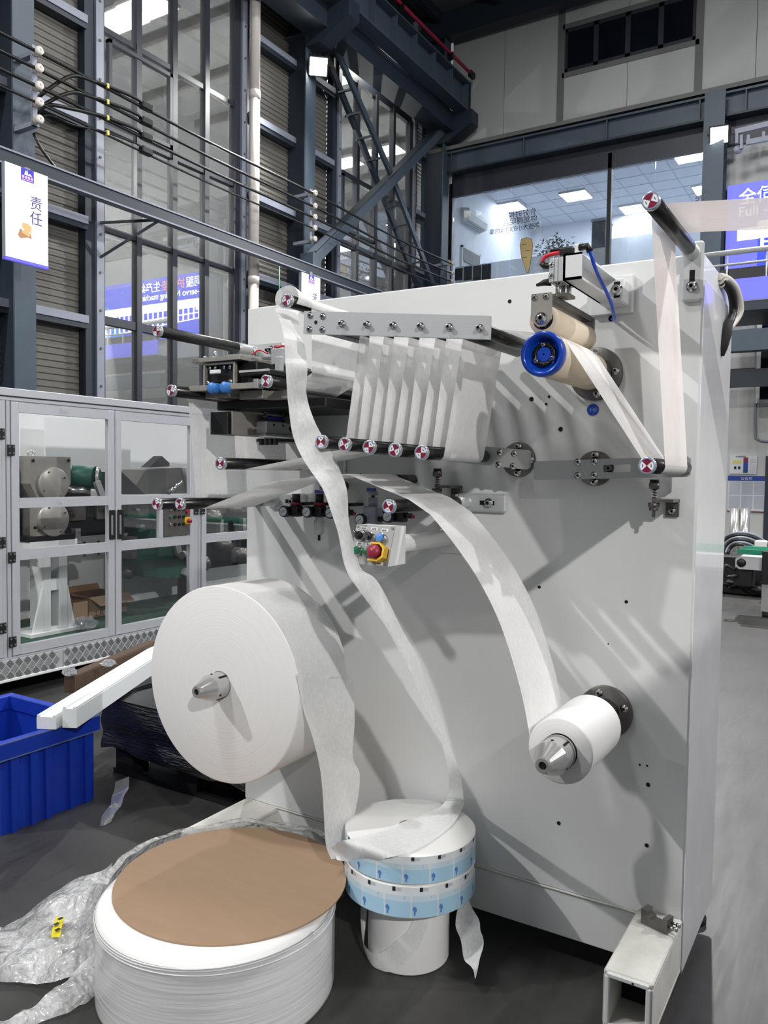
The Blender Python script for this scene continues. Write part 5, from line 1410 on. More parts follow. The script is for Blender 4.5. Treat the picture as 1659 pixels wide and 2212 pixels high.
# second dancer arm with slot, one roller
f2 = PY(1287, 1012, Y0)
flange(f2.x, f2.z, 0.052, ang0=pi / 2)
MB().cyl((f2.x, 2.30, f2.z), (f2.x, Y0 - 0.012, f2.z), 0.03, n=24).build('dancer_shaft', 'dark_steel', um)
ya, yb4 = 2.285, 2.298
x0, x1 = -0.876, -0.432
mb = MB()
pa, pb = PY(1303, 1012, ya), PY(1362, 1008, ya)
zc0 = lambda x: 1.512 + (x - x0) / (x1 - x0) * 0.016
h2 = 0.028
sl0, sl1, sh = pa.x, pb.x, 0.0105
mb.prism([(x0, zc0(x0) - h2 + .004), (x0 + .006, zc0(x0) - h2), (sl0, zc0(sl0) - h2), (sl0, zc0(sl0) + h2), (x0 + .006, zc0(x0) + h2), (x0, zc0(x0) + h2 - .006)], 'y', ya, yb4)
mb.prism([(sl1, zc0(sl1) - h2), (x1 - .008, zc0(x1) - h2), (x1, zc0(x1) - h2 + .006), (x1, zc0(x1) + h2 - .006), (x1 - .008, zc0(x1) + h2), (sl1, zc0(sl1) + h2)], 'y', ya, yb4)
mb.prism([(sl0, zc0(sl0) + sh), (sl1, zc0(sl1) + sh), (sl1, zc0(sl1) + h2), (sl0, zc0(sl0) + h2)], 'y', ya, yb4)
mb.prism([(sl0, zc0(sl0) - h2), (sl1, zc0(sl1) - h2), (sl1, zc0(sl1) - sh), (sl0, zc0(sl0) - sh)], 'y', ya, yb4)
ar = mb.build('slotted_arm', 'arm_alu', um)
bolt_at(PY(1314, 1011, ya).x, 2.30, PY(1314, 1011, ya).z, 0.0085, ar, 0.018, 'dark_steel')
for (px, py) in ((1248, 998), (1283, 997), (1248, 1027), (1283, 1026)):
    p = PY(px, py, ya); bolt_at(p.x, ya, p.z, 0.0065, ar, 0.003)
o = MB().cyl((H_[0], 1.87, H_[1]), (H_[0], ya, H_[1]), RR, n=28).build('dancer_roller', 'roller_black', um)
end_cap(H_[0], H_[1], 1.87, RR * 1.06, pi / 4, o)
# two spring stops on angle brackets
for (px, py0, py1) in ((945, 1012, 1062), (1414, 1036, 1096)):
    t_, b_ = PY(px, py0, 2.30), PY(px, py1, 2.30)
    x, zt_ = t_.x, t_.z
    st = MB().box(x - 0.002, x + 0.055, 2.285, Y0 - 0.0005, zt_ - 0.062, zt_ - 0.054).box(x + 0.018, x + 0.055, Y0 - 0.010, Y0 - 0.0005, zt_ - 0.105, zt_ - 0.054, 0.002).build('stop_bracket', 'dark_steel', um)
    MB().cyl((x, 2.30, zt_), (x, 2.30, zt_ - 0.01), 0.0125, n=18).build('stop_pad', 'rubber', st)
    MB().cyl((x, 2.30, zt_ - 0.01), (x, 2.30, zt_ - 0.026), 0.015, n=6).build('stop_head', 'dark_steel', st)
    MB().tube([(x + 0.0085 * cos(k * 0.7), 2.30 + 0.0085 * sin(k * 0.7), zt_ - 0.026 - k * 0.00085) for k in range(34)], 0.0016, 6).build('spring', 'steel', st)
    MB().cyl((x, 2.30, zt_ - 0.026), (x, 2.30, zt_ - 0.105), 0.005, n=10).build('stud', 'dark_steel', st)
    MB().cyl((x, 2.30, zt_ - 0.064), (x, 2.30, zt_ - 0.076), 0.016, n=6).build('nut', 'dark_steel', st)
    MB().cyl((x, 2.30, zt_ - 0.078), (x, 2.30, zt_ - 0.086), 0.013, n=6).build('nut', 'dark_steel', st)
    bolt_at(x + 0.037, Y0 - 0.010, zt_ - 0.088, 0.007, st, 0.009)

# driven roller with blue end and rubber nip roller above ------------
DR = (-0.719, 1.799)
o = MB().lathe((DR[0], 1.935, DR[1]), (0, 1, 0), [(0, 0.0), (0, 0.0545), (0.36, 0.0525), (0.36, 0)], 48).build('drive_roller', 'cream', um)
mb = MB()
mb.lathe((DR[0], 1.91, DR[1]), (0, 1, 0), [(0.03, 0.054), (0.02, 0.0565), (0.005, 0.0565), (0.0, 0.0535), (0.0, 0.047), (0.004, 0.044), (0.018, 0.0365), (0.022, 0.034), (0.022, 0.030)], 48)
mb.build('blue_end_cap', 'blue_plastic', o)
lk = MB()
lk.use(0).lathe((DR[0], 1.930, DR[1]), (0, -1, 0), [(0, 0.030), (0.004, 0.030), (0.004, 0.020), (0, 0.020)], 36)
for k in range(14):
    a = k * 2 * pi / 14
    lk.use(1).box(DR[0] + 0.025 * cos(a) - 0.003, DR[0] + 0.025 * cos(a) + 0.003, 1.9245, 1.927, DR[1] + 0.025 * sin(a) - 0.003, DR[1] + 0.025 * sin(a) + 0.003)
lk.build('locking_ring', ['black_metal', 'hole'], o)
for k in range(3):
    a = pi / 2 + k * 2 * pi / 3 + 0.1
    bolt_at(DR[0] + 0.025 * cos(a), 1.925, DR[1] + 0.025 * sin(a), 0.0045, o, 0.003)
MB().lathe((DR[0], 1.9255, DR[1]), (0, 1, 0), [(0, 0.0025), (0, 0.0175), (0.001, 0.0185), (0.004, 0.0185)], 28, False).build('blue_hub', 'blue_plastic', o)
flange(DR[0], DR[1], 0.078, th=0.014, ang0=0.1)
MB().lathe((DR[0], 2.29, DR[1]), (0, 1, 0), [(0, 0.03), (0.03, 0.03), (0.05, 0.045), (0.067, 0.05)], 32).build('bearing_housing', 'dark_steel', um)
NR = (-0.730, DR[1] + 0.0545 + 0.036)
o = MB().lathe((NR[0], 1.945, NR[1]), (0, 1, 0), [(0, 0.026), (0, 0.036), (0.003, 0.0372), (0.325, 0.0372), (0.33, 0.035), (0.33, 0)], 40).build('nip_roller', 'cream', um)
MB().lathe((NR[0], 1.9455, NR[1]), (0, 1, 0), [(0.004, 0.0), (0.004, 0.018), (0.0, 0.019), (0.0, 0.030)], 28).build('bearing_face', 'ink', o)
# U-shaped carrier
zt3 = NR[1] + 0.062
cr_ = MB().prism([(NR[0] - 0.027, zt3), (NR[0] - 0.027, NR[1] - 0.002), (NR[0] - 0.008, NR[1] - 0.02), (NR[0] + 0.008, NR[1] - 0.02), (NR[0] + 0.025, NR[1] - 0.002), (NR[0] + 0.025, zt3)], 'y', 1.93, 1.94).build('carrier_cheek', 'grey_steel', um)
dup(cr_, (0, 0.355, 0))
MB().box(NR[0] - 0.022, NR[0] + 0.022, 1.94, 2.285, zt3 - 0.014, zt3 + 0.001, 0.002).build('carrier_bar', 'dark_steel', um)
bolt_at(NR[0], 1.93, NR[1], 0.010, cr_, 0.006)
for dx in (-0.018, 0.012): bolt_at(NR[0] + dx, 1.93, zt3 - 0.009, 0.005, cr_, 0.003)
# white arm, pneumatic cylinder and rod
aw = MB()
zA0, zA1 = 1.988, 2.053
ax0, ax1 = -0.692, -0.645
aw.box(ax0, ax0 + 0.006, 1.975, Y0 - 0.02, zA0, zA1); aw.box(ax0, ax1, 1.975, 1.981, zA0, zA1)
aw.add([(ax0, 1.975, zA0), (ax1, 1.975, zA0), (ax1, Y0 - 0.02, zA0), (ax0, Y0 - 0.02, zA0), (ax0, 1.975, zA0 + .006), (ax1, 1.975, zA0 + .006), (ax1, Y0 - 0.02, zA0 + .006), (ax0, Y0 - 0.02, zA0 + .006)], [(0, 3, 2, 1), (4, 5, 6, 7), (0, 1, 5, 4), (1, 2, 6, 5), (2, 3, 7, 6), (3, 0, 4, 7)])
aw.box(ax0, ax1, 1.975, Y0 - 0.02, zA1 - 0.005, zA1)
arm = aw.build('cylinder_arm', 'white_paint', um)
MB().box(ax0 - 0.045, ax1 + 0.03, Y0 - 0.02, Y0 - 0.0005, 1.968, 2.075, 0.002).build('arm_plate', 'white_paint', arm)
MB().box(ax0 - 0.002, ax1 + 0.02, Y0 - 0.09, Y0 - 0.02, 1.985, 2.053, 0.004).build('arm_block', 'white_paint', arm)
bolt_at(ax1 + 0.004, Y0 - 0.09, 2.02, 0.011, arm, 0.012)
MB().box(ax1 - 0.004, ax1 + 0.012, Y0 - 0.092, Y0 - 0.0895, 1.998, 2.042).build('arm_slot', 'hole', arm)
cy0, cy1 = -0.728, -0.692
pc_ = MB()
for (a, b) in ((cy0, cy0 + 0.012), (cy0 + 0.0135, cy0 + 0.0225), (cy0 + 0.024, cy1)):
    pc_.box(a, b, 1.972, 2.06, 1.986, 2.046, 0.0015)
pcyl = pc_.build('pneumatic_cylinder', 'alu', um)
for z in (2.03, 2.002): bolt_at(cy0 + 0.006, 1.972, z, 0.0045, pcyl, 0.001)
for dx, dy in ((-0.004, 1.99), (-0.004, 2.03), (0.012, 2.03)):
    MB().cyl((-0.706 + dx, dy, zt3), (-0.706 + dx, dy, 1.99), 0.006, n=12).build('piston_rod', 'chrome', pcyl)
MB().box(-0.73, -0.68, 1.985, 2.04, zt3 + 0.0005, zt3 + 0.008).build('rod_end_plate', 'dark_steel', pcyl)
MB().tube([(-0.728, 1.99, 2.032), (-0.745, 1.985, 2.032), (-0.752, 1.985, 2.040)], 0.008, 10).build('elbow_fitting', 'black_plastic', pcyl)
MB().tube([(-0.728, 1.99, 1.992), (-0.745, 1.985, 1.99), (-0.765, 1.985, 1.986)], [0.011, 0.008, 0.004], 10).build('flow_valve', 'black_plastic', pcyl)
MB().tube(catmull([(-0.752, 1.985, 2.04), (-0.742, 1.985, 2.056), (-0.71, 1.99, 2.062), (-0.69, 2.0, 2.064)], 5), 0.0055, 8).build('red_hose', 'red_hose', pcyl)
MB().box(-0.712, -0.668, 1.985, 2.02, 2.054, 2.075, 0.006).build('valve_lever', 'black_plastic', arm)
MB().box(-0.735, -0.70, 1.985, 2.005, 2.066, 2.074, 0.004).build('valve_lever', 'black_plastic', arm)
MB().box(-0.668, -0.655, 1.985, 2.01, 2.05, 2.078, 0.003).build('valve_body', 'label_white', arm)
MB().tube([(-0.655, 1.99, 2.068), (-0.636, 1.99, 2.069), (-0.629, 1.99, 2.056)], 0.009, 10).build('elbow_fitting', 'black_plastic', arm)
hp_ = PY(1321, 688, Y0)
MB().tube(catmull([(-0.629, 1.99, 2.056), (-0.620, 2.02, 2.01), (-0.622, 2.15, 1.965), (-0.652, 2.30, 1.945), (hp_.x, Y0 + 0.004, hp_.z)], 6), 0.0048, 8).build('blue_hose', 'blue_hose', um)

# spindles -----------------------------------------------------------
def spindle(x, z, yf, r, label=None):
    o = MB().lathe((x, yf, z), (0, 1, 0), [(0.004, 0.0), (0.004, r * 0.22), (0.0, r * 0.24), (0.0, r * 0.42), (0.006, r * 0.5), (0.055, r * 0.96), (0.06, r), (0.11, r), (0.11, r * 1.05), (0.115, r * 1.05)], 36, False).build('spindle', 'steel', um)
    MB().cyl((x, yf + 0.003, z), (x, yf + 0.0042, z), r * 0.22, n=16).build('spindle_bore', 'hole', o)
    for k in range(3):
        a = 0.9 + k * 2 * pi / 3
        MB().beam((x + r * 1.005 * cos(a), yf + 0.075, z + r * 1.005 * sin(a)), (x + r * 1.005 * cos(a), yf + 0.11, z + r * 1.005 * sin(a)), 0.006, 0.003, (cos(a), 0, sin(a))).build('gripper_slot', 'hole', o)
        MB().lathe((x + r * 0.999 * cos(a + 0.7), yf + 0.07, z + r * 0.999 * sin(a + 0.7)), (cos(a + 0.7), 0, sin(a + 0.7)), [(0, 0), (0, 0.004), (0.0012, 0.004), (0.0012, 0)], 10).build('grub_hole', 'hole', o)
    MB().cyl((x, yf + 0.11, z), (x, Y0 - 0.01, z), r * 0.96, n=28).build('spindle_shaft', 'dark_steel', o)
    return o
SB = (-1.818, 0.795)
SS = (-0.662, 0.799)
spindle(SB[0], SB[1], 1.845, 0.043)
spindle(SS[0], SS[1], 1.83, 0.043)
flange(SB[0], SB[1], 0.09)
flange(SS[0], SS[1], 0.078, ang0=0.35)
# conduit handle loop on the right side
hd = MB()
for k in range(3):
    hd.tube(catmull([(XR + 0.004, 2.60 + 0.012 * k, 2.10 - 0.01 * k), (XR + 0.014, 2.66, 2.105), (XR + 0.024 + 0.004 * k, 2.74, 2.085), (XR + 0.028 + 0.005 * k, 2.79, 2.03), (XR + 0.022, 2.76, 1.985), (XR + 0.012, 2.70, 1.96)], 5), 0.011, 8)
hb = hd.build('hose_loop', ['pvc'], um)
MB().tube(catmull([(XR + 0.004, 2.62, 2.09), (XR + 0.016, 2.68, 2.085), (XR + 0.022, 2.73, 2.06), (XR + 0.022, 2.755, 2.02), (XR + 0.014, 2.71, 1.965)], 5), 0.013, 8).build('hose_core', 'black_plastic', hb)
MB().tube([(XR + 0.018, 2.705, 1.985), (XR + 0.013, 2.69, 1.94), (XR + 0.006, 2.68, 1.90), (XR + 0.004, 2.68, 1.875)], [0.013, 0.017, 0.016, 0.008], 12).build('cable_grip', 'rubber', hb)

# control box on its arm ---------------------------------------------
bx0, bx1, bz0, bz1 = -1.236, -1.112, 1.247, 1.353
yt0, yb0, ybk = 1.878, 1.842, 1.935
cbx = MB().prism([(yb0, bz0), (yt0, bz1), (ybk, bz1), (ybk, bz0)], 'x', bx0, bx1).build('control_box', 'label_white', um)
nrm = Vector((0, -(bz1 - bz0), (yt0 - yb0))).normalized()
def cbp(u, v, d=0.0):
    """point on the sloping front: u 0..1 left to right, v 0..1 bottom to top"""
    return Vector((bx0 + (bx1 - bx0) * u, yb0 + (yt0 - yb0) * v, bz0 + (bz1 - bz0) * v)) + nrm * d
MB().add([cbp(0, 0, .0002), cbp(1, 0, .0002), cbp(1, 1, .0002), cbp(0, 1, .0002), cbp(0, 0, .003), cbp(1, 0, .003), cbp(1, 1, .003), cbp(0, 1, .003)], [(3, 2, 1, 0), (4, 5, 6, 7), (0, 1, 5, 4), (1, 2, 6, 5), (2, 3, 7, 6), (3, 0, 4, 7)]).build('front_plate', 'steel', cbx)
vup = (cbp(0, 1) - cbp(0, 0)).normalized()
def on_plate(name, m, u, v, prof, n=20):
    return MB().lathe(cbp(u, v, 0.003), nrm, prof, n, False).build(name, m, cbx)
for u, v in ((0.04, 0.96), (0.95, 0.95), (0.95, 0.05), (0.04, 0.05)):
    on_plate('screw', 'chrome', u, v, [(0, 0.004), (0.003, 0.0035), (0.003, 0)], 12)
for u in (0.17, 0.42):
    on_plate('switch_collar', 'chrome', u, 0.70, [(0, 0.014), (0.006, 0.014), (0.007, 0.011)])
    on_plate('selector_switch', 'black_plastic', u, 0.70, [(0, 0.0115), (0.016, 0.0115), (0.018, 0.010), (0.018, 0)])
    p = cbp(u, 0.70, 0.022)
    MB().beam(p + Vector((-0.014, 0, 0)) + vup * 0.012, p + Vector((0.006, 0, 0)) - vup * 0.005, 0.006, 0.008, nrm).build('selector_lever', 'black_plastic', cbx)
    MB().beam(p + nrm * 0.0045 + Vector((-0.013, 0, 0)) + vup * 0.011, p + nrm * 0.0045 + Vector((-0.006, 0, 0)) + vup * 0.005, 0.0015, 0.001, nrm).build('selector_mark', 'cap_white', cbx)
on_plate('button_collar', 'chrome', 0.72, 0.69, [(0, 0.015), (0.009, 0.014), (0.010, 0.011)])
on_plate('blue_button', 'blue_cap', 0.72, 0.69, [(0, 0.0115), (0.013, 0.0115), (0.014, 0)])
for u in (0.19, 0.43):
    on_plate('button_collar', 'chrome', u, 0.32, [(0, 0.015), (0.009, 0.014), (0.010, 0.011)])
    on_plate('green_button', 'green', u, 0.32, [(0, 0.0115), (0.013, 0.0115), (0.014, 0)])
c = cbp(0.74, 0.30, 0.003)
def plate_poly(pts, d0, d1): 
    n = len(pts)
    return ([c + Vector((1, 0, 0)) * a + vup * b + nrm * d0 for a, b in pts] + [c + Vector((1, 0, 0)) * a + vup * b + nrm * d1 for a, b in pts],
            [list(range(n)), list(reversed(range(n, 2 * n)))] + [[i, (i + 1) % n, n + (i + 1) % n, n + i] for i in range(n)])
ring_o = [(-0.020, 0.026), (0.010, 0.026), (0.027, 0.014), (0.027, -0.014), (0.010, -0.026), (-0.020, -0.026)]
ring_i = [(-0.020, 0.021), (0.008, 0.021), (0.021, 0.010), (0.021, -0.010), (0.008, -0.021), (-0.020, -0.021)]
g = MB()
for i in range(5):
    a, b, c2_, d2_ = ring_o[i], ring_o[i + 1], ring_i[i + 1], ring_i[i]
    g.add(*plate_poly([a, b, c2_, d2_], 0.0, 0.024))
g.add(*plate_poly(ring_o, 0.0, 0.003))
g.build('emergency_guard', 'yellow', cbx)
MB().lathe(c - Vector((0.004, 0, 0)), nrm, [(0.003, 0.012), (0.015, 0.012), (0.017, 0.019), (0.030, 0.0195), (0.034, 0.017), (0.036, 0.0)], 28).build('emergency_button', 'red', cbx)
for u, v, s_ in ((0.13, 0.905, '开/关'), (0.40, 0.905, '点/动'), (0.68, 0.885, '启动'), (0.10, 0.51, '接料'), (0.34, 0.505, '停止'), (0.70, 0.05, '急停')):
    p = cbp(u, v, 0.0032)
    lb2 = MB().add([p + Vector((a, 0, 0)) + vup * b + nrm * d for d in (0, 0.0006) for a, b in ((0, -0.004), (0.022, -0.004), (0.022, 0.005), (0, 0.005))], [(3, 2, 1, 0), (4, 5, 6, 7), (0, 1, 5, 4), (1, 2, 6, 5), (2, 3, 7, 6), (3, 0, 4, 7)]).build('label', 'label_white', cbx)
    text('label_text', s_, 0.0065, p + Vector((0.003, 0, 0)) - vup * 0.002 + nrm * 0.001, (1, 0, 0), vup, 'ink', lb2, 0.0002)
pa_ = PY(955, 1172, Y0)
ax_, az_ = -1.185, 1.292
MB().cyl((ax_, ybk, az_), (ax_, Y0 - 0.03, az_), 0.026, n=28).build('box_arm', 'white_paint', um)
MB().lathe((ax_, Y0 - 0.03, az_), (0, 1, 0), [(0, 0.026), (0.015, 0.027), (0.03, 0.034)], 24).build('arm_elbow', 'white_paint', um)
ap = MB().box(ax_ - 0.05, ax_ + 0.055, Y0 - 0.006, Y0 - 0.0004, az_ - 0.055, az_ + 0.05, 0.004).build('arm_wall_plate', 'white_paint', um)
bolt_at(ax_ + 0.04, Y0 - 0.006, az_ - 0.005, 0.008, ap, 0.01)

# pressure regulators ------------------------------------------------
def regulator(px, py, cup=False, grey=False, dial_only=False):
    c = PY(px, py, 2.23)
    x, z = c.x, c.z
    m = 'steel' if grey else 'black_plastic'
    xb_ = x + 0.028
    o = MB().box(xb_ - 0.018, xb_ + 0.018, 2.25, 2.29, z - 0.018, z + 0.022, 0.004).build('pressure_regulator', 'girt' if grey else m, um)
    MB().box(xb_ - 0.012, xb_ + 0.02, 2.29, Y0 - 0.0004, z + 0.022, z + 0.032).build('mount_bracket', 'black_metal', o)
    MB().lathe((x, 2.232, z), (0, 1, 0), [(0, 0.0), (0, 0.0165), (0.0, 0.019), (0.004, 0.0205), (0.02, 0.0205), (0.024, 0.008)], 28).build('gauge_case', 'black_plastic', o)
    MB().cyl((x, 2.2305, z), (x, 2.2318, z), 0.0155, n=24).build('gauge_dial', 'gauge', o)
    MB().beam((x - 0.009, 2.230, z - 0.006), (x + 0.007, 2.230, z + 0.005), 0.001, 0.0015, (0, 1, 0)).build('gauge_needle', 'ink', o)
    MB().tube([(xb_ + 0.018, 2.27, z + 0.003), (xb_ + 0.04, 2.27, z + 0.004)], 0.009, 10).build('fitting', 'black_plastic', o)
    if not dial_only:
        if grey:
            MB().box(xb_ - 0.024, xb_ + 0.024, 2.245, 2.295, z - 0.02, z + 0.045, 0.004).build('body', 'girt', o)
            MB().cyl((xb_, 2.27, z + 0.045), (xb_, 2.27, z + 0.075), 0.016, n=18).build('bonnet', 'girt', o)
            MB().cyl((xb_, 2.27, z + 0.075), (xb_, 2.27, z + 0.085), 0.006, n=12).build('stem', 'black_metal', o)
            MB().cyl((xb_, 2.27, z + 0.082), (xb_, 2.27, z + 0.095), 0.016, n=12).build('knob', 'girt', o)
        else:
            MB().cyl((xb_, 2.27, z + 0.022), (xb_, 2.27, z + 0.034), 0.019, n=20).build('collar', 'cap_red', o)
            MB().cyl((xb_, 2.27, z + 0.034), (xb_, 2.27, z + 0.062), 0.0145, n=20).build('knob', 'black_plastic', o)
    if cup:
        MB().lathe((xb_, 2.27, z - 0.018), (0, 0, -1), [(0, 0.013), (0.01, 0.013), (0.012, 0.018), (0.055, 0.017), (0.062, 0.010), (0.062, 0.0)], 20).build('filter_bowl', clear('filter_bowl_plastic', (0.85, 0.87, 0.88), 0.1, 0.1, 0.35, (0.7, 0.72, 0.73)), o)
        MB().cyl((xb_, 2.27, z - 0.08), (xb_, 2.27, z - 0.10), 0.005, n=8).build('drain_cock', 'black_plastic', o)
    return o
regulator(611, 1105)
regulator(661, 1106, cup=True)
regulator(711, 1108)
regulator(776, 1123, grey=True)
regulator(836, 1116, dial_only=True)
for (px, py) in ((890, 1116), (763, 1110)):
    p = PY(px, py, 2.27)
    MB().tube([(p.x - 0.04, 2.27, p.z), (p.x, 2.27, p.z)], 0.006, 8).build('air_fitting', 'black_plastic', um)
    MB().lathe((p.x, 2.27, p.z), (1, 0, 0), [(0, 0.0), (0, 0.006), (0.008, 0.006), (0.01, 0.0)], 12).build('red_plug', 'red', um)
p = PY(803, 1058, Y0)
MB().box(p.x - 0.018, p.x + 0.018, Y0 - 0.004, Y0 - 0.0003, p.z - 0.006, p.z + 0.006).build('name_plate', 'blue_plastic', um)
p = PY(690, 1062, Y0)
MB().box(p.x - 0.018, p.x + 0.018, Y0 - 0.004, Y0 - 0.0003, p.z - 0.006, p.z + 0.006).build('name_plate', 'blue_plastic', um)

# splicing unit on the left ------------------------------------------
sp = MB().box(-1.945, -1.738, 1.95, 2.33, 1.852, 1.866, 0.001).build('splice_top_plate', 'grey_steel', um)
for (x, y) in ((-1.905, 1.97), (-1.885, 1.99), (-1.76, 2.0), (-1.77, 2.05), (-1.79, 2.08)):
    MB().cyl((x, y, 1.866), (x, y, 1.874), 0.007, n=6).build('plate_bolt', 'chrome', sp)
MB().cyl((-1.875, 1.985, 1.866), (-1.875, 1.985, 1.893), 0.005, n=10).build('plate_stud', 'chrome', sp)
MB().box(-1.80, -1.74, 1.96, 2.06, 1.866, 1.872, 0.001).build('clamp_plate', 'steel', sp)
MB().cyl((-1.745, 2.03, 1.872), (-1.745, 2.03, 1.90), 0.005, n=10).build('plate_stud', 'chrome', sp)
ub = MB().box(-1.905, -1.775, 1.975, 1.995, 1.786, 1.851, 0.002).build('splice_head', 'black_metal', um)
uf = MB()
for (a, b, c_, d_) in ((-1.905, -1.898, 1.775, 1.85), (-1.775, -1.768, 1.775, 1.85), (-1.898, -1.775, 1.842, 1.85)):
    uf.box(a, b, 1.960, 1.975, c_, d_, 0.001)
uf.build('head_yoke', 'grey_steel', ub)
for x in (-1.882, -1.858, -1.82, -1.795):
    MB().cyl((x, 1.97, 1.842), (x, 1.97, 1.826), 0.0055, n=10).build('head_bolt', 'chrome', ub)
MB().box(-1.873, -1.825, 1.955, 1.962, 1.812, 1.826, 0.003).build('paper_tag', 'cap_white', ub)
for x in (-1.885, -1.785): bolt_at(x, 1.962, 1.785, 0.005, ub, 0.006)
MB().box(-1.915, -1.70, 1.99, 2.36, 1.775, 1.851, 0.003).build('splice_body', 'black_metal', um)
MB().box(-1.925, -1.66, 1.955, 2.05, 1.758, 1.776, 0.002).build('blade_holder', 'black_metal', um)
lbar = MB().box(-1.945, -1.852, 1.935, 1.955, 1.757, 1.775, 0.001).box(-1.770, -1.665, 1.935, 1.955, 1.757, 1.775, 0.001).build('clamp_bar', 'grey_steel', um)
for x in (-1.838, -1.783):
    c_ = MB().lathe((x, 1.925, 1.764), (0, 1, 0), [(0, 0.0), (0, 0.016), (0.002, 0.0175), (0.03, 0.0175)], 28).build('blue_end_plug', 'blue_cap', um)
    MB().cyl((x, 1.955, 1.764), (x, 2.35, 1.764), 0.017, n=20).build('pressure_bar', 'dark_steel', um)
MB().box(-1.665, -1.645, 1.93, 1.96, 1.755, 1.785, 0.002).build('bar_bracket', 'steel', um)
bolt_at(-1.637, 1.945, 1.765, 0.005, um, 0.01)
MB().box(-1.72, -1.60, 1.93, 2.36, 1.795, 1.813, 0.003).build('knife_guard', 'black_metal', um)
MB().box(-1.72, -1.60, 1.928, 1.932, 1.806, 1.813).build('guard_edge', 'alu', um)
for (x0_, x1_, y0_, z0_, z1_) in ((-1.90, -1.79, 1.965, 1.735, 1.756), (-1.76, -1.665, 1.975, 1.728, 1.756), (-1.665, -1.56, 1.985, 1.725, 1.752)):
    MB().box(x0_, x1_, y0_, 2.36, z0_, z1_, 0.002).build('lower_jaw', 'grey_steel', um)
MB().box(-1.90, -1.45, 2.02, 2.36, 1.700, 1.730, 0.003).build('lower_frame', 'black_metal', um)
# pneumatic compact cylinder with red ring on top
cyl2 = MB().box(-1.672, -1.618, 2.02, 2.08, 1.835, 1.893, 0.006).build('compact_cylinder', 'alu', um)
MB().lathe((-1.645, 2.05, 1.893), (0, 0, 1), [(0, 0.028), (0.007, 0.028), (0.008, 0.018), (0.0, 0.018)], 24).build('red_ring', 'red_hose', cyl2)
MB().box(-1.638, -1.612, 2.0, 2.02, 1.812, 1.862, 0.004).build('cylinder_foot', 'alu', cyl2)
for x in (-1.632, -1.618): MB().cyl((x, 2.01, 1.79), (x, 2.01, 1.813), 0.004, n=8).build('guide_pin', 'chrome', cyl2)
MB().tube(catmull([(-1.72, 1.99, 1.87), (-1.70, 2.0, 1.885), (-1.68, 2.02, 1.875)], 4), 0.0025, 6).build('red_air_hose', 'red_hose', cyl2)
# bar blocks below, running back to the panel
b1 = MB().box(-1.880, -1.806, 1.97, Y0 - 0.001, 1.617, 1.690, 0.002).build('lower_bar', 'black_metal', um)
MB().box(-1.884, -1.880, 1.968, 2.36, 1.617, 1.692).build('bar_edge', 'alu', b1)
MB().box(-1.804, -1.798, 1.985, Y0 - 0.001, 1.617, 1.692, 0.001).build('steel_face_plate', 'grey_steel', um)
sc = MB().box(-1.798, -1.752, 2.10, 2.26, 1.625, 1.668, 0.003).build('slide_cylinder', 'alu', um)
MB().box(-1.798, -1.755, 2.10, 2.30, 1.617, 1.626).build('slide_rail', 'steel', sc)
for (y, z) in ((2.14, 1.656), (2.19, 1.656)): MB().cyl((-1.752, y, z), (-1.7505, y, z), 0.004, n=10).build('port', 'hole', sc)
MB().cyl((-1.752, 2.235, 1.648), (-1.7505, 2.235, 1.648), 0.011, n=16).build('port', 'hole', sc)
for y in (2.12, 2.22):
    MB().lathe((-1.775, y, 1.668), (0, 0, 1), [(0, 0.006), (0.012, 0.006), (0.012, 0.009), (0.02, 0.009), (0.02, 0.004), (0.034, 0.004), (0.034, 0.007), (0.04, 0.007), (0.04, 0)], 12).build('flow_valve', 'dark_steel', sc)
MB().tube([(-1.775, 2.13, 1.68), (-1.775, 2.22, 1.68)], 0.006, 8).build('blue_tube', 'blue_hose', sc)
MB().box(-1.76, -1.66, 2.06, 2.36, 1.596, 1.606).build('lower_rack', 'black_metal', um)
for k in range(4):
    MB().box(-1.74 + k * 0.02, -1.73 + k * 0.02, 2.05, 2.062, 1.585, 1.606).build('rack_tooth', 'black_metal', um)
for (px, py, m_) in ((717, 785, 'red'), (717, 796, 'blue_plastic')):
    p = PY(px, py, 2.3); MB().lathe((p.x, 2.3, p.z), (1, 0, 0), [(0, 0.0), (0, 0.007), (0.012, 0.008), (0.016, 0.0)], 12).build('colour_plug', m_, um)
MB().box(-1.43, -1.36, 2.29, Y0 - 0.001, 1.60, 1.80, 0.004).build('side_block', 'black_metal', um)
MB().tube([(-1.47, 2.28, 1.625), (-1.30, 2.28, 1.612)], 0.006, 8).build('red_air_hose', 'red_hose', um)
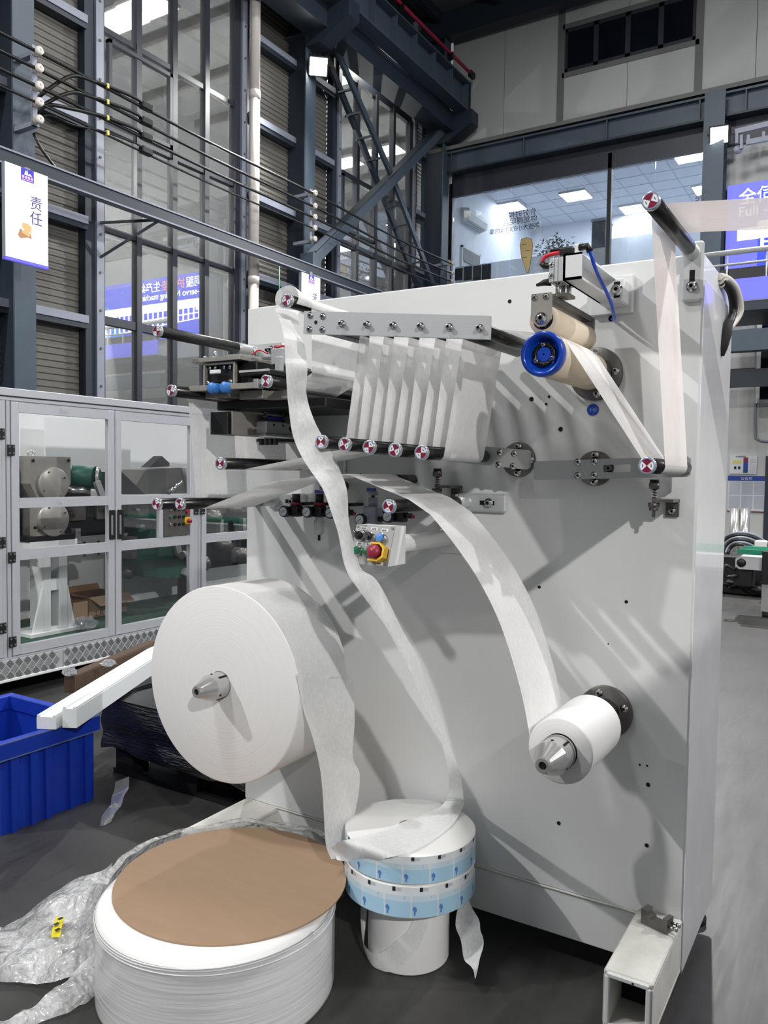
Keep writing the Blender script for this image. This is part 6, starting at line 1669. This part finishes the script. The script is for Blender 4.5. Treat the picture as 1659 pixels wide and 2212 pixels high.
# clamp block standing on the right foot tube
cb_ = thing('clamp_block', (-0.50, 2.26, 0.233), 'small grey steel clamp block with two screws on the foot tube', 'clamp')
q = Vector((-0.575, 2.345, 0.2335))
ux, uy = Vector((0.135, -0.055, 0)).normalized(), Vector((0.055, 0.135, 0)).normalized()
def cl(poly, d0, d1, name, m):
    n = len(poly)
    vs_ = [q + ux * a + Vector((0, 0, b)) + uy * d for d in (d0, d1) for a, b in poly]
    return MB().add(vs_, [list(range(n)), list(reversed(range(n, 2 * n)))] + [[i, (i + 1) % n, n + (i + 1) % n, n + i] for i in range(n)]).build(name, m, cb_)
q = PZ(1384, 1993, 0.2335)
ux = (PZ(1440, 2020, 0.2335) - q).normalized(); uy = Vector((-ux.y, ux.x, 0))
L_ = (PZ(1440, 2020, 0.2335) - q).length
cl([(0, 0), (L_, 0), (L_, 0.042), (L_ * 0.84, 0.042), (L_ * 0.80, 0.022), (L_ * 0.62, 0.018), (L_ * 0.36, 0.018), (L_ * 0.36, 0.026), (L_ * 0.2, 0.026), (L_ * 0.2, 0.042), (0, 0.042)], 0, 0.034, 'block', 'dark_steel')
for d_ in (0.008, 0.024):
    s0 = q + ux * L_ + uy * d_ + Vector((0, 0, 0.020 + d_ * 0.3))
    MB().cyl(s0, s0 + ux * 0.022, 0.004, n=10).build('screw', 'chrome', cb_)
    MB().cyl(s0 + ux * 0.016, s0 + ux * 0.026, 0.006, n=12).build('screw_head', 'chrome', cb_)

# ================================================================== MATERIAL ROLLS AND WEBS
def ring_mat(name, c, axis, streak=0.03, rough=0.85):
    """wound layers: fine rings about the roll's own axis (y or z) through the object's origin"""
    m, nt, b, out = new_mat(name)
    N, L = nt.nodes, nt.links
    tc = N.new('ShaderNodeTexCoord'); sx = N.new('ShaderNodeSeparateXYZ'); L.new(tc.outputs['Object'], sx.inputs[0])
    cb2 = N.new('ShaderNodeCombineXYZ'); L.new(sx.outputs[0], cb2.inputs[0]); L.new(sx.outputs[2 if axis == 'y' else 1], cb2.inputs[1])
    ln = N.new('ShaderNodeVectorMath'); ln.operation = 'LENGTH'; L.new(cb2.outputs[0], ln.inputs[0])
    c2 = N.new('ShaderNodeCombineXYZ'); L.new(ln.outputs['Value'], c2.inputs[0])
    n = N.new('ShaderNodeTexNoise'); n.inputs['Scale'].default_value = 120; n.inputs['Detail'].default_value = 3; L.new(c2.outputs[0], n.inputs['Vector'])
    r = N.new('ShaderNodeMapRange'); r.inputs['From Min'].default_value = 0.3; r.inputs['From Max'].default_value = 0.7
    r.inputs['To Min'].default_value = 1 - streak; r.inputs['To Max'].default_value = 1 + streak * 0.6; L.new(n.outputs['Fac'], r.inputs['Value'])
    mx = N.new('ShaderNodeVectorMath'); mx.operation = 'SCALE'; mx.inputs[0].default_value = lin(c); L.new(r.outputs[0], mx.inputs['Scale']); L.new(mx.outputs[0], b.inputs['Base Color'])
    bp_ = N.new('ShaderNodeBump'); bp_.inputs['Strength'].default_value = 0.25; bp_.inputs['Distance'].default_value = 0.002
    L.new(n.outputs['Fac'], bp_.inputs['Height']); L.new(bp_.outputs[0], b.inputs['Normal'])
    b.inputs['Roughness'].default_value = rough
    return m
M['ring_y'] = ring_mat('wound_layers_front', (234, 234, 234), 'y')
M['ring_z'] = ring_mat('wound_layers_top', (232, 232, 230), 'z', 0.015)
def wound_roll(name, p, d, R, w, rc, mats, label, group=None):
    t = thing(name, p, label, 'roll', group)
    e = 0.004
    mb = MB()
    mb.use(0).lathe(p, d, [(0, rc), (0, R - e), (e * 0.4, R - e * 0.3), (e, R)], 96)
    mb.use(1).lathe(p, d, [(e, R), (w - e, R)], 96)
    mb.use(0).lathe(p, d, [(w - e, R), (w, R - e), (w, rc)], 96)
    mb.use(2).lathe(p, d, [(w, rc), (0, rc)], 40)
    mb.build('wound_body', mats, t)
    return t
bigr = wound_roll('nonwoven_roll', (SB[0], 1.955, SB[1]), (0, 1, 0), 0.326, 0.262, 0.0455, ['ring_y', 'roll_white', 'card'], 'large white nonwoven roll mounted on the left spindle')
wound_roll('nonwoven_roll', (SS[0], 1.955, SS[1]), (0, 1, 0), 0.085, 0.262, 0.0455, ['ring_y', 'roll_white', 'card'], 'small white nonwoven roll mounted on the right spindle')

WY0, WY1 = 1.962, 2.222
def web(name, path, m, label, y0=WY0, y1=WY1, sag=None, wr=0.0, group='nonwoven webs on the machine'):
    pts = [path[0]]
    for a, b in zip(path[:-1], path[1:]):
        L_ = sqrt((b[0] - a[0]) ** 2 + (b[1] - a[1]) ** 2)
        n = max(1, int(L_ / 0.03))
        for k in range(1, n + 1): pts.append((a[0] + (b[0] - a[0]) * k / n, a[1] + (b[1] - a[1]) * k / n))
    return ribbon(name, [(x, y0, z) for x, z in pts], [(x, y1, z) for x, z in pts], m, label, 'web', 10, wr, group, 9.0)
r_ = RR + 0.0008
ru = RR * 0.86 + 0.0008
# festoon: splicer - E - five loops - nip - dancer - top roller - away to the right
nodes = [(-1.768, 1.612, 0, 1), (E_[0], E_[1], r_, 1)]
for i in range(5):
    nodes.append((DN[i][0], DN[i][1], r_, 1)); nodes.append((UP[i][0], UP[i][1], ru, -1))
nodes.append((UP[5][0], UP[5][1], ru, -1))
nodes.append((DR[0], DR[1], 0.0556, -1))
web('nonwoven_web', belt(nodes[:13]) , 'web', 'pale web zigzagging between the festoon rollers')
web('nonwoven_web', belt([(UP[5][0], UP[5][1], ru, -1), (DR[0], DR[1], 0.0556, -1), (H_[0], H_[1], r_, 1), (H_[0] - 0.0, H_[1] + 0.3, 0.0, 1)])[:-1], 'web', 'pale web running from the blue-ended roller down to the slotted arm')
tr = belt([(H_[0] + r_, H_[1], 0, 1), (TR_[0], TR_[1], 0.0205, -1), (1.2, 1.965, 0, 1)])
hh = belt([(DR[0], DR[1], 0.0556, -1), (H_[0], H_[1], r_, 1), (TR_[0], TR_[1], 0.0205, -1), (1.2, 1.965, 0, 1)])
k0 = min(range(len(tr)), key=lambda i: abs(tr[i][1] - TR_[1] - 0.02))
up_path = [p for p in hh if True]
# split at the roller tops
iH = min(range(len(hh)), key=lambda i: (hh[i][0] - H_[0] - r_) ** 2 + (hh[i][1] - H_[1]) ** 2)
iT = max(range(len(hh)), key=lambda i: hh[i][1])
web('nonwoven_web', hh[iH:iT + 1], 'web_pink', 'streaked web rising straight to the top corner roller')
web('nonwoven_web', hh[iT:], 'web_band', 'streaked web band leaving the top corner roller for the next machine')
# path from the small roll over G, hidden rollers, F2 and up to B
arc_px = [(1140, 1560), (1122, 1480), (1082, 1352), (1035, 1255), (985, 1180), (930, 1112)]
arc = [(PY(a, b, WY0).x, PY(a, b, WY0).z) for a, b in arc_px]
start = (SS[0] - 0.0862, SS[1] + 0.01)
pts = [Vector((start[0], 0, start[1] - 0.02)), Vector((start[0], 0, start[1] + 0.02))] + [Vector((a, 0, b)) for a, b in arc[1:]]
sm = [(v.x, v.z) for v in catmull(pts, 5)]
tail = belt([(sm[-1][0], sm[-1][1], 0, 1), (G_[0], G_[1], r_, 1), (MM_[0], MM_[1], 0.0166, 1), (K_[0], K_[1], 0.0166, 1), (F2_[0], F2_[1], r_, -1), (B_[0], B_[1], r_, -1), (-1.80, 1.772, 0, 1)])
iF = min(range(len(tail)), key=lambda i: (tail[i][0] - F2_[0] + r_) ** 2 + (tail[i][1] - F2_[1]) ** 2)
web('nonwoven_web', sm + tail[1:4 if False else iF + 1], 'web', 'pale web bowing from the small roll up over the middle roller to the left rollers')
web('nonwoven_web', tail[iF:], 'web_thin', 'thin web hanging straight between the leftmost rollers')
# short web over roller I down behind the loose strip to roller C
ipath = belt([(I_[0] - r_, I_[1] - 0.02, 0, -1), (I_[0], I_[1], r_, -1), (C_[0] + 0.10, C_[1] + 0.03, 0.0, -1), (C_[0], C_[1], r_, -1), (C_[0] - r_, C_[1] + 0.02, 0, -1)])
web('nonwoven_web', ipath[:-1], 'web_thin', 'thin web draped over the upper left roller down to the splicing unit')

# long loose strip: hangs from roller I across the front, lies on the printed roll, climbs to the large roll
def edge(lst): return [f(*a) for f, a in lst]
LA = [(PY, (596, 668, 1.90)), (PY, (606, 700, 1.865)), (PY, (612, 745, 1.85)), (PY, (616, 808, 1.845)), (PY, (624, 879, 1.83)), (PY, (632, 945, 1.82)), (PY, (662, 1005, 1.81)), (PY, (700, 1062, 1.80)), (PY, (726, 1135, 1.79)),
      (PY, (744, 1218, 1.79)), (PY, (776, 1275, 1.80)), (PY, (822, 1340, 1.83)), (PY, (871, 1421, 1.87)), (PY, (915, 1516, 1.91)), (PY, (953, 1605, 1.94)), (PY, (970, 1670, 1.97)), (PZ, (966, 1725, 0.44))]
LB = [(PY, (648, 655, 2.05)), (PY, (645, 700, 1.98)), (PY, (657, 749, 1.95)), (PY, (662, 800, 1.93)), (PY, (664, 855, 1.92)), (PY, (683, 915, 1.91)), (PY, (728, 1003, 1.92)), (PY, (750, 1068, 1.87)), (PY, (758, 1145, 1.85)),
      (PY, (780, 1222, 1.84)), (PY, (814, 1250, 1.85)), (PY, (852, 1327, 1.88)), (PY, (896, 1406, 1.92)), (PY, (928, 1500, 1.97)), (PY, (963, 1589, 2.0)), (PY, (992, 1662, 2.03)), (PZ, (1003, 1730, 0.43))]
ea, eb_ = catmull(edge(LA), 5), catmull(edge(LB), 5)
rows = []
for a, b in zip(ea, eb_):
    row = []
    for j in range(9):
        t_ = j / 8
        p = a.lerp(b, t_)
        bow = sin(t_ * pi)
        nv = noise.noise_vector(p * 9)
        row.append(p + Vector((0.0, -0.012 * bow, 0.006 * bow)) + nv * 0.006)
    rows.append(row)
tag(MB().grid(rows).build('nonwoven_strip', 'web_thin'), 'long slack web strip hanging from the top left roller past the control box', 'web', 'slack web strips')
# cap of cloth folded over the end of roller I
fo = MB()
rows = []
for i in range(13):
    a = -0.6 + i * (pi + 1.0) / 12
    row = []
    for j in range(7):
        y = 1.868 + j * 0.05
        rr = 0.0215 + 0.022 * max(0, 1 - j / 2.2) * (0.5 + 0.5 * sin(a * 0.8 + 0.3)) + 0.002 * noise.noise(Vector((a * 3, y * 20, 0)))
        row.append((I_[0] - rr * 1.2 * cos(a) , y, I_[1] + rr * sin(a)))
    rows.append(row)
tag(fo.grid(rows).build('web_fold', 'web_thin'), 'crumpled web end folded over the tip of the top left roller', 'web', 'slack web strips')
# part lying on the printed roll and folded to the left
ZTOP = 0.405
LA2 = [(PZ, (966, 1725, 0.44)), (PZ, (952, 1742, ZTOP + 0.010)), (PZ, (930, 1752, ZTOP + 0.006)), (PZ, (880, 1772, ZTOP + 0.005)), (PZ, (820, 1795, ZTOP + 0.006)), (PZ, (765, 1812, ZTOP + 0.016)), (PZ, (733, 1820, ZTOP + 0.01)), (PY, (712, 1832, 2.00))]
LB2 = [(PZ, (1003, 1730, 0.43)), (PZ, (999, 1748, ZTOP + 0.006)), (PZ, (980, 1778, ZTOP + 0.005)), (PZ, (944, 1808, ZTOP + 0.004)), (PZ, (895, 1838, ZTOP + 0.004)), (PZ, (843, 1852, ZTOP + 0.006)), (PY, (790, 1862, 1.965)), (PY, (727, 1858, 1.96))]
ribbon('nonwoven_strip', catmull(edge(LA2), 5), catmull(edge(LB2), 5), 'web_thin', 'slack web strip lying across the top of the printed roll', 'web', 8, 0.004, 'slack web strips', 14)
LA3 = [(PY, (716, 1856, 1.955)), (PY, (704, 1820, 1.95)), (PY, (698, 1730, 1.95)), (PY, (691, 1659, 1.955)), (PY, (676, 1595, 1.96)), (PY, (655, 1530, 1.962)), (PX, (641, 1455, SB[0] + 0.328))]
LB3 = [(PY, (757, 1850, 2.05)), (PY, (748, 1815, 2.08)), (PY, (768, 1752, 2.12)), (PY, (777, 1675, 2.16)), (PY, (762, 1635, 2.18)), (PY, (766, 1560, 2.20)), (PX, (764, 1480, SB[0] + 0.328))]
a3, b3 = edge(LA3), edge(LB3)
def off_roll(p):
    dx, dz = p.x - SB[0], p.z - SB[1]
    d = sqrt(dx * dx + dz * dz)
    return p if d > 0.3295 else Vector((SB[0] + dx / d * 0.3295, p.y, SB[1] + dz / d * 0.3295))
a3, b3 = [off_roll(p) for p in a3], [off_roll(p) for p in b3]
# continue up round the large roll's surface
for ang in (0.12, 0.35, 0.6, 0.9, 1.25):
    a3.append(Vector((SB[0] + 0.3295 * cos(ang), 1.958, SB[1] + 0.3295 * sin(ang)))); b3.append(Vector((SB[0] + 0.3295 * cos(ang), 2.214, SB[1] + 0.3295 * sin(ang))))
ribbon('nonwoven_strip', catmull(a3, 6), catmull(b3, 6), 'web_thin', 'slack web strip peeling off the large roll down to the printed roll', 'web', 10, 0.0012, 'slack web strips', 10)

# ------------------------------------------------------------------ printed rolls on a small white roll
SC = (-1.20, 2.145)
def sc_roll(name, z0, h, R, label, mats, rc, group):
    return wound_roll(name, (SC[0], SC[1], z0), (0, 0, 1), R, h, rc, mats, label, group)
M['print_base'] = mat('print_base', (224, 230, 234), 0.4, var=0.02, scale=20)
sc_roll('nonwoven_roll', 0.0, 0.215, 0.127, 'small upright white roll carrying the printed rolls', ['ring_z', 'roll_white', 'card'], 0.035, None)
def printed(z0, h, ph, label):
    t = sc_roll('printed_film_roll', z0, h, 0.203, label, ['ring_z', 'print_base', 'card'], 0.036, 'printed film rolls')
    R = 0.2034
    NP = 16
    def patch(a0, a1, z_0, z_1, rr, n=3):
        mb = MB()
        mb.grid([[(SC[0] + rr * cos(a0 + (a1 - a0) * k / n), SC[1] + rr * sin(a0 + (a1 - a0) * k / n), z) for k in range(n + 1)] for z in (z_0, z_1)])
        return mb
    p0 = pa0 = None
    first = {}
    for i in range(NP):
        a = ph + i * 2 * pi / NP
        da = 2 * pi / NP
        if sin(a + da / 2) > 0.75: continue
        patch(a + 0.01, a + da - 0.01, z0 + 0.004, z0 + h * 0.52, R).build('print_panel', 'print_blue', t)
        patch(a + da * 0.05, a + da * 0.95, z0 + h * 0.52, z0 + h * 0.70, R).build('print_panel', M['print_haze'], t)
        patch(a + da * 0.30, a + da * 0.42, z0 + h * 0.82, z0 + h * 0.95, R + 0.0003, 1).build('registration_mark', 'ink', t)
        patch(a + da * 0.44, a + da * 0.62, z0 + h * 0.84, z0 + h * 0.93, R + 0.0003, 1).build('print_bar', 'poster_grey', t)
        for q_, (u0, u1, v0, v1) in enumerate(((0.10, 0.16, 0.12, 0.38), (0.06, 0.10, 0.26, 0.36), (0.16, 0.20, 0.22, 0.34))):
            patch(a + da * u0, a + da * u1, z0 + h * v0, z0 + h * v1, R + 0.0003, 1).build('print_sprig', 'print_mid', t)
        patch(a + da * 0.72, a + da * 0.76, z0 + h * 0.60, z0 + h * 0.68, R + 0.0003, 1).build('print_bar', 'poster_grey', t)
    return t
M['print_haze'] = mat('print_haze', (200, 220, 232), 0.45)
printed(0.218, 0.098, 0.15, 'lower printed film roll of the stack, light blue pattern')
printed(0.3175, 0.0875, 0.02, 'upper printed film roll of the stack with web lying on it')
# torn tissue draped round the base roll and a hanging scrap
def on_base(ang, z, rr=0.130): return Vector((SC[0] + rr * cos(ang), SC[1] + rr * sin(ang), z))
A1 = [on_base(radians(-175), 0.20, 0.15), on_base(radians(-165), 0.14, 0.158), on_base(radians(-140), 0.075, 0.15), on_base(radians(-112), 0.045, 0.145), on_base(radians(-85), 0.085, 0.136), on_base(radians(-62), 0.15, 0.134), on_base(radians(-48), 0.214, 0.134)]
B1 = [on_base(radians(-168), 0.20, 0.132), on_base(radians(-160), 0.09, 0.135), on_base(radians(-140), 0.03, 0.14), on_base(radians(-105), 0.006, 0.142), on_base(radians(-70), 0.03, 0.138), on_base(radians(-40), 0.12, 0.134), on_base(radians(-32), 0.214, 0.132)]
ribbon('tissue_strip', catmull(A1, 6), catmull(B1, 6), 'web_thin', 'torn web strip slung round the small upright roll', 'web', 6, 0.004, 'slack web strips', 20)
A2 = [PY(994, 1950, 2.14), PY(985, 1990, 2.12), PY(993, 2030, 2.10), PY(1006, 2065, 2.08), PY(1022, 2090, 2.06), PY(1027, 2114, 2.05)]
B2 = [PY(1012, 1938, 2.16), PY(1022, 1962, 2.15), PY(1036, 2000, 2.13), PY(1043, 2040, 2.11), PY(1040, 2075, 2.08), PY(1028, 2115, 2.05)]
ribbon('tissue_scrap', catmull(A2, 6), catmull(B2, 6), 'web_thin', 'pointed torn web scrap hanging below the printed rolls', 'web', 8, 0.012, 'slack web strips', 22)

# ------------------------------------------------------------------ big wrapped roll with cardboard disc
FC, FR, FH = (-1.61, 1.727), 0.344, 0.263
def wrap_mat():
    m = mat('stretch_wrapped', (214, 214, 216), 0.3, var=0.07, scale=4, bump=0.25, bscale=5, stretch=(0.6, 0.6, 14), coat=0.5)
    return m
M['wrapped'] = wrap_mat()
fw_ = thing('wrapped_roll', (FC[0], FC[1], 0), 'wide white roll in clear stretch wrap standing on the floor in front', 'roll')
mb = MB()
mb.use(0).lathe((FC[0], FC[1], 0), (0, 0, 1), [(FH, 0.04), (FH, FR - 0.035), (FH - 0.003, FR - 0.018), (FH - 0.010, FR - 0.006), (FH - 0.02, FR - 0.001)], 96)
prof = []
for i in range(25):
    z = FH - 0.02 - i * (FH - 0.022) / 24
    prof.append((z, FR + 0.0003 * sin(i * 2.3) + (0.001 if i in (1, 2) else 0)))
mb.use(1).lathe((FC[0], FC[1], 0), (0, 0, 1), prof + [(0.0, FR - 0.006), (0.0, 0.04)], 96)
mb.use(0).lathe((FC[0], FC[1], 0), (0, 0, 1), [(0, 0.04), (FH, 0.04)], 24)
mb.build('wound_body', ['roll_white', 'wrapped'], fw_)
# stretched film bands lying proud round the shoulder
for k, z in enumerate((FH - 0.014, FH - 0.026, FH - 0.040)):
    MB().tube([(FC[0] + (FR + 0.001) * cos(a), FC[1] + (FR + 0.001) * sin(a), z + 0.006 * sin(a + 0.5 + k) - 0.004) for a in [i * 2 * pi / 72 for i in range(73)]], 0.0022, 6).build('film_fold', 'wrapped', fw_)
CC, CR2 = (-1.618, 1.795), 0.345
tilt = 0.012
def disc_z(x, y): return FH + 0.006 + 0.004 * noise.noise(Vector((x * 3, y * 3, 1)))
rows = []
for i in range(14):
    rr = CR2 * i / 13
    rows.append([(CC[0] + rr * cos(a), CC[1] + rr * sin(a), disc_z(CC[0] + rr * cos(a), CC[1] + rr * sin(a))) for a in [k * 2 * pi / 96 for k in range(97)]])
dsk = MB().grid(rows)
edge_ = rows[-1]
dsk.grid([edge_, [(p_[0], p_[1], p_[2] - 0.004) for p_ in edge_]], smooth=False)
dsk.grid([[(p_[0], p_[1], p_[2] - 0.004) for p_ in rw] for rw in rows[1::3]], smooth=True)
tag(dsk.build('cardboard_disc', 'card'), 'round brown cardboard disc lying on the wrapped roll', 'cardboard')

# clear wrap film: over the back rim and out onto the floor
def film_mat():
    m, nt, b, out = new_mat('clear_wrap_film')
    N, L = nt.nodes, nt.links
    tc = N.new('ShaderNodeTexCoord')
    w = N.new('ShaderNodeTexNoise'); w.inputs['Scale'].default_value = 5; w.inputs['Detail'].default_value = 3
    L.new(tc.outputs['Object'], w.inputs['Vector'])
    ad = N.new('ShaderNodeVectorMath'); ad.operation = 'MULTIPLY_ADD'; ad.inputs[1].default_value = (0.12, 0.12, 0.12)
    L.new(w.outputs['Color'], ad.inputs[0]); L.new(tc.outputs['Object'], ad.inputs[2])
    v1 = N.new('ShaderNodeTexVoronoi'); v1.inputs['Scale'].default_value = 22; L.new(ad.outputs[0], v1.inputs['Vector'])
    v2 = N.new('ShaderNodeTexVoronoi'); v2.inputs['Scale'].default_value = 55; L.new(ad.outputs[0], v2.inputs['Vector'])
    hm = N.new('ShaderNodeMath'); hm.operation = 'MULTIPLY_ADD'; hm.inputs[1].default_value = 0.45
    L.new(v2.outputs['Distance'], hm.inputs[0]); L.new(v1.outputs['Distance'], hm.inputs[2])
    n = N.new('ShaderNodeTexNoise'); n.inputs['Scale'].default_value = 9; n.inputs['Detail'].default_value = 5; n.inputs['Roughness'].default_value = 0.7
    L.new(ad.outputs[0], n.inputs['Vector'])
    bp_ = N.new('ShaderNodeBump'); bp_.inputs['Strength'].default_value = 0.9; bp_.inputs['Distance'].default_value = 0.02
    L.new(hm.outputs[0], bp_.inputs['Height'])
    b.inputs['Base Color'].default_value = (0.86, 0.87, 0.88, 1); b.inputs['Roughness'].default_value = 0.1; b.inputs['Specular IOR Level'].default_value = 1.0
    b.inputs['Coat Weight'].default_value = 0.6
    L.new(bp_.outputs[0], b.inputs['Normal']); L.new(bp_.outputs[0], b.inputs['Coat Normal'])
    t = N.new('ShaderNodeBsdfTransparent')
    r = N.new('ShaderNodeMapRange'); r.inputs['From Min'].default_value = 0.3; r.inputs['From Max'].default_value = 0.75; r.inputs['To Min'].default_value = 0.18; r.inputs['To Max'].default_value = 0.9
    L.new(n.outputs['Fac'], r.inputs['Value'])
    s = N.new('ShaderNodeMixShader'); L.new(r.outputs[0], s.inputs[0]); L.new(t.outputs[0], s.inputs[1]); L.new(b.outputs[0], s.inputs[2])
    L.new(s.outputs[0], out.inputs['Surface'])
    return m
M['wrap_film'] = film_mat()
ff = thing('wrap_film', (-2.2, 1.55, 0), 'crumpled clear plastic wrap spilling from the wrapped roll onto the floor', 'plastic film')
# sheet over the back-left rim: from the rim top outward and down to the floor
rows = []
for i in range(46):
    a = radians(62 + i * 150 / 45)
    row = []
    for j in range(19):
        s_ = j / 18
        k = 1 if i > 20 else i / 20
        dx_, dy_ = FC[0] - CC[0], FC[1] - CC[1]
        pb_ = dx_ * cos(a) + dy_ * sin(a)
        d_in = max(FR - 0.05, -pb_ + sqrt(max(0, pb_ * pb_ - (dx_ * dx_ + dy_ * dy_ - CR2 * CR2))) + 0.006)
        r_out = max(FR + 0.012, d_in + 0.02)
        if s_ < 0.35:
            rr = d_in + (s_ / 0.35) * (r_out - d_in)
            z = FH + 0.014 - 0.006 * (s_ / 0.35)
        else:
            q_ = (s_ - 0.35) / 0.65
            rr = r_out + (0.03 + 0.06 * k) * q_
            z = (FH + 0.006) * (1 - q_ * (0.25 + 0.72 * k))
        x, y = FC[0] + rr * cos(a), FC[1] + rr * sin(a)
        nv = noise.noise_vector(Vector((x * 9, y * 9, z * 9)))
        nf = noise.noise_vector(Vector((x * 26, y * 26, z * 26)))
        amp = 0.006 + 0.016 * s_
        lift = 0.012 * sin(s_ * pi) + 0.02 * max(0, noise.noise(Vector((a * 3, 0, 5))))
        pz = z + nv.z * amp + nf.z * 0.004 + lift
        row.append((x + (nv.x * amp + nf.x * 0.004) + cos(a) * 0.008, y + (nv.y * amp + nf.y * 0.004) + sin(a) * 0.008, max(0.004, pz)))
    rows.append(row)
MB().grid(rows).build('rim_sheet', 'wrap_film', ff)
# sheet lying on the floor
corners = [(0, 2160), (10, 2010), (60, 1962), (150, 1900), (215, 1880), (235, 1990), (238, 2080), (205, 2150)]
U0 = [PZ(-60, 2040, 0.0), PZ(20, 2005, 0.0), PZ(90, 1960, 0.0), PZ(160, 1925, 0.0), PZ(240, 1910, 0.0)]
U1 = [PZ(-90, 2130, 0.0), PZ(30, 2130, 0.0), PZ(130, 2140, 0.0), PZ(200, 2110, 0.0), PZ(250, 2060, 0.0)]
ua, ub_ = catmull(U0, 9), catmull(U1, 9)
rows = []
for i, (a, b) in enumerate(zip(ua, ub_)):
    row = []
    for j in range(37):
        p = a.lerp(b, j / 36)
        h = 0.035 + 0.035 * noise.noise(Vector((p.x * 7, p.y * 7, 0))) + 0.02 * noise.noise(Vector((p.x * 17, p.y * 17, 4))) + 0.010 * noise.noise(Vector((p.x * 40, p.y * 40, 8)))
        e_ = min(1, min(j, 36 - j) / 4) * min(1, i / 4)
        h = max(0.003, h) * (0.25 + 0.75 * e_)
        row.append((p.x + 0.01 * noise.noise(p * 12), p.y + 0.01 * noise.noise(p * 12 + Vector((5, 0, 0))), h + 0.06 * (i / (len(ua) - 1)) ** 2))
    rows.append(row)
MB().grid(rows, smooth=True).build('floor_sheet', 'wrap_film', ff)
# twisted tail toward the viewer
TA = [PZ(255, 1990, 0.12), PZ(215, 2050, 0.08), PZ(150, 2110, 0.06), PZ(90, 2160, 0.04), PZ(20, 2200, 0.02), PZ(-60, 2215, 0.01)]
TB = [PZ(262, 2060, 0.04), PZ(232, 2110, 0.02), PZ(185, 2165, 0.012), PZ(120, 2195, 0.01), PZ(40, 2235, 0.006), PZ(-60, 2265, 0.004)]
rows = []
for a, b in zip(catmull(TA, 7), catmull(TB, 7)):
    row = []
    for j in range(13):
        p = a.lerp(b, j / 12); nv = noise.noise_vector(p * 18); nf = noise.noise_vector(p * 45)
        q_ = p + Vector((nv.x * 0.014, nv.y * 0.014, nv.z * 0.016 + 0.014 * sin(j / 12 * pi))) + nf * 0.004
        row.append((q_.x, q_.y, max(0.003, q_.z)))
    rows.append(row)
MB().grid(rows).build('twisted_tail', 'wrap_film', ff)
TA = [PZ(330, 2190, 0.012), PZ(300, 2205, 0.02), PZ(240, 2212, 0.02)]
# yellow sticker on the film
c = PZ(125, 2000, 0.075)
uu, vv = (PZ(142, 2000, 0.075) - PZ(118, 2000, 0.075)), (PZ(127, 1975, 0.075) - PZ(117, 2022, 0.075))
st = MB().grid([[c + uu * (a - 0.5) * 0.8 + vv * (b - 0.5) + Vector((0, 0, 0.006 * sin(b * 5))) for a in (0, 0.5, 1)] for b in (0, 0.25, 0.5, 0.75, 1)]).build('yellow_sticker', M['yellow_sticker'] if 'yellow_sticker' in M else mat('yellow_sticker', (215, 200, 40), 0.5), ff, 'yellow sticker')
for k, (a, b) in enumerate(((0.15, 0.7), (-0.1, 0.45), (0.1, 0.2))):
    p = c + uu * a + vv * (b - 0.5) + Vector((0, 0, 0.010)); MB().box(p.x - 0.006, p.x + 0.006, p.y - 0.008, p.y + 0.008, p.z - 0.0004, p.z).build('sticker_print', 'ink', st)
